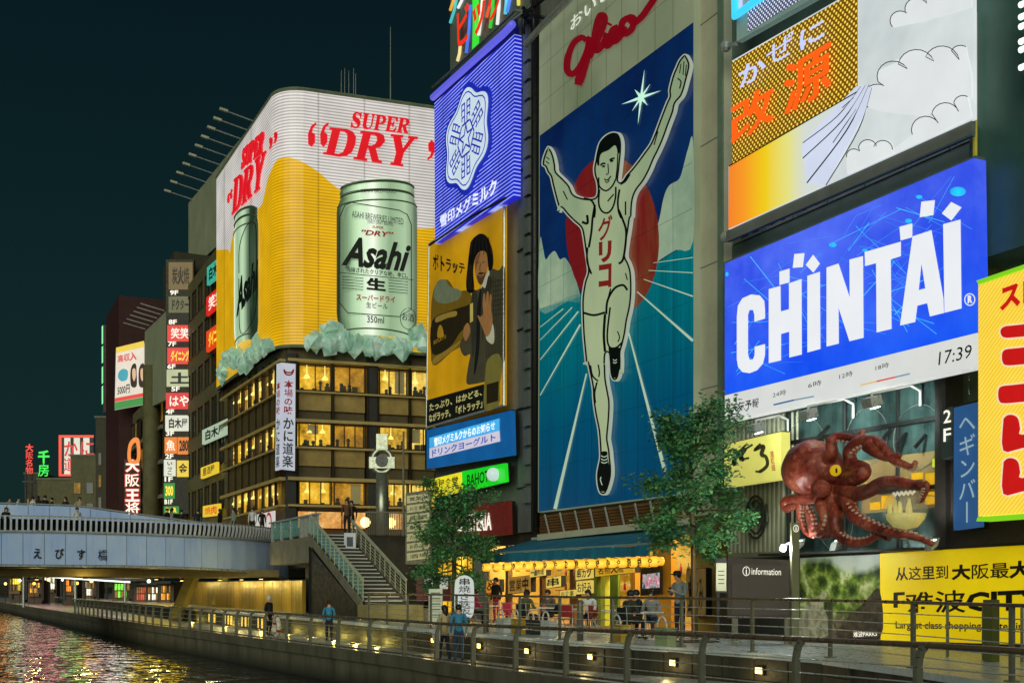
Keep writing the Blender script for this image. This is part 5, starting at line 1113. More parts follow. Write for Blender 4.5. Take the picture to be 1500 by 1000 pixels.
# runner, traced as a plain figure: pale rim, dark outline, pale body
zA, zB, zC = Zm(780, 70, 4), Zm(780, 300, 4), Zm(780, 530, 4)
out = zA([(92, 575), (115, 600), (130, 640), (140, 690), (145, 725), (185, 765), (220, 805), (240, 850), (270, 868), (320, 878), (365, 872), (375, 835), (370, 785), (358, 750), (354, 705), (362, 660), (372, 605), (388, 555), (420, 515), (465, 492), (505, 500), (524, 545), (525, 610), (520, 660), (514, 720), (508, 778), (524, 775), (545, 742), (570, 715), (610, 665), (650, 610), (685, 560), (715, 490), (745, 410), (780, 320), (796, 285), (794, 250), (805, 200), (818, 155), (835, 115), (850, 80), (870, 52), (893, 36), (912, 58), (926, 95), (922, 135), (908, 190), (892, 250), (875, 290), (842, 330), (830, 380), (800, 460), (775, 530), (745, 600), (715, 660), (690, 720), (655, 785), (620, 830), (600, 870), (590, 920), (586, 990)]) \
    + zB([(578, 80), (568, 150), (555, 230), (549, 300), (565, 335), (580, 380), (586, 440), (586, 520), (578, 600), (560, 680), (550, 750), (534, 820), (522, 865), (523, 920), (520, 985)]) + zC([(516, 50), (506, 92), (488, 112), (466, 106), (451, 72), (447, 20)]) + zB([(446, 920), (441, 872), (433, 880), (431, 930)]) \
    + zC([(432, 10), (436, 100), (450, 180), (459, 240), (455, 340), (446, 440), (451, 480), (458, 520), (461, 560), (467, 620), (463, 685), (434, 770), (396, 774), (377, 730), (371, 660), (381, 600), (389, 560), (388, 500), (380, 400), (362, 310), (349, 220), (345, 150), (328, 60), (316, 5)]) \
    + zB([(309, 940), (299, 850), (290, 750), (285, 620), (286, 540), (300, 450), (318, 392), (310, 320), (300, 250), (290, 180), (278, 137), (240, 102), (200, 62), (166, 22)]) + zA([(158, 965), (143, 925), (125, 860), (110, 800), (100, 757), (82, 732), (70, 702), (53, 690), (56, 650), (70, 608), (80, 588)])
O = cr(out, True, 3)
rn_ = poly(O, PR_, .04, glow('figure_rim', (176, 186, 168), .72, .1), run, 'figure_rim', .10)
poly(inset(O, 1.7), PR_, .142, mat('figure_ink', (10, 18, 12), .5, var=.1), run, 'figure_outline', .004)
mfig, n = newmat('figure_body'); f = n.noise(.45, n.coord((1, 1, .5)), 3); n.set(Base_Color=(.2, .22, .16, 1), Roughness=.4, Emission_Color=n.ramp(n.math('ADD', n.math('MULTIPLY', f, .6), n.math('MULTIPLY', n.mapr(n.xyz()[2], 20, 9), .35)), [(.25, lin((126, 154, 120))), (.7, lin((186, 202, 154)))]), Emission_Strength=.62)
poly(inset(O, 4.2), PR_, .148, mfig, run, 'figure_body', .004)
fi = MATS['figure_ink']
def fl(pts, w, nm='figure_line'): b = MB(); ribbon(cr(pts, False, 5), w * 1.45, PR_, .155, b, .004); b.build(nm, fi, run)
poly(cr(zA([(378, 680), (378, 625), (392, 560), (425, 522), (470, 505), (505, 515), (516, 560), (512, 600), (500, 625), (494, 590), (480, 572), (445, 600), (405, 618), (392, 650), (390, 690)]), True, 4), PR_, .155, fi, run, 'hair', .006)
for s_, w_ in (([(398, 690), (412, 678), (428, 680)], 1.8), ([(452, 660), (466, 650), (482, 648)], 1.8), ([(408, 698), (416, 694), (424, 698)], 2), ([(456, 668), (466, 662), (474, 664)], 2), ([(442, 680), (444, 735), (430, 742)], 1.1), ([(420, 768), (438, 776), (460, 752)], 1.3), ([(424, 782), (438, 790), (452, 774)], 1.0), ([(388, 760), (392, 812), (430, 838), (466, 812), (488, 770)], 1.6), ([(500, 620), (496, 700), (488, 770)], 1.2)): fl(zA(s_), w_)
for s_, w_ in (([(392, 830), (388, 910), (405, 955), (438, 968), (468, 940), (486, 880), (488, 815)], 1.8), ([(300, 882), (345, 895), (366, 940), (362, 995)], 2), ([(510, 830), (500, 900), (505, 960), (520, 998)], 2), ([(570, 740), (545, 780), (515, 800)], 2), ([(180, 840), (205, 890)], 1.2), ([(735, 490), (712, 570)], 1.2), ([(440, 900), (476, 858)], 1.4), ([(545, 900), (545, 980)], 1.5), ([(850, 180), (870, 200), (862, 240)], 1.3), ([(870, 95), (862, 150)], 1), ([(888, 80), (882, 160)], 1), ([(902, 100), (895, 165)], 1), ([(80, 640), (100, 655)], 1), ([(78, 665), (98, 680)], 1)): fl(zA(s_), w_)
for s_, w_ in (([(366, 0), (352, 80), (345, 160), (330, 250)], 2.2), ([(505, 30), (530, 90), (548, 150), (545, 230), (530, 320), (505, 345)], 2.2), ([(290, 100), (322, 108), (320, 60)], 2.5), ([(322, 250), (320, 330), (345, 405)], 2), ([(300, 632), (360, 646), (425, 630)], 2.2), ([(425, 640), (418, 760), (425, 860)], 2.6), ([(432, 640), (440, 560), (480, 490), (530, 470), (556, 500)], 2.2), ([(455, 600), (438, 760), (450, 830), (490, 836), (530, 800)], 1.8), ([(498, 740), (510, 775), (500, 802)], 1.2), ([(545, 400), (556, 440)], 1.2), ([(440, 560), (458, 490)], 1.4)): fl(zB(s_), w_)
for s_, w_ in (([(340, 20), (352, 80), (385, 112)], 1.6), ([(385, 15), (392, 60), (388, 88)], 1.4), ([(378, 118), (364, 180), (368, 240)], 1.8)): fl(zC(s_), w_)
poly(cr(zB([(446, 832), (480, 842), (512, 838), (514, 900), (510, 960), (500, 1000), (485, 1012), (466, 1005), (455, 960), (452, 890)]), True, 4), PR_, .156, fi, run, 'shoe', .006)
poly(cr(zC([(402, 528), (436, 525), (438, 560), (452, 620), (450, 690), (428, 752), (400, 752), (388, 700), (386, 640), (402, 570)]), True, 4), PR_, .156, fi, run, 'shoe', .006)
for s_ in ([(402, 548), (420, 556), (436, 548)], [(402, 566), (420, 575), (438, 566)], [(402, 584), (420, 592), (440, 584)], [(402, 672), (398, 690), (408, 720)]):
    b = MB(); ribbon(cr(zC(s_), False, 4), 1.3, PR_, .164, b, .004); b.build('shoe_lace', M_line, run)
for s_ in ([(472, 905), (482, 912), (494, 905)], [(472, 920), (482, 927), (494, 920)]):
    b = MB(); ribbon(cr(zB(s_), False, 4), 1.2, PR_, .164, b, .004); b.build('shoe_lace', M_line, run)
M_run = glow('kana_red', (120, 30, 26), .75, .1)
for ch, q4 in zip('グリコ', ([(383, 78), (470, 55), (466, 200), (385, 215)], [(388, 218), (464, 208), (462, 335), (388, 340)], [(388, 352), (464, 340), (462, 480), (388, 490)])): text(ch, zB(q4), PR_, .156, M_run, run, 'singlet_kana', .05, t=.004)
# header script
z3 = Zm(770, 0, 2.5); M_scr = glow('script_red', (120, 8, 22), .8, .08)
def scr(pts, w): b = MB(); ribbon(cr(z3(pts), False, 8), [v * 1.15 for v in w] if isinstance(w, list) else w * 1.15, PR_, .02, b, .05); b.build('script_stroke', M_scr, run)
scr([(222, 150), (205, 138), (175, 160), (155, 210), (152, 255), (170, 272), (195, 250), (222, 195), (236, 140), (228, 190), (212, 250), (196, 296), (192, 312)], [7, 8, 8, 9, 9, 8, 8, 8, 9, 10, 11, 12, 10])
scr([(232, 212), (262, 150), (286, 90), (288, 62), (272, 60), (258, 100), (250, 165), (262, 185), (285, 160), (298, 128)], 8.5)
scr([(300, 122), (290, 155), (300, 168), (325, 140), (336, 112)], 8.5); scr([(340, 100), (318, 112), (312, 140), (326, 152), (350, 128), (362, 96)], 8.5)
scr([(378, 66), (356, 80), (350, 112), (366, 124), (390, 104), (396, 70), (380, 66), (396, 84), (425, 62), (455, 20), (475, -10)], 8.5)
scr([(302, 92), (306, 84)], 9)
text('おいしさと健康', z3([(160, 70), (560, -308), (562, -250), (165, 118)]), PR_, .02, glow('head_white', (226, 230, 214), .85, 0), run, bold=.02, shear=.15)
# edge trims and pelmet lamps above, louvres and beam below
MB().tube([PR_.off(.5).hit(*p) for p in ((770, 66), (792, 40), (860, -26))], .12, 6).build('top_beam', M_steel, run)
lv = thing('louvre_band', 'dark timber louvre band under the runner billboard', 'louvre', PX(19.8).hit(870, 790))
PLv = PX(19.85); poly([(790, 752), (1012, 724), (1012, 764), (792, 784)], PLv, -.15, M_brown, lv, 'backing', .1)
for k in range(7):
    t = (k + .5) / 7; a, c = PLv.off(.12).hit(793, 755 + 27 * t), PLv.off(.12).hit(1011, 728 + 34 * t); MB().bar(a, c, .14, .05, (-.6, 0, 1)).build('slat', M_wood, lv)
for k in range(10):
    px = 798 + k * 22; a, c = PLv.off(.25).hit(px, 753 - 2.7 * k), PLv.off(.25).hit(px + 7, 783 - 2.2 * k); MB().bar(a, c, .05, .05, (1, 0, 0)).build('strut', M_steel, lv)
a, c = PLv.off(.35).hit(791, 787), PLv.off(.35).hit(1012, 763); MB().bar(a, c, .25, .22).build('beam', M_beige, lv)
# beige pier between the two big billboards
pi = thing('beige_pier', 'tall pale plastered pier between the runner billboard and the right building', 'pier', (20, 27.5, TZ))
q0, q1 = PX(19.75).hit(1016, 700), PX(19.75).hit(1061, 700)
MB().box(19.75, 24, q1.y, q0.y, 4.3, 31).build('shaft', M_beige, pi)
MB().box(19.70, 19.75, q1.y + .02, q1.y + .26, 4.3, 31).build('edge_trim', mat('trim_green', (120, 140, 120), .5), pi)
for k in range(6): MB().box(19.742, 19.76, q1.y + .3, q0.y - .02, 8 + k * 3.6, 8.03 + k * 3.6).build('joint', M_grey, pi)

seam = mat('panel_seam', (30, 46, 46), .6, var=0)
ya, yb = PR_.hit(790, 400).y, PR_.hit(1015, 400).y
for k in range(1, 10): y = ya + (yb - ya) * k / 10; MB().box(19.462, 19.466, y - .004, y + .004, 5.1, 24).build('panel_seam', seam, run)
for k in range(1, 14): z = 5.2 + k * 1.36; MB().box(19.4622, 19.4662, yb, ya, z - .0035, z + .0035).build('panel_seam', seam, run)
# ================================================================== right-hand building
rb = thing('sign_building', 'grey building carrying the big display and the red octopus', 'building', (24, 20, TZ))
FRt = FXx(XF, 4.0, 26.6)
M_rwall = mat('sea_grey_wall', (96, 116, 106), .5, var=.15); M_teal_wall = mat('teal_wall', (58, 92, 84), .42, var=.2, vs=.5)
MB().box(XF + .75, 34, 4.0, 26.6, TZ, 31).build('core_wall', M_rwall, rb)
zof = lambda py, px=1062, x=XF: PX(x).hit(px, py).z
# storey with recessed dark windows between the two big signs
for (zlo, zhi) in ((12.0, 14.6), (19.6, 22.2)):
    for k in range(7):
        s0 = .4 + k * 1.32; win(FRt, s0 + .1, s0 + 1.2, zlo, zhi, rb, None, .5, .07, 1, glass=M_dglass, fm=M_grey)
        FRt.box(s0 - .1, s0 + .08, zlo, zhi, -.7, .02).build('mullion_post', M_rwall, rb)
for (zlo, zhi) in ((9.0, 12.0), (14.6, 19.6), (22.2, 31)): FRt.box(0, FRt.s(1432), zlo, zhi, -.74, -.02).build('spandrel', M_rwall, rb)
FRt.box(FRt.s(1437), FRt.L, 9.2, 31, -.74, .35).build('teal_return_wall', M_teal_wall, rb)
MB().tube([PX(19.5).hit(1428.5, 20), PX(19.5).hit(1428.5, 236)], .05, 6).build('yellow_conduit', mat('yellow_conduit', (176, 160, 40), .5, em=.2), rb)
for z in (11.2, 12.0):
    pass
a, c = PX(19.3).hit(1066, 347), PX(19.3).hit(1426, 187); MB().bar(a, c, .12, .30).build('sign_gantry_beam', M_grey, rb)
a, c = PX(19.3).hit(1066, 352), PX(19.3).hit(1426, 196); MB().bar(a, c, .10, .10).build('sign_gantry_beam', M_rwall, rb)
for px, py in ((1063, 68), (1063, 347)): 
    p = PX(19.4).hit(px, py); MB().ball(p, .16, n=8, m=6).bar(p, p + Vector((0, -.5, -.15)), .1, .1).build('bracket', M_steel, rb)
for k in range(8):
    a = PX(19.35).hit(1090 + k * 46, 338 - k * 20.5); MB().bar(a, a + Vector((.6, 0, .35)), .08, .08).build('gantry_strut', M_rwall, rb)
# ------------------------------------------------------------------ LED display
PC = PX(19.35); zc6 = Zm(1050, 230, 2.564)
ch = thing('video_display', 'large blue video display with white block capitals and a weather strip', 'display', PC.hit(1240, 575))
mb_, n = newmat('display_blue'); x, y, z = n.xyz(); f = n.noise(.55, None, 4); g1 = n.mapr(z, 7.2, 12.6)
n.set(Base_Color=(.005, .01, .05, 1), Roughness=.25, Emission_Color=n.mix(n.mapr(f, .35, .72), n.mix(g1, lin((6, 76, 240)), lin((66, 84, 226))), n.mix(g1, lin((22, 96, 250)), lin((110, 130, 250)))), Emission_Strength=1.0)
panel(zc6([(30, 400), (966, 4), (977, 660), (30, 895)]), PC, 0, .35, mb_, ch, 'screen')
M_dw = glow('display_white', (228, 230, 236), .98, .03)
panel(zc6([(30, 895), (977, 660), (979, 786), (30, 992)]), PC, 0, .352, glow('strip_face', (214, 216, 214), .92, .06), ch, 'weather_strip')
poly(zc6([(24, 396), (972, -6), (986, 790), (24, 1000)]), PC, -.3, M_rwall, ch, 'case', .28)
mcy = glow('display_cyan', (70, 190, 255), 1.0, .3, 2); mcy2 = glow('display_azure', (66, 136, 250), 1.0, .3, 2)
q = random.Random(5)
for i in range(120):
    xa = q.uniform(40, 950); ya = 380 - xa * .40 + q.uniform(10, 480); ang = q.uniform(-1.2, 1.2); L = q.uniform(80, 300); xb, yb = xa + L * math.cos(ang), ya + L * math.sin(ang) * .9
    def okp(x, y): return 40 < x < 960 and (402 - .41 * x) + 22 < y < (903 - .249 * x) - 14
    if okp(xa, ya) and okp(xb, yb): b = MB(); ribbon(zc6([(xa, ya), (xb, yb)]), q.uniform(.4, 1.1), PC, .352, b, .002); b.build('network_line', mcy2 if i % 3 else mcy, ch)
for (xx, yy, rr) in ((435, 330, 14), (905, 130, 30), (760, 150, 12), (38, 440, 14), (555, 350, 10), (720, 240, 13), (640, 600, 9)): poly([(x + 0, y) for x, y in zc6([(xx + rr * math.cos(a) * (1 if xx > 60 else .4), yy + rr * math.sin(a) * .6) for a in [k * math.pi / 6 for k in range(12)]])], PC, .353, glow('display_node', (40, 190, 250), 1.0, .3, 3), ch, 'network_node', .003)
def cl_(pts, holes=()): poly(zc6(pts), PC, .36, M_dw, ch, 'block_letter', .01, [zc6(h) for h in holes])
def rnd_(pts): return pts
cl_([(75, 600), (79, 558), (96, 530), (128, 516), (160, 519), (177, 540), (180, 575), (180, 606), (141, 618), (141, 592), (136, 574), (122, 574), (116, 592), (116, 742), (122, 760), (136, 760), (142, 742), (142, 712), (180, 702), (180, 742), (172, 775), (150, 800), (122, 811), (96, 807), (80, 788), (75, 760)])
cl_([(195, 496), (238, 484), (239, 580), (271, 571), (271, 474), (317, 458), (318, 741), (272, 752), (272, 655), (240, 664), (240, 763), (195, 773)]); cl_([(235, 430), (272, 419), (272, 470), (235, 480)])
cl_([(291, 364), (328, 361), (322, 413), (285, 416)]); cl_([(361, 367), (386, 400), (362, 433), (334, 405)]); cl_([(340, 446), (386, 431), (388, 720), (340, 733)])
cl_([(412, 415), (456, 400), (499, 530), (498, 385), (548, 372), (550, 678), (498, 691), (456, 562), (457, 700), (412, 711)])
cl_([(555, 357), (690, 318), (690, 372), (652, 384), (655, 645), (600, 658), (598, 398), (557, 409)]); cl_([(686, 262), (733, 249), (733, 301), (690, 313)])
cl_([(735, 298), (805, 275), (850, 530), (852, 585), (800, 598), (790, 548), (752, 558), (744, 619), (688, 632)], [[(768, 395), (757, 500), (783, 493)]]); cl_([(850, 252), (914, 235), (918, 568), (855, 584)])
cl_([(768, 168), (818, 162), (812, 218), (762, 226)]); cl_([(880, 169), (918, 189), (880, 238), (845, 212)])
b = MB(); cc_ = [(950 + 19 * math.cos(a), 535 + 22 * math.sin(a)) for a in [k * math.pi / 10 for k in range(21)]]; ribbon(zc6(cc_), 1.5, PC, .36, b, .01); b.build('registered_ring', M_dw, ch); text('R', zc6([(942, 520), (960, 517), (960, 547), (942, 550)]), PC, .36, M_dw, ch, bold=.05, t=.01)
dk = mat('strip_ink', (50, 56, 60), .5, var=0)
text('天気予報', zc6([(54, 926), (158, 902), (158, 938), (54, 964)]), PC, .356, mat('strip_black', (14, 20, 24), .5, var=0), ch, bold=.02, t=.004)
for s_, x, y in (('24時', 210, 878), ('6時', 343, 842), ('12時', 460, 808), ('18時', 596, 776)): text(s_, zc6([(x, y + 6), (x + 50, y - 7), (x + 50, y + 13), (x, y + 26)]), PC, .356, dk, ch, bold=.0, t=.004)
text('17:39', zc6([(832, 732), (958, 702), (958, 752), (832, 782)]), PC, .356, mat('strip_black', (14, 20, 24), .5, var=0), ch, bold=.0, shear=.1, t=.004)
for pts, cc in (([(213, 930), (290, 912)], (40, 90, 150)), ([(290, 912), (365, 898)], (120, 150, 170)), ([(540, 856), (600, 842)], (220, 190, 120)), ([(600, 842), (670, 826)], (226, 70, 60)), ([(670, 826), (725, 813)], (120, 70, 170))): b = MB(); ribbon(zc6(pts), 2.2, PC, .356, b, .004); b.build('chart_line', glow('chart%d' % cc[0], cc, .9, 0), ch)
# ------------------------------------------------------------------ sign with orange characters (figure left out, sky and clouds kept)
PKg = PX(19.4); z5 = Zm(1050, 0, 2.94)
kg = thing('medicine_billboard', 'billboard with orange characters on lit dots above white clouds and wind streaks', 'billboard', PKg.hit(1245, 255))
mwh, n = newmat('board_white'); f = n.noise(.5, None, 3); n.set(Base_Color=(.3, .3, .3, 1), Roughness=.4, Emission_Color=n.ramp(f, [(.3, lin((186, 196, 200))), (.7, lin((218, 226, 226)))]), Emission_Strength=.9)
panel(z5([(66, 262), (1104, -335), (1106, 512), (50, 988), (51, 716), (66, 708)]), PKg, .1, .1, mwh, kg, 'face')
mor, n = newmat('board_gradient'); x, y, z = n.xyz(); n.set(Base_Color=(.2, .1, .02, 1), Roughness=.4, Emission_Color=n.ramp(n.mapr(y, PKg.hit(1067, 300).y, PKg.hit(1190, 220).y), [(0, lin((244, 110, 44))), (.28, lin((246, 152, 30))), (.55, lin((238, 206, 20))), (.8, lin((226, 226, 130))), (1, lin((208, 220, 216)))]), Emission_Strength=.95)
poly(z5([(52, 716), (600, 392), (560, 520), (470, 795), (50, 986)]), PKg, .205, mor, kg, 'sunset_field', .006)
def dots(key, bg, dot, pitch, em):
    m, n = newmat(key); x, y, z = n.xyz(); u = n.math('DIVIDE', y, pitch); v = n.math('DIVIDE', z, pitch * .58); row = n.math('FLOOR', v); u2 = n.math('ADD', u, n.math('MULTIPLY', n.math('MODULO', row, 2), .5))
    fu = n.math('SUBTRACT', n.math('FRACT', u2), .5); fv = n.math('MULTIPLY', n.math('SUBTRACT', n.math('FRACT', v), .5), .58)
    r = n.math('SQRT', n.math('ADD', n.math('MULTIPLY', fu, fu), n.math('MULTIPLY', fv, fv))); k = n.mapr(r, .17, .27, 1, 0)
    n.set(Base_Color=(*lin(bg), 1), Roughness=.5, Emission_Color=n.mix(k, tuple(v_ * .8 for v_ in lin(bg)), lin(dot)), Emission_Strength=em); return m
poly(z5([(66, 268), (606, -42), (606, 392), (66, 706)]), PKg, .21, dots('dot_amber', (112, 74, 6), (255, 226, 90), .15, .95), kg, 'dot_field', .006)
b = MB(); ribbon(z5([(52, 716), (604, 396)]), 1.6, PKg, .22, b); b.build('field_edge', K_k, kg)
for c_, q4 in (('か', [(92, 292), (212, 238), (212, 322), (97, 384)]), ('ぜ', [(212, 205), (332, 128), (332, 226), (214, 292)]), ('に', [(356, 138), (462, 74), (464, 158), (358, 222)])): text(c_, z5(q4), PKg, .24, glow('kana_lilac', (196, 204, 250), 1.0, 0), kg, 'lettering', .03, t=.1)
for c_, q4 in (('改', [(60, 456), (246, 348), (246, 516), (64, 630)]), ('源', [(288, 292), (494, 170), (490, 384), (290, 502)])):
    b = MB()
    for j, (dx, dy) in enumerate(((-4, 2), (4, -2), (0, -4), (0, 4))): text(c_, z5([(x + dx, y + dy) for x, y in q4]), PKg, .24, None, None, bold=.004, mb=b, t=.1 + .004 * j)
    b.build('lettering', glow('kanji_orange', (250, 96, 22), 1.0, .1), kg)
poly(z5([(600, 372), (668, 375), (640, 480), (470, 800), (392, 790), (365, 640), (372, 610)]), PKg, .214, glow('wind_white', (206, 214, 236), .95, .06), kg, 'wind', .004)
for pts, w_ in (([(655, 365), (560, 560), (388, 788)], 1.8), ([(640, 368), (540, 520), (370, 682)], 1.5), ([(620, 372), (520, 500), (370, 616)], 1.2), ([(668, 378), (610, 560), (470, 798)], 1.4), ([(590, 420), (540, 465)], 1.2), ([(600, 470), (500, 615)], 1.2)): b = MB(); ribbon(cr(z5(pts), False, 5), [.6, w_, w_], PKg, .222, b, .004); b.build('wind_line', K_k, kg)
ci_ = mat('cloud_ink', (40, 46, 52), .5, var=0)
def cumulus(base, lobes, o):
    """printed cloud: scalloped top outline over a flat foot"""
    pts = []
    for (cx, cy, r, a0, a1) in lobes:
        for k in range(9): a = R(a0 + (a1 - a0) * k / 8); pts.append((cx + r * math.cos(a), cy - r * .95 * math.sin(a)))
    poly(z5(pts + base), PKg, o, glow('cloud_white', (222, 226, 228), .92, .06), kg, 'cloud', .004); b = MB(); ribbon(z5(pts), 1.3, PKg, o + .005, b, .003); b.build('cloud_outline', ci_, kg)
cumulus([(1098, 330), (1098, 420), (880, 500), (700, 480)], [(690, 420, 60, 230, 60), (760, 330, 70, 200, 30), (860, 290, 80, 170, 20), (970, 270, 75, 160, 10), (1050, 240, 46, 150, 60)], .209)
cumulus([(1098, 505), (700, 690)], [(900, 560, 62, 200, 30), (985, 500, 60, 170, 20), (1060, 450, 40, 170, 60)], .215)
cumulus([(760, 660), (560, 750)], [(590, 672, 32, 190, 40), (650, 640, 40, 170, 20), (715, 645, 42, 160, 0)], .221)
cumulus([(1098, -40), (1098, 30), (900, 90), (760, 120)], [(790, 90, 44, 220, 50), (860, 40, 50, 190, 30), (950, 0, 52, 170, 20), (1040, -40, 48, 170, 40)], .209)
# sign above it, cut by the frame
us = thing('upper_dot_sign', 'pale sign with white lit dots and a cyan neon outline at the top', 'sign', PKg.hit(1130, 50)); zt5 = Zm(1050, 0, 10)
poly(zt5([(290, 610), (1480, -60), (2600, -700), (2600, -2200), (290, -800)]), PX(19.45), -.1, mat('sign_pale', (150, 178, 170), .5, em=.18), us, 'face', .2)
poly(zt5([(455, 470), (1230, -10), (2500, -760), (2500, -2100), (455, -700)]), PX(19.45), .105, dots('dot_white', (70, 76, 110), (250, 250, 255), .13, .9), us, 'dot_field', .006)
MB().tube([PX(19.45).off(.25).hit(*p) for p in zt5([(262, -400), (268, 240), (600, -5), (1400, -500)])], .11, 8).build('neon_outline', glow('neon_cyan', (60, 200, 250), 1.15, 0), us, True)
poly(zt5([(310, -400), (355, -400), (355, 160), (310, 200)]), PX(19.45), .12, glow('neon_lilac', (200, 200, 250), .9, 0), us, 'lilac_bar', .05)
# ------------------------------------------------------------------ yellow sign cut by the right edge
yz = Zm(1420, 380, 2.38); PY_ = PX(18.75)
ys_ = thing('yellow_sign', 'bright yellow dotted sign with red white-edged letters at the right edge', 'sign', PY_.hit(1470, 760))
my, n = newmat('yellow_led'); x, y, z = n.xyz(); st = n.math('SINE', n.math('MULTIPLY', n.math('ADD', y, z), 60)); n.set(Base_Color=(.4, .3, .03, 1), Roughness=.4, Emission_Color=n.mix(n.mapr(n.math('ADD', st, n.math('MULTIPLY', n.noise(1.2), 2)), .2, 1.9), lin((236, 190, 40)), lin((246, 216, 90))), Emission_Strength=.95)
panel([(1433, 413), (1620, 350), (1620, 742), (1433, 756)], PY_, -.1, .3, my, ys_, 'face')
M_led = glow('led_scarlet', (196, 24, 22), .95, .1, 3); M_ledw = glow('led_edge', (240, 220, 190), .9, .05)
def yl(pts, nm='letter'):
    c = cr(yz(pts), True, 3) if len(pts) > 9 else yz(pts); cx = sum(p[0] for p in c) / len(c); cy = sum(p[1] for p in c) / len(c)
    poly(inset(c, -2.2), PY_, .205, M_ledw, ys_, 'letter_edge', .01); poly(c, PY_, .22, M_led, ys_, nm, .01)
for y0, y1, x0 in ((232, 272, 108), (312, 368, 113), (440, 500, 100)): yl([(x0, (y0 + y1) / 2), (x0 + 4, y0 + 8), (x0 + 20, y0), (x0 + 60, y0 - 4), (x0 + 300, y0 - 30), (x0 + 330, y0 - 10), (x0 + 330, y1 - 40), (x0 + 250, y1 - 22), (x0 + 60, y1 - 2), (x0 + 16, y1), (x0 + 4, y1 - 8)])
for y0 in (545, 696): yl([(118, y0 + 22), (122, y0 + 6), (136, y0 - 4), (156, y0 - 2), (170, y0 + 12), (176, y0 + 45), (182, y0 + 65), (300, y0 + 50), (300, y0 + 90), (182, y0 + 112), (118, y0 + 120)])
text('スロット', yz([(106, 98), (420, -20), (420, 90), (106, 186)]), PY_, .22, M_led, ys_, bold=.05, t=.02)
poly([(1430, 411), (1622, 346), (1622, 351), (1433, 416)], PY_, -.15, glow('edge_lime', (130, 210, 30), .9, 0), ys_, 'top_edge', .42); poly([(1432, 757), (1622, 743), (1622, 749), (1430, 763)], PY_, -.15, glow('edge_lime', (130, 210, 30), .9, 0), ys_, 'bottom_edge', .42)
# white shop characters glimpsed at the upper right edge
gw = thing('glimpsed_neon_sign', 'white neon stroke sign cut by the upper right edge', 'sign', PX(19.2).hit(1505, 110)); 
poly([(1499, 0), (1640, -70), (1640, 60), (1499, 112)], PX(19.3), 0, M_teal_wall, gw, 'case', .2)
for y in (8, 26, 40, 62, 74, 100): MB().tube([PX(19.1).hit(1494, y), PX(19.1).hit(1600, y - 44)], .06, 6).build('neon_tube', glow('neon_white', (225, 245, 238), 1.6, 0), gw)
# ------------------------------------------------------------------ octopus storey
zo = zof(612); zi = zof(800)
FRt.box(0, FRt.s(1378), 2.88, 3.0, -.3, .12).build('storey_band', M_dark, rb)
mow, n = newmat('spot_lit_wall'); vo = n.new('ShaderNodeTexVoronoi'); vo.inputs['Scale'].default_value = .62; n.t.links.new(n.coord(), vo.inputs['Vector'])
rng = n.mapr(n.math('ABSOLUTE', n.math('SUBTRACT', vo.outputs['Distance'], .55)), .0, .035, 0, 1)
n.set(Base_Color=n.ramp(n.math('ADD', n.math('MULTIPLY', n.noise(1.5), .6), n.math('MULTIPLY', n.noise(2, n.coord((1, 2, .15)), 5), .4)), [(.36, lin((30, 50, 50))), (.62, lin((80, 108, 104)))]), Roughness=.3, Metallic=.4)
FRt.box(FRt.s(1150), FRt.s(1378), 3.0, 9.0, -.5, -.015).build('octopus_wall', mow, rb)
# circles in relief on that wall
for px, py, r_ in ((1180, 655, .75), (1270, 640, .7), (1345, 640, .75), (1360, 770, .7), (1225, 770, .6)):
    p = FRt.pl.hit(px, py); b = MB(); b.tube([p + Vector((-.02, r_ * math.cos(a), r_ * math.sin(a))) for a in [k * math.pi / 16 for k in range(33)]], .012, 5, False); b.build('wall_ring', M_grey, rb)
for k, px in enumerate((1158, 1240, 1318)):
    p = FRt.pl.hit(px, 700); MB().tube([(19.93, p.y, 3.05), (19.93, p.y, 8.9)], .045, 6).build('wall_pipe', M_black, rb)
for k, py in enumerate((650, 735)): p, q_ = FRt.pl.hit(1152, py), FRt.pl.hit(1376, py); MB().bar((19.92, p.y, p.z), (19.92, q_.y, p.z), .06, .10).build('wall_rail', M_black, rb)
for px, py in ((1200, 640), (1236, 648), (1290, 646), (1312, 652), (1340, 655)): p = PX(19.7).hit(px, py); MB().bar(p, p + Vector((.28, -.05, .3)), .07, .07).build('mount_bracket', M_black, rb)
# recessed window with warm bar behind the arms
s0, s1 = FRt.s(1262), FRt.s(1372); z0, z1_ = FRt.z(1310, 748), FRt.z(1310, 668)
FRt.box(s0, s1, z0, z1_, -.013, -.002).build('bar_opening', roommat('bar_dim', (20, 14, 6), (52, 38, 16), (120, 86, 26), .6), rb)
for px0, px1, y0, y1 in ((1336, 1352, 692, 702), (1356, 1372, 692, 716), (1292, 1312, 725, 744), (1356, 1372, 720, 738), (1275, 1290, 735, 746), (1340, 1352, 706, 716), (1300, 1330, 700, 706), (1268, 1286, 706, 720), (1320, 1334, 712, 724)):
    FRt.box(FRt.s(px0), FRt.s(px1), FRt.z((px0 + px1) / 2, y1), FRt.z((px0 + px1) / 2, y0), .0, .02).build('lit_pane', glow('bar_amber', (206, 160, 30), .9, .3, 3), rb)
FRt.box(FRt.s(1375), FRt.s(1381), FRt.z(1378, 684), FRt.z(1378, 672), .1, .2).build('exit_lamp', glow('lamp_yellow', (200, 210, 40), .9, 0), rb)
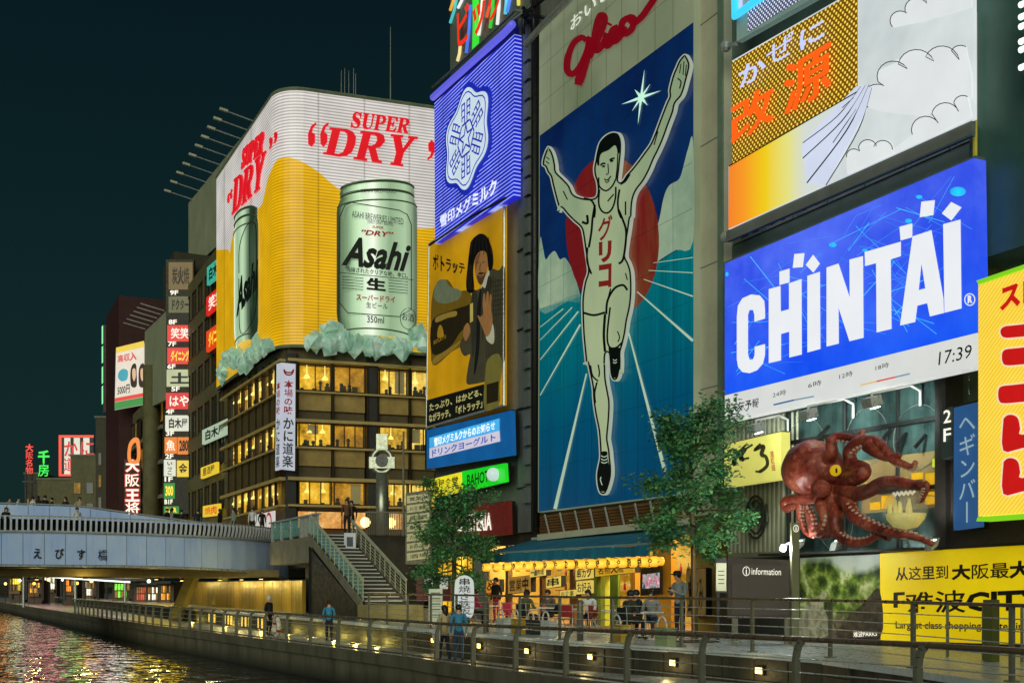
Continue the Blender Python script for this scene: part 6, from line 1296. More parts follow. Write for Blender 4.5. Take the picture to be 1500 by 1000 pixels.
# stone pier under the 2F sign
FRt.box(FRt.s(1381), FRt.s(1397), 2.9, 8.8, -.3, .25).build('stone_pier', M_dark, rb)
tf = plate('floor_marker', 'dark upright floor marker reading 2F beside the octopus', [(1378, 602), (1396, 594), (1396, 668), (1378, 672)], PX(19.5), mat('marker_grey', (50, 66, 62), .5, em=.04), 0, .15)
for c_, y in (('2', 599), ('F', 622 + 4)): text(c_, [(1382, y + 2), (1393, y), (1393, y + 19), (1382, y + 21)], PX(19.5), .16, K_w, tf, bold=.01)
bl = plate('blue_vertical_sign', 'blue vertical sign with pale brush kana next to the yellow sign', [(1397, 597), (1434, 588), (1434, 771), (1397, 776)], PX(19.3), glow('sign_steel_blue', (44, 88, 140), .75, .15), 0, .15)
vtext('ヘギンバー', [(1403, 606), (1430, 600), (1430, 764), (1403, 768)], PX(19.3), .16, glow('kana_pale', (150, 180, 190), .75, 0), bl, bold=.005)
FRt.box(FRt.s(1397), FRt.L, 2.9, 5.2, -.3, .1).build('dark_plinth', M_dark, rb)
FRt.box(FRt.s(1432), FRt.s(1475), 4.4, 5.0, .1, .2).build('shop_window', mat('brown_shop', (84, 60, 34), .5), rb); 
# sign with brush characters, left of the octopus
kk = plate('brush_sign', 'pale yellow lightbox with dark brush characters behind the tree', [(1061, 651), (1144, 632), (1144, 701), (1061, 713)], PX(19.45), glow('lit_straw', (206, 200, 100), .85, .15), 0, .3); zk = Zm(1040, 600, 3.84)
for pts, w_ in (([(210, 190), (150, 250), (135, 300), (150, 305)], [3, 7, 7, 4]), ([(240, 195), (190, 230), (175, 275), (220, 270)], [3, 6, 7, 3]), ([(285, 190), (250, 225), (300, 205), (290, 250), (315, 265), (322, 310), (285, 345), (255, 345)], [3, 5, 6, 6, 5, 5, 5, 3])): b = MB(); ribbon(cr(zk(pts), False, 6), w_, PX(19.45), .31, b); b.build('brush_stroke', mat('brush_ink', (44, 42, 10), .5), kk)
vtext('道頓堀', zk([(335, 232), (358, 228), (370, 342), (346, 348)]), PX(19.45), .31, mat('seal_red', (150, 60, 30), .5, em=.3), kk, bold=.03)
# pale ribbed wall and the wire face on it
FRt.box(0.05, FRt.s(1149), 3.0, 6.9, -.4, -.01).build('pale_wall', mat('pale_ribbed', (150, 158, 132), .6, var=.12), rb)
for k in range(16): s_ = .2 + k * .19; FRt.box(s_, s_ + .05, 3.15, 6.85, -.008, .03).build('rib', M_beige, rb)
wf = thing('wire_face_ornament', 'oval wire ornament on the pale wall under the brush sign', 'ornament', PX(19.9).hit(1107, 790)); PW = PX(19.85)
for k in range(2): b = MB(); b.tube([PW.hit(1107 + (14 - k * 4) * math.cos(a), 757 + (31 - k * 7) * math.sin(a)) for a in [j * math.pi / 14 for j in range(29)]], .035, 6, False); b.build('oval_ring', mat('wire_bronze', (70, 74, 60), .4, metal=.6), wf, True)
for k in range(8): x = 1096 + k * 3.6; b = MB().tube([PW.hit(x, 764), PW.hit(x + 1.5, 742 - (k % 3) * 3), PW.hit(x + 2.6, 764)], .04, 5); b.build('wire_loop', MATS['wire_bronze'], wf)
# wall spot lamps
M_spot = glow('spot_glass', (225, 250, 240), 9, 0)
def spot_light(name, loc, tgt, e, col=(.85, 1, .95), size=R(100), r_=.06):
    L = bpy.data.objects.new(name, bpy.data.lights.new(name, 'SPOT')); COL.objects.link(L); L.location = loc; L.data.energy = e; L.data.color = col; L.data.spot_size = size; L.data.spot_blend = .8; L.data.shadow_soft_size = r_
    L.rotation_euler = (Vector(loc) - Vector(tgt)).to_track_quat('Z', 'Y').to_euler()
for i, (hx, hy, bx_, by_) in enumerate(((1107, 626, 1154, 628), (1184, 606, 1250, 606), (1277, 588, 1348, 588))):
    hp = PX(18.2).hit(hx, hy); wp = PX(19.9).hit(bx_, by_ + 6); t = thing('wall_spot_lamp', 'floodlight on a curved white arm, ' + ('left above the brush sign', 'middle above the octopus head', 'right above the octopus arms')[i], 'lamp', wp)
    top = wp + Vector((0, 0, .35)); MB().tube([wp, top, top + Vector((-.3, 0, .1)), hp + Vector((0, 0, .18)), hp + Vector((0, 0, .05))], .035, 6).build('arm', M_white, t, True)
    MB().obox(hp, (.16, 0, .05), (0, .15, 0), (-.03, 0, .1)).build('head', M_steel, t); MB().obox(hp + Vector((.1, 0, -.13)), (.07, 0, .025), (0, .08, 0), (-.005, 0, .006)).build('lamp_glass', M_spot, t)
    spot_light('wall_spot', hp + Vector((.1, 0, -.16)), PX(19.9).hit(hx + 44, hy + 34), 430 if i else 160)
# ------------------------------------------------------------------ octopus
oc = thing('octopus_sculpture', 'huge red-brown octopus sculpture with yellow eye gripping a glass ball', 'sculpture', PX(19.6).hit(1260, 800)); zo8 = Zm(1140, 610, 4.762)
moc, n = newmat('octopus_skin'); f = n.math('ADD', n.math('MULTIPLY', n.noise(1.6, None, 6), .6), n.math('MULTIPLY', n.noise(9, None, 5, .7), .4)); n.set(Base_Color=n.ramp(f, [(.40, lin((70, 22, 18))), (.46, lin((124, 46, 34))), (.53, lin((154, 64, 46))), (.62, lin((196, 116, 90)))]), Roughness=n.mapr(n.noise(3.5, None, 4), .35, .65, .3, .62), Specular_IOR_Level=.6); n.bump(n.noise(7, None, 5), .5, .05)
def op(x, y, X): return PX(X).hit(*zo8([(x, y)])[0])
def oball(x, y, X, rx, ry, rz, nm='head_lobe', m=None, par=None): return MB().ball(op(x, y, X), rx, ry, rz, 24, 16).build(nm, m or moc, par or oc, True)
hd = oball(215, 352, 18.6, .62, .66, .60, 'head')
def mantle():
    b = MB(); rings = [((88, 425), .14), ((125, 405), .47), ((190, 375), .66), ((250, 355), .68), ((310, 365), .56), ((360, 420), .40), ((400, 500), .36), ((420, 570), .30), ((430, 620), .2)]
    P = [tuple(op(x, y, 18.5)) for (x, y), r in rings]; Q = cr(P, False, 4); n_ = len(Q); rr = []
    for i in range(n_):
        t = i / (n_ - 1) * (len(rings) - 1); k = min(len(rings) - 2, int(t)); rr.append(rings[k][1] + (rings[k + 1][1] - rings[k][1]) * (t - k))
    b.tube(Q, rr, 24); return b.build('mantle', moc, oc, True)
mantle()
oball(300, 500, 18.05, .22, .27, .22, 'brow'); oball(385, 392, 18.12, .2, .24, .22, 'eye_socket')
oball(400, 375, 17.95, .11, .15, .13, 'eye', glow('eye_yellow', (220, 180, 20), .65, .1)); oball(406, 375, 17.84, .02, .03, .06, 'pupil', K_k)
msk_, n = newmat('sucker_skin'); n.set(Base_Color=(*lin((206, 170, 150)), 1), Roughness=.35)
def arm(pts, Xs, r0, r1, suck=None):
    P = [op(x, y, X) for (x, y), X in zip(pts, Xs)]; P = [Vector(p) for p in cr([tuple(p) for p in P], False, 7)]; n_ = len(P)
    r0 *= .62; r1 *= .85
    rr = [r0 + (r1 - r0) * (i / (n_ - 1)) ** .8 for i in range(n_)]; a_ = MB().tube(P, rr, 14).build('arm', moc, oc, True)
    if suck:
        b = MB(); d = Vector(suck).normalized()
        for i in range(int(n_ * .25), n_ - 1, 2):
            t = (P[i + 1] - P[i - 1]).normalized(); sd = d.cross(t).normalized()
            for sg in (-.45, .45):
                nn = (d + sd * sg).normalized(); c = P[i] + nn * rr[i] * .93; b.lathe(c, [(rr[i] * .30, 0), (rr[i] * .34, .02), (rr[i] * .2, .05), (rr[i] * .12, .02)], 8, nn)
        b.build('suckers', msk_, a_, True)['kind'] = 'stuff'
arm([(330, 330), (372, 250), (372, 175), (420, 138), (520, 150), (580, 130), (590, 90)], [18.4, 18.2, 18.2, 18.3, 18.3, 18.4, 18.4], .30, .05, (0, 0, -1))
arm([(430, 440), (560, 410), (590, 370), (510, 330), (505, 230), (580, 170), (680, 170), (750, 230), (800, 300), (870, 330), (930, 350), (960, 315)], [18.4, 18.1, 18.1, 18.2, 18.2, 18.2, 18.1, 18.0, 18.0, 18.0, 18.0, 18.0], .36, .06, (0, -.4, -1))
arm([(640, 200), (680, 240), (760, 280), (830, 275), (855, 265)], [18.05, 18.0, 18.0, 18.0, 18.0], .30, .05)
arm([(400, 500), (520, 535), (620, 520), (720, 465), (820, 455), (920, 475), (1010, 480), (1035, 470)], [18.5, 18.1, 17.9, 17.8, 17.7, 17.7, 17.7, 17.7], .33, .10)
arm([(1035, 465), (1030, 520), (1000, 580), (985, 590)], [17.68, 17.66, 17.64, 17.66], .11, .05, (-1, .3, 0))
arm([(430, 560), (490, 600), (520, 680), (600, 740), (720, 790), (840, 820), (960, 840), (1080, 890)], [18.5, 18.1, 17.9, 17.9, 17.9, 17.9, 18.0, 18.1], .36, .06, (0, 0, 1))
arm([(400, 600), (400, 680), (400, 760), (440, 840), (520, 880), (620, 870), (700, 830), (775, 858)], [18.4, 18.1, 18.0, 18.0, 18.0, 18.0, 18.0, 18.0], .34, .05, (0, 0, 1))
arm([(330, 560), (300, 620), (330, 700), (300, 790), (250, 800), (235, 700), (200, 630), (215, 720), (230, 830)], [18.5, 18.2, 18.1, 18.1, 18.2, 18.2, 18.2, 18.2, 18.2], .30, .06, (-.3, -1, 0))
arm([(260, 560), (180, 570), (90, 575), (45, 600), (60, 640), (110, 620), (150, 620), (150, 700), (190, 800), (240, 830)], [18.5, 18.4, 18.4, 18.4, 18.4, 18.4, 18.4, 18.4, 18.4, 18.3], .26, .07, (0, -1, -.3))
arm([(340, 640), (330, 720), (360, 800), (310, 830), (270, 815)], [18.4, 18.2, 18.1, 18.1, 18.1], .30, .08)
gbm, n = newmat('glass_ball'); n.set(Base_Color=(.9, .95, .9, 1), Roughness=.05, Alpha=.16, Specular_IOR_Level=.8)
gl = thing('glass_ball', 'glass ball half filled with pale batter held by the octopus', 'ball', op(890, 790, 18.0)); bc = op(888, 650, 17.95)
MB().ball(bc, .46, .46, .46, 24, 16).build('shell', gbm, gl, True); mbt = mat('batter', (226, 210, 120), .4, em=.25, var=.2, vs=6)
MB().lathe(bc, [(.0, -.42), (.25, -.36), (.38, -.2), (.41, -.08), (.0, -.06)], 20).build('batter', mbt, gl, True)
for k in range(7): a = k * .9; r_ = .16 + .1 * (k % 2); MB().lathe(bc + Vector((math.cos(a) * r_ - .1, math.sin(a) * r_, -.1)), [(.06, 0), (.05, .12), (.03, .22 + .05 * (k % 3)), (.0, .27)], 6).build('batter_drip', mbt, gl, True)
MB().lathe(bc - Vector((0, 0, .62)), [(.12, 0), (.05, .05), (.05, .2)], 10).build('stand', M_steel, gl)
MB().tube([bc + Vector((-.05, -.3 + .06 * k, .38 - .03 * (k % 2) * 2)) for k in range(11)], .03, 5).build('garland', glow('straw_white', (226, 220, 190), .7, .1), gl)
# ground lamps shining up on it
for px in (1170, 1225, 1365):
    p = PX(19.0).hit(px, 797); t = thing('up_lamp', 'small floodlight on the ledge below the octopus ' + {1170: 'head', 1225: 'curled arms', 1365: 'arm tip'}[px], 'lamp', p)
    MB().obox(p, (.1, 0, .06), (0, .1, 0), (.03, 0, .09)).build('head', M_steel, t); MB().obox(p + Vector((.08, 0, .11)), (.06, 0, .03), (0, .08, 0), (0, 0, .008)).build('lamp_glass', M_spot, t)
    spot_light('up_spot', p + Vector((.05, 0, .16)), p + Vector((.4, 0, 1.5)), 110, (1, .97, .9), R(120), .05)
FRt.box(FRt.s(1150), FRt.s(1398), 3.0, 3.06, -.1, .9).build('octopus_ledge', M_dark, rb)
# ------------------------------------------------------------------ hoarding with the yellow board and the garden photograph
PH2 = PX(19.7); hz = Zm(1040, 560, 2.5)
yb2 = thing('yellow_board', 'yellow hoarding with black Chinese and English lettering along the terrace', 'hoarding', PH2.hit(1400, 938))
mye, n = newmat('board_yellow_glow'); f = n.noise(.5, None, 4); n.set(Base_Color=(*lin((226, 196, 10)), 1), Roughness=.5, Emission_Color=n.ramp(f, [(.3, lin((196, 164, 0))), (.7, lin((232, 200, 8)))]), Emission_Strength=.55)  # printed board given its own glow in place of lamplight
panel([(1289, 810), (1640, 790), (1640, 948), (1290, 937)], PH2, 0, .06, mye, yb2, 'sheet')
arw = [(1289, 812), (1289.5, 862), (1302, 872), (1289.8, 884), (1290, 936)]
tk = mat('board_ink', (24, 22, 10), .5, var=.05)
text('从这里到', hz([(680, 676), (872, 667), (872, 719), (680, 726)]), PH2, .065, tk, yb2, bold=.02, t=.006); text('大阪最大级', hz([(884, 668), (1250, 644), (1250, 714), (884, 724)]), PH2, .065, tk, yb2, bold=.045, t=.006)
text('「难波CITY」', hz([(672, 768), (1290, 735), (1290, 842), (672, 846)]), PH2, .065, tk, yb2, bold=.04, t=.006)
text('Largest class shopping center in Osaka', hz([(680, 872), (1270, 878), (1270, 916), (680, 908)]), PH2, .065, tk, yb2, bold=.015, t=.006)
gp = thing('garden_photo_board', 'printed garden photograph on a hoarding beside the yellow board', 'hoarding', PH2.hit(1230, 935))
mgp, n = newmat('garden_print'); x, y, z = n.xyz(); big = n.noise(.9, None, 3, .5); fine = n.noise(9, None, 5, .7); vo = n.new('ShaderNodeTexVoronoi'); vo.inputs['Scale'].default_value = 2.6; n.t.links.new(n.coord(), vo.inputs['Vector'])
leafy = n.math('ADD', n.math('MULTIPLY', fine, .55), n.math('MULTIPLY', vo.outputs['Distance'], .55)); hh = n.math('ADD', n.mapr(z, .9, 3.3), n.math('MULTIPLY', n.math('SUBTRACT', big, .5), .55))
green = n.ramp(leafy, [(.36, lin((26, 34, 10))), (.5, lin((74, 96, 26))), (.62, lin((136, 150, 62))), (.75, lin((206, 206, 160)))]); stone = n.ramp(fine, [(.35, lin((70, 58, 44))), (.65, lin((140, 122, 98)))]); skyc = n.ramp(big, [(.3, lin((150, 160, 150))), (.7, lin((196, 200, 186)))])
n.set(Base_Color=n.mix(n.mapr(hh, .70, .82), n.mix(n.mapr(hh, .16, .24), stone, green), skyc), Roughness=.45)
panel([(1172, 817), (1288.6, 811), (1289.6, 936.6), (1172, 934)], PH2, 0, .058, mgp, gp, 'print_sheet')
mpath, n = newmat('path_print'); n.set(Base_Color=n.ramp(n.noise(6, None, 4), [(.35, lin((128, 120, 92))), (.65, lin((200, 192, 160)))]), Roughness=.45)
poly(cr([(1172, 905), (1184, 884), (1200, 872), (1212, 866), (1206, 884), (1212, 902), (1222, 918), (1208, 932), (1172, 933)], True, 4), PH2, .062, mpath, gp, 'path_print', .003)
mrock, n = newmat('rock_print'); n.set(Base_Color=n.ramp(n.noise(5, None, 6), [(.35, lin((26, 22, 16))), (.65, lin((92, 78, 58)))]), Roughness=.45)
poly(cr([(1232, 915), (1250, 896), (1268, 880), (1288, 862), (1289, 934), (1228, 932)], True, 4), PH2, .062, mrock, gp, 'rock_print', .003)
text('难波PARKS', hz([(525, 912), (612, 908), (612, 928), (525, 932)]), PH2, .068, K_w, gp, bold=.01, t=.004)
MB().bar(PH2.off(.1).hit(1172, 814), PH2.off(.1).hit(1640, 788), .1, .06).build('top_rail', M_black, gp)
MB().box(19.72, 19.9, 4, 26.6, TZ, 2.88).build('hoarding_backing', M_dark, rb)
# ================================================================== information board and its lamp post
ib = thing('information_board', 'dark brown information board standing on the terrace', 'board', at(1115, 26.6, TZ)); PI = PD(26.6)
poly([(1066, 816), (1160, 820), (1160, 905), (1066, 905)], PI, -.14, mat('info_brown', (62, 50, 46), .5, var=.12), ib, 'cabinet', .14)
poly([(1072, 826), (1157, 829), (1157, 900), (1072, 900)], PI, .0, mat('info_panel', (72, 60, 54), .4, var=.1), ib, 'panel', .02)
for x in (1073, 1150): poly([(x, 905), (x + 8, 905), (x + 8, 944), (x, 944)], PI, -.12, M_post, ib, 'leg', .1)
text('information', [(1101, 831), (1144, 832), (1144, 842), (1101, 841)], PI, .02, K_w, ib, bold=.0, t=.004); text('i', [(1092.5, 831), (1094, 831), (1094, 841), (1092.5, 841)], PI, .02, K_w, ib, bold=.01, t=.004)
b = MB(); ribbon([(1093.2 + 5 * math.cos(a), 836 + 6.5 * math.sin(a)) for a in [k * math.pi / 10 for k in range(21)]], .9, PI, .02, b, .004); b.build('info_ring', K_w, ib)
ip = thing('information_post', 'square olive post with an i emblem beside the information board', 'post', at(1166, 26.4, TZ)); PIp = PD(26.4)
poly([(1160, 765), (1171, 765), (1171, 946), (1160, 946)], PIp, -.18, mat('post_olive', (104, 104, 72), .5, var=.12), ip, 'shaft', .18)
b = MB(); ribbon([(1166 + 3.6 * math.cos(a), 773.5 + 5 * math.sin(a)) for a in [k * math.pi / 10 for k in range(21)]], .9, PIp, .0, b, .004); b.build('ring', K_w, ip); text('i', [(1165.4, 770), (1166.8, 770), (1166.8, 777), (1165.4, 777)], PIp, .0, K_w, ip, bold=.02, t=.004)
lp = at(1147, 26.9, None, 803); lt = thing('bracket_lamp', 'small bright white lamp above the information board', 'lamp', lp)
MB().ball(lp, .07, n=10, m=8).build('bulb', glow('bulb_white', (245, 255, 250), 60, 0), lt, True); MB().tube([lp, lp + Vector((.15, .1, .12)), at(1160, 26.5, None, 795)], .025, 6).build('bracket', M_steel, lt)
MB().lathe(lp + Vector((0, 0, .03)), [(.10, 0), (.06, .06), (.02, .09)], 10).build('shade', M_steel, lt, True)
L = bpy.data.objects.new('bracket_light', bpy.data.lights.new('bracket_light', 'POINT')); COL.objects.link(L); L.location = lp - FW * .25; L.data.energy = 130; L.data.color = (.9, 1, .95); L.data.shadow_soft_size = .08
wn = thing('notice_sheet', 'small white notice on a dark stand left of the information board', 'notice', at(1058, 28, TZ)); PWn = PD(28)
poly([(1048, 817), (1066, 817), (1066, 868), (1048, 868)], PWn, -.05, M_dark, wn, 'stand_panel', .05); poly([(1049, 824), (1064, 824), (1064, 865), (1049, 865)], PWn, 0, mat('paper', (214, 210, 180), .6, em=.12), wn, 'sheet', .008)
for k in range(4): b = MB(); ribbon([(1052, 836 + k * 6), (1061, 836 + k * 6)], 1.2, PWn, .009, b, .002); b.build('text_line', K_k, wn)
poly([(1050, 868), (1054, 868), (1054, 942), (1050, 942)], PWn, -.05, M_dark, wn, 'leg', .05)
# ================================================================== open restaurant with blue awning
aw = thing('blue_awning', 'dark blue fabric awning over the open restaurant front', 'awning', (18.6, 32, 3.0))
maw, n = newmat('awning_blue'); f = n.noise(1.2, n.coord((.4, 2, .4)), 4); n.set(Base_Color=n.ramp(f, [(.3, lin((14, 92, 124))), (.7, lin((34, 128, 156)))]), Roughness=.75); n.bump(n.noise(2, n.coord((.3, 2, .3)), 3), .3, .05)
Y0a, Y1a = 26.9, 38.4
NA = 16
for k in range(NA):
    y0 = Y0a + (Y1a - Y0a) * k / NA; y1 = Y0a + (Y1a - Y0a) * (k + 1) / NA; sg = .03 * math.sin(math.pi * ((k % 4) + .5) / 4)
    MB().prism([(19.75, y0, 3.95), (19.75, y1, 3.95), (17.6, y1, 3.40 - sg), (17.6, y0, 3.40 - sg)], (-.008, 0, .02)).build('canopy_panel', maw, aw)
    MB().prism([(17.58, y0, 3.385 - sg), (17.58, y1, 3.385 - sg), (17.55, y1, 3.06), (17.55, y0, 3.06)], (-.012, 0, 0)).build('valance_panel', maw, aw)
MB().tube([(17.58, Y0a, 3.40), (17.58, Y1a, 3.40)], .035, 8).build('front_bar', mat('awning_bar', (130, 160, 160), .4), aw); MB().tube([(19.72, Y0a, 4.0), (19.72, Y1a, 4.0)], .06, 8).build('roller', M_beige, aw)
for y in (27.6, 31, 34.5, 37.6): MB().tube([(19.7, y, 3.6), (18.6, y + .2, 3.35), (17.6, y, 3.38)], .025, 6).build('folding_arm', M_steel, aw, True)
rs = thing('open_restaurant', 'warm-lit open restaurant interior under the blue awning', 'restaurant', (21.5, 33, TZ))
mri = roommat('restaurant_back', (120, 84, 14), (190, 140, 26), (236, 192, 66), .62)
MB().box(23.2, 23.4, 28.4, 43.2, TZ, 4.4).build('back_wall', mri, rs); MB().box(20.1, 23.2, 28.35, 28.5, TZ, 4.4).build('side_wall', mat('ochre_wall', (196, 156, 70), .6, var=.15), rs); MB().box(20.1, 23.2, 43.1, 43.25, TZ, 4.4).build('side_wall', MATS['ochre_wall'], rs)
MB().box(19.9, 23.3, 28.4, 43.2, 4.30, 4.44).build('ceiling', M_wood, rs); MB().box(18.2, 23.3, 28.0, 43.2, TZ, TZ + .02).build('floor', M_wood, rs)
for k in range(7):
    y = 29.4 + k * 2.1; MB().box(21.2, 22.8, y, y + .12, 4.22, 4.30).build('ceiling_lamp', M_lampw, rs)
    L = bpy.data.objects.new('ceiling_light', bpy.data.lights.new('ceiling_light', 'AREA')); COL.objects.link(L); L.location = (21.0, y, 4.1); L.data.energy = 120; L.data.color = (1, .86, .46); L.data.size = 1.0
MB().box(19.95, 20.1, 28.4, 43.3, 3.85, 4.46).build('header_beam', M_dark, rs)
# piers, partitions and display walls
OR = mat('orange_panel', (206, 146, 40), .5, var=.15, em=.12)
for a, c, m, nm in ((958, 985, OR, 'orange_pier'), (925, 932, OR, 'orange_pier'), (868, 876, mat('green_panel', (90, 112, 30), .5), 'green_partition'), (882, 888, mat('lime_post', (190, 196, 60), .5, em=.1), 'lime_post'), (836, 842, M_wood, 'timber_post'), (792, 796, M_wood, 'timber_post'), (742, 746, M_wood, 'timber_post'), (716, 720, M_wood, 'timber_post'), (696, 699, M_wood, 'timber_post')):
    y1_, y0_ = PX(20.2).hit(a, 850).y, PX(20.2).hit(c, 850).y; MB().box(20.15, 20.35, y0_, y1_, TZ, 4.3).build(nm, m, rs)
y1_, y0_ = PX(21).hit(868, 850).y, PX(21).hit(905, 850).y; MB().box(21, 21.1, y0_, y1_, TZ, 3.2).build('green_screen', MATS['green_panel'], rs)
PS = PX(20.1); 
def hang(quad, s_, m, tm, nm='hanging_sign', vert=False):
    t = plate('hanging_sign', nm, quad, PS, m, 0, .05); 
    cx = sum(p[0] for p in quad) / 4; cy = sum(p[1] for p in quad) / 4; q4 = [(cx + (p[0] - cx) * .86, cy + (p[1] - cy) * .8) for p in quad]
    text(s_, q4, PS, .055, tm, t, bold=.045, t=.004)
yl_ = glow('paper_yellow', (226, 200, 96), .85, .15, 3)
hang([(843, 832), (868, 829), (868, 846), (843, 849)], '串カツ', yl_, K_k, 'cream sign with kushi-katsu kana hanging in the restaurant'); hang([(844, 851), (868, 849), (868, 868), (844, 870)], 'お好み', yl_, K_k, 'cream sign with okonomi characters below the kushi-katsu sign')
hang([(872, 828), (928, 822), (928, 838), (872, 844)], '名物大阪一', glow('paper_gold', (206, 160, 40), .8, .2, 3), K_k, 'wide gold sign of dark characters under the lanterns'); hang([(820, 865), (842, 863), (842, 873), (820, 875)], 'お食事', yl_, K_k, 'small cream sign low on the restaurant counter')
hang([(744, 846), (776, 842), (776, 866), (744, 869)], '営業中', glow('paper_tan', (170, 130, 60), .7, .3, 3), mat('sign_brown', (90, 40, 16), .5), 'tan menu sign on the restaurant left wall'); hang([(800, 846), (820, 843), (820, 858), (800, 861)], '串', yl_, K_k, 'square cream sign with one character in the restaurant')
hang([(1006, 834), (1032, 832), (1032, 900), (1006, 902)], '立飲み', mat('tan_board', (150, 122, 70), .6, em=.08), K_k, 'tall tan board behind the standing man')
hang([(712, 850), (730, 848), (730, 866), (712, 868)], 'め', glow('paper_orange', (220, 140, 40), .8, .2, 3), K_k, 'orange square sign at the left end of the restaurant')
hang([(776, 833), (798, 830), (798, 842), (776, 845)], '一品料理', yl_, K_k, 'narrow cream sign under the lanterns left of centre')
tv = thing('television', 'wall television showing a bright picture in the restaurant', 'television', PS.hit(955, 865)); poly([(938, 832), (968, 829), (968, 870), (938, 872)], PS, .1, M_black, tv, 'case', .08)
mtv, n = newmat('tv_picture'); f = n.noise(3.2, None, 2); n.set(Base_Color=(.02, .02, .02, 1), Emission_Color=n.ramp(f, [(.35, lin((40, 60, 60))), (.48, lin((170, 180, 180))), (.56, lin((190, 60, 80))), (.66, lin((210, 220, 230)))]), Emission_Strength=1.0)
poly([(941, 841), (966, 838), (966, 860), (941, 862)], PS, .18, mtv, tv, 'screen', .006)
# shelves of bottles along the back wall
sh = thing('bottle_shelf', 'shelf of bottles on the back wall of the restaurant', 'shelf', (23, 33, 1.6)); 
for z in (2.0, 2.6): MB().box(22.9, 23.2, 29, 42.5, z, z + .05).build('board', M_wood, sh)
qb = random.Random(21); bc_ = [mat('bottle_green', (30, 60, 24), .2), mat('bottle_brown', (70, 40, 14), .2), mat('bottle_white', (200, 196, 170), .3), mat('bottle_red', (150, 36, 24), .3)]
for i in range(56):
    z = 2.05 if i % 2 else 2.65; y = 29.1 + (i // 2) * .47; o = MB().lathe((23.05, y, z), [(.05, 0), (.05, .2), (.02, .28), (.02, .36)], 8).build('bottle', bc_[qb.randrange(4)], None, True); tag(o, 'bottle standing on the restaurant back shelf', 'bottle', 'bottles on the back shelf')
# ------------------------------------------------------------------ lanterns
ln = thing('paper_lantern', 'x', 'lantern', (0, 0, 0), 'yellow paper lanterns under the awning')
mln, n = newmat('lantern_paper'); x, y, z = n.xyz(); rb_ = n.mapr(n.math('PINGPONG', n.math('MULTIPLY', z, 22), .5), 0, .5, .78, 1.05); n.set(Base_Color=(.8, .5, .1, 1), Roughness=.6, Emission_Color=n.ramp(n.mapr(z, -.19, .19), [(0, lin((240, 150, 20))), (.5, lin((255, 206, 60))), (1, lin((246, 166, 24)))]), Emission_Strength=n.math('MULTIPLY', rb_, 1.15))
bo = MB().lathe((0, 0, 0), [(.09, -.19), (.14, -.16), (.185, -.08), (.195, 0), (.185, .08), (.14, .16), (.09, .19)], 16).build('shade', mln, ln, True)
MB().lathe((0, 0, .19), [(.095, 0), (.095, .03)], 12).build('cap', M_black, ln); MB().lathe((0, 0, -.22), [(.095, 0), (.095, .03)], 12).build('base_ring', M_black, ln); MB().tube([(0, 0, .2), (0, 0, .3)], .008, 5).build('cord', M_black, ln)
chars = 'やきとり串かつたこ焼お好み焼酒場'; lan = []
for i in range(17):
    px = 712 + (958 - 712) * i / 16; p = PX(17.75).hit(px, 815); lan.append((px, p))
    r = dup(ln, (17.75, p.y, 2.9), 0, 'x', scale=.80) if i else ln
    if i == 0: ln.location = (17.75, p.y, 2.9); ln.scale = (.80,) * 3; ln['label'] = 'yellow paper lantern at the left end of the front row'
    if i % 3 != 1:
        c = chars[i % len(chars)]; V, F = glyphs(c, .03); b = MB(); b.add([(-.197 + .06 * ((abs(v[0] - .5) * .45) ** 2) * 8, -(v[0] - .5) * .31, (v[1] - .38) * .31) for v in V], [f for f in F]); o = b.build('character', K_k); o.parent = r
ords = ('first', 'second', 'third', 'fourth', 'fifth', 'sixth', 'seventh', 'eighth', 'ninth', 'tenth', 'eleventh', 'twelfth', 'thirteenth', 'fourteenth', 'fifteenth', 'sixteenth', 'seventeenth')
for i, o in enumerate([o for o in COL.objects if o.name.startswith('paper_lantern') and o.parent is None]): o['label'] = 'yellow paper lantern, %s from the left in the front row' % ords[i]
for i, px in enumerate((822, 836, 849, 861, 874, 887, 900, 940, 953, 967)):
    p = PX(19.4).hit(px, 826); dup(ln, (19.4, p.y, 2.97), 0, 'smaller-looking yellow lantern in the back row, %s from the left' % ords[i], scale=.72)
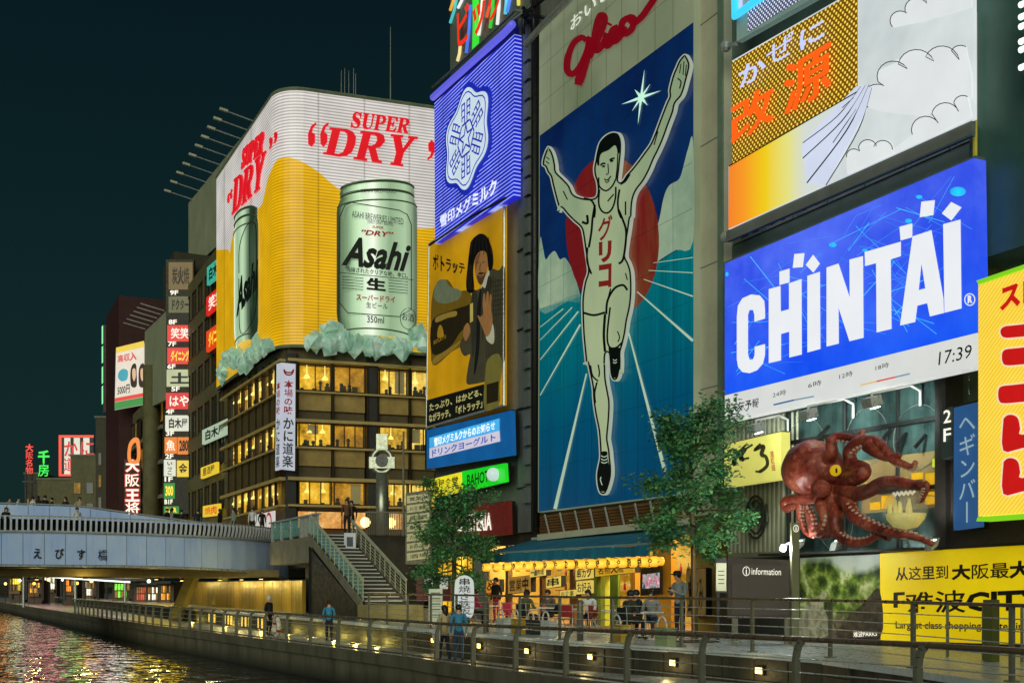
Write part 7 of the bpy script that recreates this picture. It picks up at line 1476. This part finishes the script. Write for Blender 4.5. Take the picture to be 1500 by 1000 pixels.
# ------------------------------------------------------------------ trees
def tree(name, label, base, hgt, cz, rx, ry, rz, seed, n_leaf, leafm, lean=(0, 0)):
    q = random.Random(seed); t = thing(name, label, 'tree', base); bx0 = Vector(base); top = bx0 + Vector((lean[0], lean[1], cz - base[2]))
    mtr = mat('bark', (92, 86, 56), .8, var=.3, bump=.4)
    MB().tube([bx0, bx0.lerp(top, .5) + Vector((.04, .03, 0)), top, top + Vector((0, 0, rz * .7))], [.09, .07, .055, .02], 8).build('trunk', mtr, t, True)
    ends = []; bm_ = MB()
    for k in range(19):
        a = k * 2.4 + q.uniform(-.4, .4); el = -.55 + 1.75 * (k / 18) + q.uniform(-.2, .2); s0 = top + Vector((0, 0, rz * (-.8 + 1.1 * k / 18))); dr = Vector((math.cos(a) * math.cos(el), math.sin(a) * math.cos(el), math.sin(el)))
        reach = q.uniform(.55, 1.12); e = s0 + Vector((dr.x * rx, dr.y * ry, dr.z * rz * .8)) * reach; m_ = s0.lerp(e, .5) + Vector((0, 0, .16)); bm_.tube([s0, m_, e], [.032, .02, .006], 5)
        for j in range(3):
            u = q.uniform(.45, 1); c0 = s0.lerp(e, u); tw = c0 + Vector((q.gauss(0, .3), q.gauss(0, .3), q.gauss(.05, .2))); bm_.tube([c0, tw], [.012, .004], 4); ends += [(tw, q.uniform(.13, .24)), (c0, q.uniform(.12, .2))]
        ends.append((e, q.uniform(.12, .22)))
    bm_.build('limbs', mtr, t, True)
    for part in range(3):
        b = MB(); 
        for k in range(n_leaf // 3):
            c0, sp = q.choice(ends); c = c0 + Vector((q.gauss(0, sp), q.gauss(0, sp), q.gauss(0, sp * .7)))
            d = c - top
            if (d.x / rx) ** 2 + (d.y / ry) ** 2 + (d.z / rz) ** 2 > 1.7: continue
            a = q.uniform(0, 6.283); el = q.uniform(-.9, .35); L = q.uniform(.07, .17); w_ = L * .30
            u = Vector((math.cos(a) * math.cos(el), math.sin(a) * math.cos(el), math.sin(el))); v = u.cross(Vector((q.gauss(0, .4), q.gauss(0, .4), 1))).normalized()
            b.add([c, c + u * L * .5 + v * w_, c + u * L, c + u * L * .5 - v * w_], [(0, 1, 2, 3)])
        b.build('crown', leafm[part], t)
    return t
def leafmat(key, c):
    m, n = newmat(key); f = n.noise(1.4, None, 3); n.set(Base_Color=n.ramp(f, [(.3, tuple(v * .6 for v in lin(c))), (.7, tuple(min(1, v * 1.3) for v in lin(c)))]), Roughness=.45, Specular_IOR_Level=.5)
    n.b.inputs['Subsurface Weight'].default_value = 0; return m
LM = [leafmat('leaf_a', (92, 158, 100)), leafmat('leaf_b', (70, 138, 90)), leafmat('leaf_c', (128, 178, 104))]
pA = PX(16.6).hit(1018, 935); tree('street_tree', 'small leafy tree in front of the runner billboard and pale pier', (16.6, pA.y, TZ), 6, 5.0, 1.4, 1.45, 1.85, 4, 13500, LM, (-.05, .1))
pB = PX(15.6).hit(664, 900); tree('street_tree', 'small leafy tree between the stair and the blue awning', (15.6, pB.y, TZ), 5, 4.05, 1.75, 1.6, 1.75, 9, 14000, LM)
MB_ = MB().lathe((16.6, pA.y, TZ), [(.55, 0), (.55, .03)], 16); tag(MB_.build('tree_grate', M_dark), 'round dark tree grate under the right tree', 'grate')
tag(MB().tube([Vector((16.45, pA.y - .15, TZ)), Vector((16.45, pA.y - .15, 3.3))], .03, 6).build('tree_stake', M_wood), 'slim timber stake tied beside the right tree', 'stake')
# ------------------------------------------------------------------ standing signs
sg = thing('banner_stand', 'white upright lantern-shaped sign with black brush characters', 'sign', at(680, 38, TZ)); PSg = PD(37.5)
poly(cr([(667, 900), (666, 860), (669, 847), (680, 842), (691, 847), (694, 860), (693, 900), (680, 904)], True, 3), PSg, -.25, glow('stand_white', (206, 212, 208), .7, .1), sg, 'body', .25)
vtext('串焼き鉄板', [(671, 846), (690, 846), (690, 900), (671, 900)], PSg, .0, K_k, sg, bold=.03, t=.01); poly([(672, 902), (688, 902), (688, 912), (672, 912)], PSg, -.25, M_black, sg, 'foot', .25)
sg2 = thing('white_board', 'pale menu board leaning beside the white brush-character sign', 'sign', at(640, 39, TZ)); PS2 = PD(39)
poly([(628, 862), (648, 862), (648, 912), (628, 912)], PS2, -.1, mat('pale_board', (190, 196, 170), .5, em=.18), sg2, 'board', .1)
for k in range(5): b = MB(); ribbon([(631, 868 + k * 8), (645, 868 + k * 8)], 1.6, PS2, .0, b); b.build('text_line', mat('grey_ink', (110, 110, 90), .6), sg2)
vm = thing('red_kiosk', 'red kiosk with small lit windows behind the left tree trunk', 'kiosk', at(650, 41.5, TZ)); PVm = PD(41.5)
poly([(610, 842), (660, 842), (660, 880), (610, 880)], PVm, -1.2, mat('kiosk_red', (110, 20, 20), .5), vm, 'body', 1.2)
for x in (622, 644): poly([(x, 846), (x + 12, 846), (x + 12, 862), (x, 862)], PVm, 0, glow('kiosk_lit', (200, 205, 190), .7, .3, 4), vm, 'lit_window', .02)
# ------------------------------------------------------------------ clock column and slim mast on the bridge head
ck = thing('steel_clock_column', 'tall polished steel column with a ring-shaped clock head', 'column', at(560, 60, 4.6)); zc8 = Zm(380, 640, 2.778)
pc_ = at(560, 60); zq = lambda y: CH + (HY - y) * 60 / FPX
M_pol = mat('polished_steel', (176, 178, 160), .34, metal=.75, var=.1)
MB().lathe((pc_.x, pc_.y, 0), [(.34, 4.6), (.33, zq(692))], 24).build('shaft', M_pol, ck, True)
rg = MB(); cr_ = Vector((pc_.x, pc_.y, zq(675))); rg.tube([cr_ + RT * (.52 * math.cos(a)) + Vector((0, 0, .62 * math.sin(a))) for a in [k * math.pi / 14 for k in range(29)]], .16, 10, False); rg.build('ring', M_pol, ck, True)
MB().obox(cr_ + Vector((0, 0, 1.0)), RT * .3, FW * .2, Vector((0, 0, .42))).build('head_block', M_pol, ck); MB().obox(cr_ - Vector((0, 0, .1)), RT * .68, FW * .22, Vector((0, 0, .3))).build('band', M_pol, ck)
MB().lathe(cr_ - FW * .24, [(.34, 0), (.34, .03)], 20, -FW).build('clock_face', mat('clock_dark', (40, 44, 36), .3), ck)
pm_ = at(591, 56); tag(MB().tube([(pm_.x, pm_.y, 4.6), (pm_.x, pm_.y, CH + (HY - 632) * 56 / FPX)], [.07, .05], 8).build('lamp_mast', M_conc), 'slim pale mast right of the steel clock column', 'mast')
for i in range(2):
    p = at(546 + i * 16, 57.5); 
# upper fence behind the stair
uf = thing('landing_fence', 'dark vertical-bar fence on the bridge head right of the stair', 'fence', at(570, 52.5, 4.6))
for k in range(26): p = at(536 + k * 2.6, 52.6, 4.6); MB().bar(p, p + Vector((0, 0, 1.05)), .03, .03, (1, 0, 0)).build('bar', M_conc, uf)
MB().bar(at(535, 52.6, 5.65), at(603, 52.6, 5.65), .08, .06).build('rail', M_conc, uf)
MB().box(16.8, 20, 50.3, 54, TZ, 4.58).build('retaining_block', M_concd, ab)
# notice stand at stair top
ns = thing('notice_stand', 'small white notice stand at the head of the stair', 'notice', at(512, 51.5, 4.6)); PNs = PD(51.5)
poly([(504, 780), (521, 780), (521, 809), (504, 809)], PNs, -.1, mat('notice_white', (190, 196, 200), .5, em=.15), ns, 'sheet', .08); poly([(508, 786), (517, 786), (517, 800), (508, 800)], PNs, -.02, mat('notice_ink', (60, 70, 84), .5), ns, 'print', .01)
# back railing by the yellow board, slim sign posts
brl = thing('ramp_railing', 'low steel ramp railing in front of the yellow board', 'railing', PZ(TZ).hit(1440, 950))
a, c = PX(17.6).hit(1388, 872), PX(17.6).hit(1560, 872); a.z = c.z = TZ + 1.05
MB().tube([a, c], .03, 8).build('top_rail', M_rail, brl); MB().tube([a - Vector((0, 0, .45)), c - Vector((0, 0, .45))], .018, 6).build('mid_rail', M_steel, brl)
for t in (0, .33, .66, 1): p = a.lerp(c, t); MB().tube([(p.x, p.y, TZ), (p.x, p.y, TZ + 1.05)], .03, 8).build('post', M_post, brl)
p = PX(17.2).hit(1452, 930); tag(MB().box(p.x - .1, p.x + .1, p.y - .1, p.y + .1, TZ, TZ + 1.15).build('square_bollard', mat('olive_post', (84, 88, 40), .5)), 'square olive bollard in front of the yellow board', 'bollard')
# life ring on the promenade railing
lr = thing('life_ring', 'white life ring hung on the promenade railing below the stair', 'life ring', PX(11.5).hit(407, 930)); cl_r = Vector(PX(11.35).hit(407, 917))
b = MB().tube([cl_r + Vector((-.05, .36 * math.cos(a), .36 * math.sin(a))) for a in [k * math.pi / 12 for k in range(25)]], .085, 10, False); b.build('ring', mat('ring_white', (206, 206, 190), .5), lr, True)
for k in range(4): a = k * math.pi / 2 + .4; MB().lathe(cl_r + Vector((-.05, .36 * math.cos(a), .36 * math.sin(a))) - Vector((0, -math.sin(a), math.cos(a))) * .05, [(.092, 0), (.092, .1)], 10, Vector((0, -math.sin(a), math.cos(a)))).build('band', mat('ring_red', (170, 40, 30), .5), lr)
# ================================================================== people: one skinned body each
SK = mat('skin', (206, 158, 126), .5, var=.06); HR = mat('black_hair', (18, 15, 13), .45, var=.1); SHOE = mat('shoe_dark', (30, 28, 28), .5, var=.1)
def cloth(k, c): return mat('cloth_' + k, c, .8, var=.15, vs=5)
def body(name, J, mats_, hair='short', facing=0, hairm=None):
    """J: joint dict in metres, local: x right, -y forward, z up. mats_: (skin, top, bottom, shoe). Returns mesh and hair mesh"""
    order = []; idx = {}
    def v(n_, p, r): idx[n_] = len(order); order.append((p, r))
    for n_, p, r in J['v']: v(n_, p, r)
    me = bpy.data.meshes.new(name); me.from_pydata([p for p, r in order], [(idx[a], idx[b]) for a, b in J['e']], [])
    o = bpy.data.objects.new(name, me); TMP.collection.objects.link(o)
    sk = o.modifiers.new('skin', 'SKIN'); sk.use_smooth_shade = True
    for i, (p, r) in enumerate(order):
        me.skin_vertices[0].data[i].radius = (r, r) if not isinstance(r, tuple) else r
        me.skin_vertices[0].data[i].use_root = (i == 0)
    o.modifiers.new('sub', 'SUBSURF').levels = 2; o.modifiers['sub'].render_levels = 2
    ev = evaluated(o); m2 = bpy.data.meshes.new_from_object(ev)
    bpy.data.objects.remove(o); bpy.data.meshes.remove(me)
    for m in mats_: m2.materials.append(m)
    segs = [(Vector(order[idx[a]][0]), Vector(order[idx[b]][0]), J['m'].get((a, b), J['m'].get(b, 0))) for a, b in J['e']]
    mi = []
    for f in m2.polygons:
        c = f.center; best = None
        for a, b, k in segs:
            d = b - a; t = max(0, min(1, (c - a).dot(d) / max(1e-9, d.dot(d)))); L = (c - a - d * t).length
            if best is None or L < best[0]: best = (L, k)
        mi.append(best[1])
    m2.polygons.foreach_set('material_index', mi); m2.polygons.foreach_set('use_smooth', [True] * len(mi)); m2.name = name
    return m2
def stand(h=1.7, armR=None, armL=None, lean=0.0, stride=.0, headf=.0, sit=False, wide=1.0, coat=0, shorts=False):
    s = h / 1.7; X = lambda x, y, z: (x * s, y * s, z * s)
    hip = .92 if not sit else .50; dz = hip - .92
    top = lambda z: z + dz; ly = lambda z: -lean * (z - .92)
    V = [('pel', X(0, 0, hip), .135 * s * wide), ('wai', X(0, ly(1.08), top(1.08)), .125 * s * wide), ('che', X(0, ly(1.28), top(1.28)), .15 * s * wide), ('sh', X(0, ly(1.42), top(1.42)), .10 * s), ('nk', X(0, ly(1.49) - headf * .3, top(1.50)), .05 * s),
         ('hd', X(0, ly(1.57) - headf * .8 - .015, top(1.58)), .088 * s), ('hd2', X(0, ly(1.62) - headf - .01, top(1.66)), .085 * s), ('ns', X(0, ly(1.58) - headf * .9 - .105, top(1.585)), .016 * s)]
    E = [('pel', 'wai'), ('wai', 'che'), ('che', 'sh'), ('sh', 'nk'), ('nk', 'hd'), ('hd', 'hd2'), ('hd', 'ns')]
    Mi = {'wai': 1, 'che': 1, 'sh': 1, 'nk': 0, 'hd': 0, 'hd2': 0, 'ns': 0}
    dR = armR or [(-.20, 0, 1.40), (-.25, .03, 1.12), (-.24, -.06, .88)]; dL = armL or [(.20, 0, 1.40), (.25, .03, 1.12), (.24, -.06, .88)]
    for sd, D in (('R', dR), ('L', dL)):
        nm = ['as' + sd, 'ae' + sd, 'aw' + sd]
        for n_, p, r in zip(nm, D, (.062, .046, .034)): V.append((n_, X(p[0], p[1] + ly(p[2]), top(p[2])), r * s))
        d = Vector(D[2]) - Vector(D[1]); d.normalize(); hp = Vector(D[2]) + d * .08
        V.append(('ah' + sd, X(hp.x, hp.y + ly(hp.z), top(hp.z)), (.036 * s, .022 * s))); 
        E += [('sh', nm[0]), (nm[0], nm[1]), (nm[1], nm[2]), (nm[2], 'ah' + sd)]; Mi.update({nm[0]: 1, nm[1]: 1, nm[2]: 1, 'ah' + sd: 0})
        sx = -1 if sd == 'R' else 1
        side = Vector((sx, 0, 0)) if abs(d.x) < .8 else Vector((0, -1, 0))
        for k in range(4):
            off = (k - 1.5) * .021; b0 = hp + d * .035 + Vector((0, off, 0)) if abs(d.y) < .7 else hp + d * .035 + Vector((off, 0, 0)); e0 = b0 + d * (.055 + (.012 if k in (1, 2) else 0)) + Vector((-sx * .012, 0, -.014))
            V += [('f%d%s' % (k, sd), X(b0.x, b0.y + ly(b0.z), top(b0.z)), .0095 * s), ('g%d%s' % (k, sd), X(e0.x, e0.y + ly(e0.z), top(e0.z)), .008 * s)]
            E += [('ah' + sd, 'f%d%s' % (k, sd)), ('f%d%s' % (k, sd), 'g%d%s' % (k, sd))]; Mi.update({'f%d%s' % (k, sd): 0, 'g%d%s' % (k, sd): 0})
        tb = hp + Vector((-sx * .02, -.045, -.01)) ; V.append(('th' + sd, X(tb.x, tb.y + ly(tb.z), top(tb.z)), .010 * s)); E.append(('ah' + sd, 'th' + sd)); Mi['th' + sd] = 0
        if sit: leg = [(sx * .10, -.02, .49), (sx * .12, -.44, .50), (sx * .12, -.42, .09)]
        else:
            st_ = stride * sx; leg = [(sx * .09, 0, .86), (sx * .10, -st_ * .5 - .01, .48), (sx * .10, -st_ + .02, .08)]
        nm = ['lh' + sd, 'lk' + sd, 'la' + sd, 'lf' + sd]
        for n_, p, r in zip(nm, leg + [(leg[2][0] + sx * .02, leg[2][1] - .17, .035)], (.088, .062, .045, .034)): V.append((n_, X(*p), r * s))
        E += [('pel', nm[0]), (nm[0], nm[1]), (nm[1], nm[2]), (nm[2], nm[3])]; Mi.update({nm[0]: 2, nm[1]: 2, nm[2]: 0 if shorts else 2, nm[3]: 3})
    if coat:
        Mi['lhR'] = Mi['lhL'] = 1
    return {'v': V, 'e': E, 'm': Mi, 'head': X(0, ly(1.62) - headf - .01, top(1.635)), 's': s}
def hairmesh(J, style, m):
    hx, hy, hz = J['head']; s = J['s']; b = MB()
    b.ball((hx, hy + .012 * s, hz + .022 * s), .098 * s, .105 * s, .105 * s, 14, 10)
    keep = [f for f in b.f if not (all(b.v[i][1] < hy - .035 * s and b.v[i][2] < hz + .045 * s for i in f))]; keep = [f for f in keep if not all(b.v[i][2] < hz - (.03 if style == 'short' else .2) * s for i in f)]
    b.f = keep; b.mi = [0] * len(keep)
    if style == 'long': b.lathe((hx, hy + .055 * s, hz - .22 * s), [(.06 * s, 0), (.085 * s, .08 * s), (.09 * s, .2 * s), (.06 * s, .3 * s)], 10)
    if style == 'cap': b.lathe((hx, hy, hz + .02 * s), [(.107 * s, 0), (.108 * s, .04 * s), (.08 * s, .095 * s), (.02 * s, .11 * s)], 14); b.obox((hx, hy - .13 * s, hz + .03 * s), (.07 * s, 0, 0), (0, .06 * s, -.01), (0, 0, .008))
    return b
def eyes(J):
    hx, hy, hz = J['head']; s = J['s']; b = MB()
    for sx in (-1, 1): b.ball((hx + sx * .032 * s, hy - .082 * s, hz - .045 * s), .011 * s, .008 * s, .008 * s, 6, 4)
    b.obox((hx, hy - .083 * s, hz - .115 * s), (.022 * s, 0, 0), (0, .006, 0), (0, 0, .004)); return b
def person(label, loc, rz, J, mats_, style='short', group=None, hm=None, extra=None):
    t = thing('person', label, 'person', (0, 0, 0), group); me = body('body', J, mats_); o = link('body', me, t); hairmesh(J, style, hm or HR).build('hair', hm or HR, t, True); eyes(J).build('eyes', HR, t)
    if extra: extra(t)
    t.location = loc; t.rotation_euler = (0, 0, rz); WORLD[t.name] = Vector(); return t
NAVY, DENIM, BLK, GRY, WHT, OLV, RED_, PNK, TEA, CRM = cloth('navy', (24, 30, 48)), cloth('denim', (46, 64, 92)), cloth('black', (20, 20, 22)), cloth('grey', (130, 138, 138)), cloth('white', (206, 208, 210)), cloth('olive', (88, 92, 56)), cloth('red', (150, 30, 34)), cloth('pink', (180, 44, 78)), cloth('sky', (50, 130, 170)), cloth('cream', (196, 176, 130))
HALF = -AZ
# man with a phone on the terrace: faces left along the facade
pz = PZ(TZ).hit(996, 937); J = stand(1.74, armR=[(-.20, 0, 1.40), (-.24, -.05, 1.14), (-.08, -.28, 1.22)], armL=[(.20, 0, 1.40), (.24, -.06, 1.14), (.08, -.30, 1.24)], headf=.07, lean=.03)
def phone(t): MB().obox((0.0, -.40, 1.30), (.038, 0, 0), (0, .03, .06), (0, .006, -.003)).build('phone', M_black, t)
def backpack(t): pass
mman = person('man in a grey pullover and dark cap looking at his phone', pz, R(-78) + 0, J, (SK, GRY, NAVY, SHOE), 'cap', extra=None)
mm = MB(); ph = thing('mobile_phone', 'mobile phone held by the man in the grey pullover', 'phone', (0, 0, 0)); MB().obox((0.0, -.39, 1.31), (.038, 0, 0), (0, .03, .06), (0, .006, -.003)).build('slab', M_black, ph); MB().obox((0.0, -.384, 1.3155), (.034, 0, 0), (0, .027, .054), (0, .001, -.0006)).build('screen', glow('phone_screen', (180, 200, 210), .8, 0), ph); ph.location = pz; ph.rotation_euler = (0, 0, R(-78))
# couple on the lower promenade
c1 = PX(12.75).hit(651, 960); c1.z = zedge(c1.y); J = stand(1.60, stride=.12, coat=1, armR=[(-.19, 0, 1.40), (-.23, .02, 1.14), (-.16, -.16, 1.05)]); person('person in a cream coat carrying a pale bag on the promenade', c1, R(-160), J, (SK, CRM, NAVY, SHOE), 'long')
bg = thing('shoulder_bag', 'pale shoulder bag carried by the person in the cream coat', 'bag', c1 + Vector((-.28, -.05, .75))); p = c1 + Vector((-.30, -.1, .62)); MB().obox(p + Vector((0, 0, .16)), (.06, 0, 0), (0, .16, 0), (0, 0, .17)).build('pouch', WHT, bg); MB().tube([p + Vector((0, -.12, .32)), p + Vector((.1, 0, .78)), p + Vector((0, .12, .32))], .012, 6).build('strap', WHT, bg, True)
c2 = PX(13.1).hit(672, 958); c2.z = zedge(c2.y); J = stand(1.62, stride=.08); person('person in a sky-blue jacket beside the cream coat', c2, R(165), J, (SK, TEA, DENIM, SHOE), 'short')
# cyclist-like stout figure by the life ring and one farther
c3 = PX(12.3).hit(394, 936); c3.z = 0; J = stand(1.72, wide=1.15); person('person in black with a white cap by the life ring', c3, R(40), J, (SK, BLK, BLK, SHOE), 'cap', hm=WHT)
c4 = PX(13.2).hit(482, 900); c4.z = 0; J = stand(1.58); person('person in teal half hidden below the stair', c4, R(150), J, (SK, TEA, NAVY, SHOE), 'short')
# cook in the doorway
c5 = PX(18.6).hit(727, 900); c5.z = TZ; J = stand(1.68); person('cook in black with a headband at the left end of the restaurant', c5, R(-70), J, (SK, BLK, PNK, SHOE), 'cap')
# people on the stair top
for px, d, lab, top_, hs in ((508, 52.6, 'person in brown standing at the head of the stair', cloth('brown', (92, 62, 36)), 'long'), (515, 53.6, 'second person behind at the head of the stair', BLK, 'short')):
    p = at(px, d, 4.6); person(lab, p, R(-30), stand(1.62), (SK, top_, BLK, SHOE), hs)
# ------------------------------------------------------------------ furniture of the terrace
def chair_proto(m, nm, lab):
    t = thing('folding_chair', lab, 'chair', (0, 0, 0)); MB().box(-.21, .21, -.2, .2, .43, .46).build('seat', m, t); MB().box(-.21, .21, .19, .22, .5, .85).build('backrest', m, t)
    for x in (-.2, .2):
        MB().tube([(x, -.2, 0), (x, .05, .44)], .013, 6).build('leg', M_steel, t); MB().tube([(x, .24, 0), (x, .2, .44), (x, .22, .86)], .013, 6).build('leg', M_steel, t)
    return t
ch_protos = {k: chair_proto(m, k, 'x') for k, m in (('red', RED_), ('pink', PNK), ('navy', NAVY), ('grey', BLK))}
tb = thing('terrace_table', 'x', 'table', (0, 0, 0), 'small square terrace tables'); MB().box(-.35, .35, -.35, .35, .70, .73).build('top', M_white, tb); MB().tube([(0, 0, .03), (0, 0, .7)], .03, 8).build('stem', M_steel, tb)
for a in range(4): MB().bar((0, 0, .03), (.28 * math.cos(a * 1.571 + .785), .28 * math.sin(a * 1.571 + .785), .015), .04, .03).build('foot', M_steel, tb)
tabs = [(720, 16.6), (790, 16.4), (850, 16.6), (905, 16.7), (945, 16.2)]
tl = ('beside the cook', 'left of the grey-jacketed diner', 'in front of the hanging signs', 'beside the red chair', 'left of the dark-jacketed diner')
TP = []
for i, (px, X) in enumerate(tabs):
    p = PX(X).hit(px, 900); loc = (X, p.y, TZ); TP.append(loc); r = tb if i == 0 else dup(tb, loc); r.location = loc; r['label'] = 'small white terrace table ' + tl[i]
seats = [('pink', 0, -.7, 0.0, 'pink chair at the left end of the terrace'), ('pink', 0, .1, -.75, 'second pink chair near the cook'), ('navy', 1, .55, .35, 'navy chair behind the left terrace table'), ('grey', 1, -.65, -.3, 'dark chair turned away near the railing'), ('red', 2, -.55, -.35, 'red chair at the middle terrace table'), ('red', 3, -.4, .45, 'larger-looking red chair left of the dark-jacketed diner'), ('grey', 3, .6, -.2, 'dark chair behind the red one'), ('grey', 4, -.6, -.1, 'dark chair of the diner beside the standing man'), ('red', 2, .6, .5, 'red chair facing the railing from the counter side')]
usedp = set()
for k, ti, dx, dy, lab in seats:
    x, y, z = TP[ti]; loc = (x + dx, y + dy, TZ); rz = math.atan2(dy, dx) - math.pi / 2
    if k not in usedp: r = ch_protos[k]; usedp.add(k); r.location = loc; r.rotation_euler = (0, 0, rz); r['label'] = lab
    else: r = dup(ch_protos[k], loc, rz, lab)
    r['group'] = 'terrace chairs'
diners = [(0, -.7, 0.0, PNK, BLK, 'short', 'diner in pink at the left end of the terrace'), (1, -.65, -.3, OLV, BLK, 'long', 'diner in an olive top near the railing'), (1, .55, .35, cloth('taupe', (96, 84, 76)), BLK, 'short', 'diner in taupe behind the left table'), (2, .6, .5, WHT, BLK, 'long', 'diner in white under the hanging signs'),
          (3, .6, -.2, NAVY, BLK, 'short', 'diner in a navy top with pale collar'), (4, -.6, -.1, cloth('dark_olive', (52, 56, 46)), BLK, 'short', 'diner in a dark olive jacket with back to the railing'), (4, .55, .5, GRY, DENIM, 'short', 'diner in grey across the right table')]
for ti, dx, dy, tm_, bm_, hs, lab in diners:
    x, y, z = TP[ti]; rz = math.atan2(dy, dx) - math.pi / 2
    person(lab, (x + dx, y + dy, TZ), rz, stand(1.66, sit=True, lean=.10, headf=.03, armR=[(-.20, 0, 1.40), (-.25, -.12, 1.16), (-.12, -.36, 1.16)], armL=[(.20, 0, 1.40), (.25, -.12, 1.16), (.12, -.36, 1.16)]), (SK, tm_, bm_, SHOE), hs, 'diners on the terrace')
# arched-handle carriers along the railing
def carrier(px, X, m, lab):
    p = PX(X).hit(px, 905); t = thing('handled_carrier', lab, 'carrier', (X, p.y, TZ), 'carriers along the terrace railing'); y = p.y
    b = MB().box(X - .13, X + .13, y - .26, y + .26, TZ, TZ + .42); b.build('body', m, t)
    MB().tube([Vector((X - .1, y - .20 * math.cos(a), TZ + .42 + .26 * math.sin(a))) for a in [k * math.pi / 10 for k in range(11)]], .022, 6).build('handle', M_white, t, True)
    MB().box(X - .15, X + .15, y - .28, y + .28, TZ + .40, TZ + .425).build('rim', m, t)
for px, m, lab in ((738, cloth('canvas', (200, 206, 200)), 'white box carrier with arched handle, leftmost by the railing'), (760, mat('carrier_yellow', (186, 150, 30), .5), 'yellow-topped carrier with arched handle next to the leftmost one'), (782, mat('carrier_dark', (50, 52, 50), .5), 'dark carrier with a white arched handle'), (804, MATS['cloth_canvas'], 'pale carrier with arched handle left of the stout post'), (908, MATS['carrier_yellow'], 'yellow crate-like carrier near the red chair'), (975, mat('carrier_green', (150, 166, 120), .6), 'pale green carrier beside the standing man')): carrier(px, 15.0, m, lab)
for px in (868,): pass
# ------------------------------------------------------------------ people on the bridge (seen from the chest up)
tops = [WHT, BLK, NAVY, GRY, cloth('beige', (170, 150, 120)), WHT, BLK, OLV]
spots = [(3, 63.2, WHT, 'long', 'person in white at the left end of the bridge parapet'), (9, 62.9, BLK, 'long', 'person in black leaning at the left end of the bridge'), (113, 63.0, WHT, 'short', 'man in a white shirt leaning on the near bridge railing')]
far = [(14, GRY, 'raising a phone at the far left'), (27, WHT, 'in a pale shirt at the far parapet left'), (48, WHT, 'in white beside the far parapet'), (56, BLK, 'in black left of the centre of the far parapet'), (66, NAVY, 'in navy on the far side'), (76, BLK, 'tall and dark on the far side'), (96, BLK, 'short and dark on the far side'), (117, cloth('beige', (170, 150, 120)), 'in beige behind the man in white'), (245, BLK, 'in black under the green floor sign'), (252, GRY, 'in grey under the green floor sign'), (266, BLK, 'dark-haired right of the green floor sign'), (290, NAVY, 'in navy near the yellow shop sign'), (322, BLK, 'in black near the bridge head'), (342, GRY, 'in grey near the bridge head'), (370, WHT, 'in white by the white shop sign'), (384, BLK, 'in black by the ring emblem sign')]
protoJ = stand(1.68); pm1 = body('body', protoJ, (SK, WHT, BLK, SHOE)); hs_ = hairmesh(protoJ, 'short', HR).build('hair', HR); hl_ = hairmesh(protoJ, 'long', HR).build('hair', HR); hsm, hlm = hs_.data, hl_.data; bpy.data.objects.remove(hs_); bpy.data.objects.remove(hl_)
def quick(px, d, z, top_, style, lab, h, rz):
    p = at(px, d, z); t = thing('person', lab, 'person', (0, 0, 0), 'people on the bridge'); o = link('body', pm1, t); o.material_slots[1].link = 'OBJECT'; o.material_slots[1].material = top_; link('hair', hsm if style == 'short' else hlm, t)
    t.location = p; t.rotation_euler = (0, 0, rz); t.scale = (h / 1.68,) * 3; WORLD[t.name] = Vector()
for px, d, top_, style, lab in spots: quick(px, d, 4.9, top_, style, lab, 1.66, R(20))
for i, (px, top_, lab) in enumerate(far):
    d = (66 if px < 130 else 70); quick(px, d, ztop(at(px, d).x) - 1.0 if px < 130 else 5.3, top_, 'short' if i % 3 else 'long', 'person ' + lab, 1.60 + .03 * (i % 5) + (.95 if px < 130 else .35) * 0, R(30 + 47 * i))
bpy.data.scenes.remove(TMP)
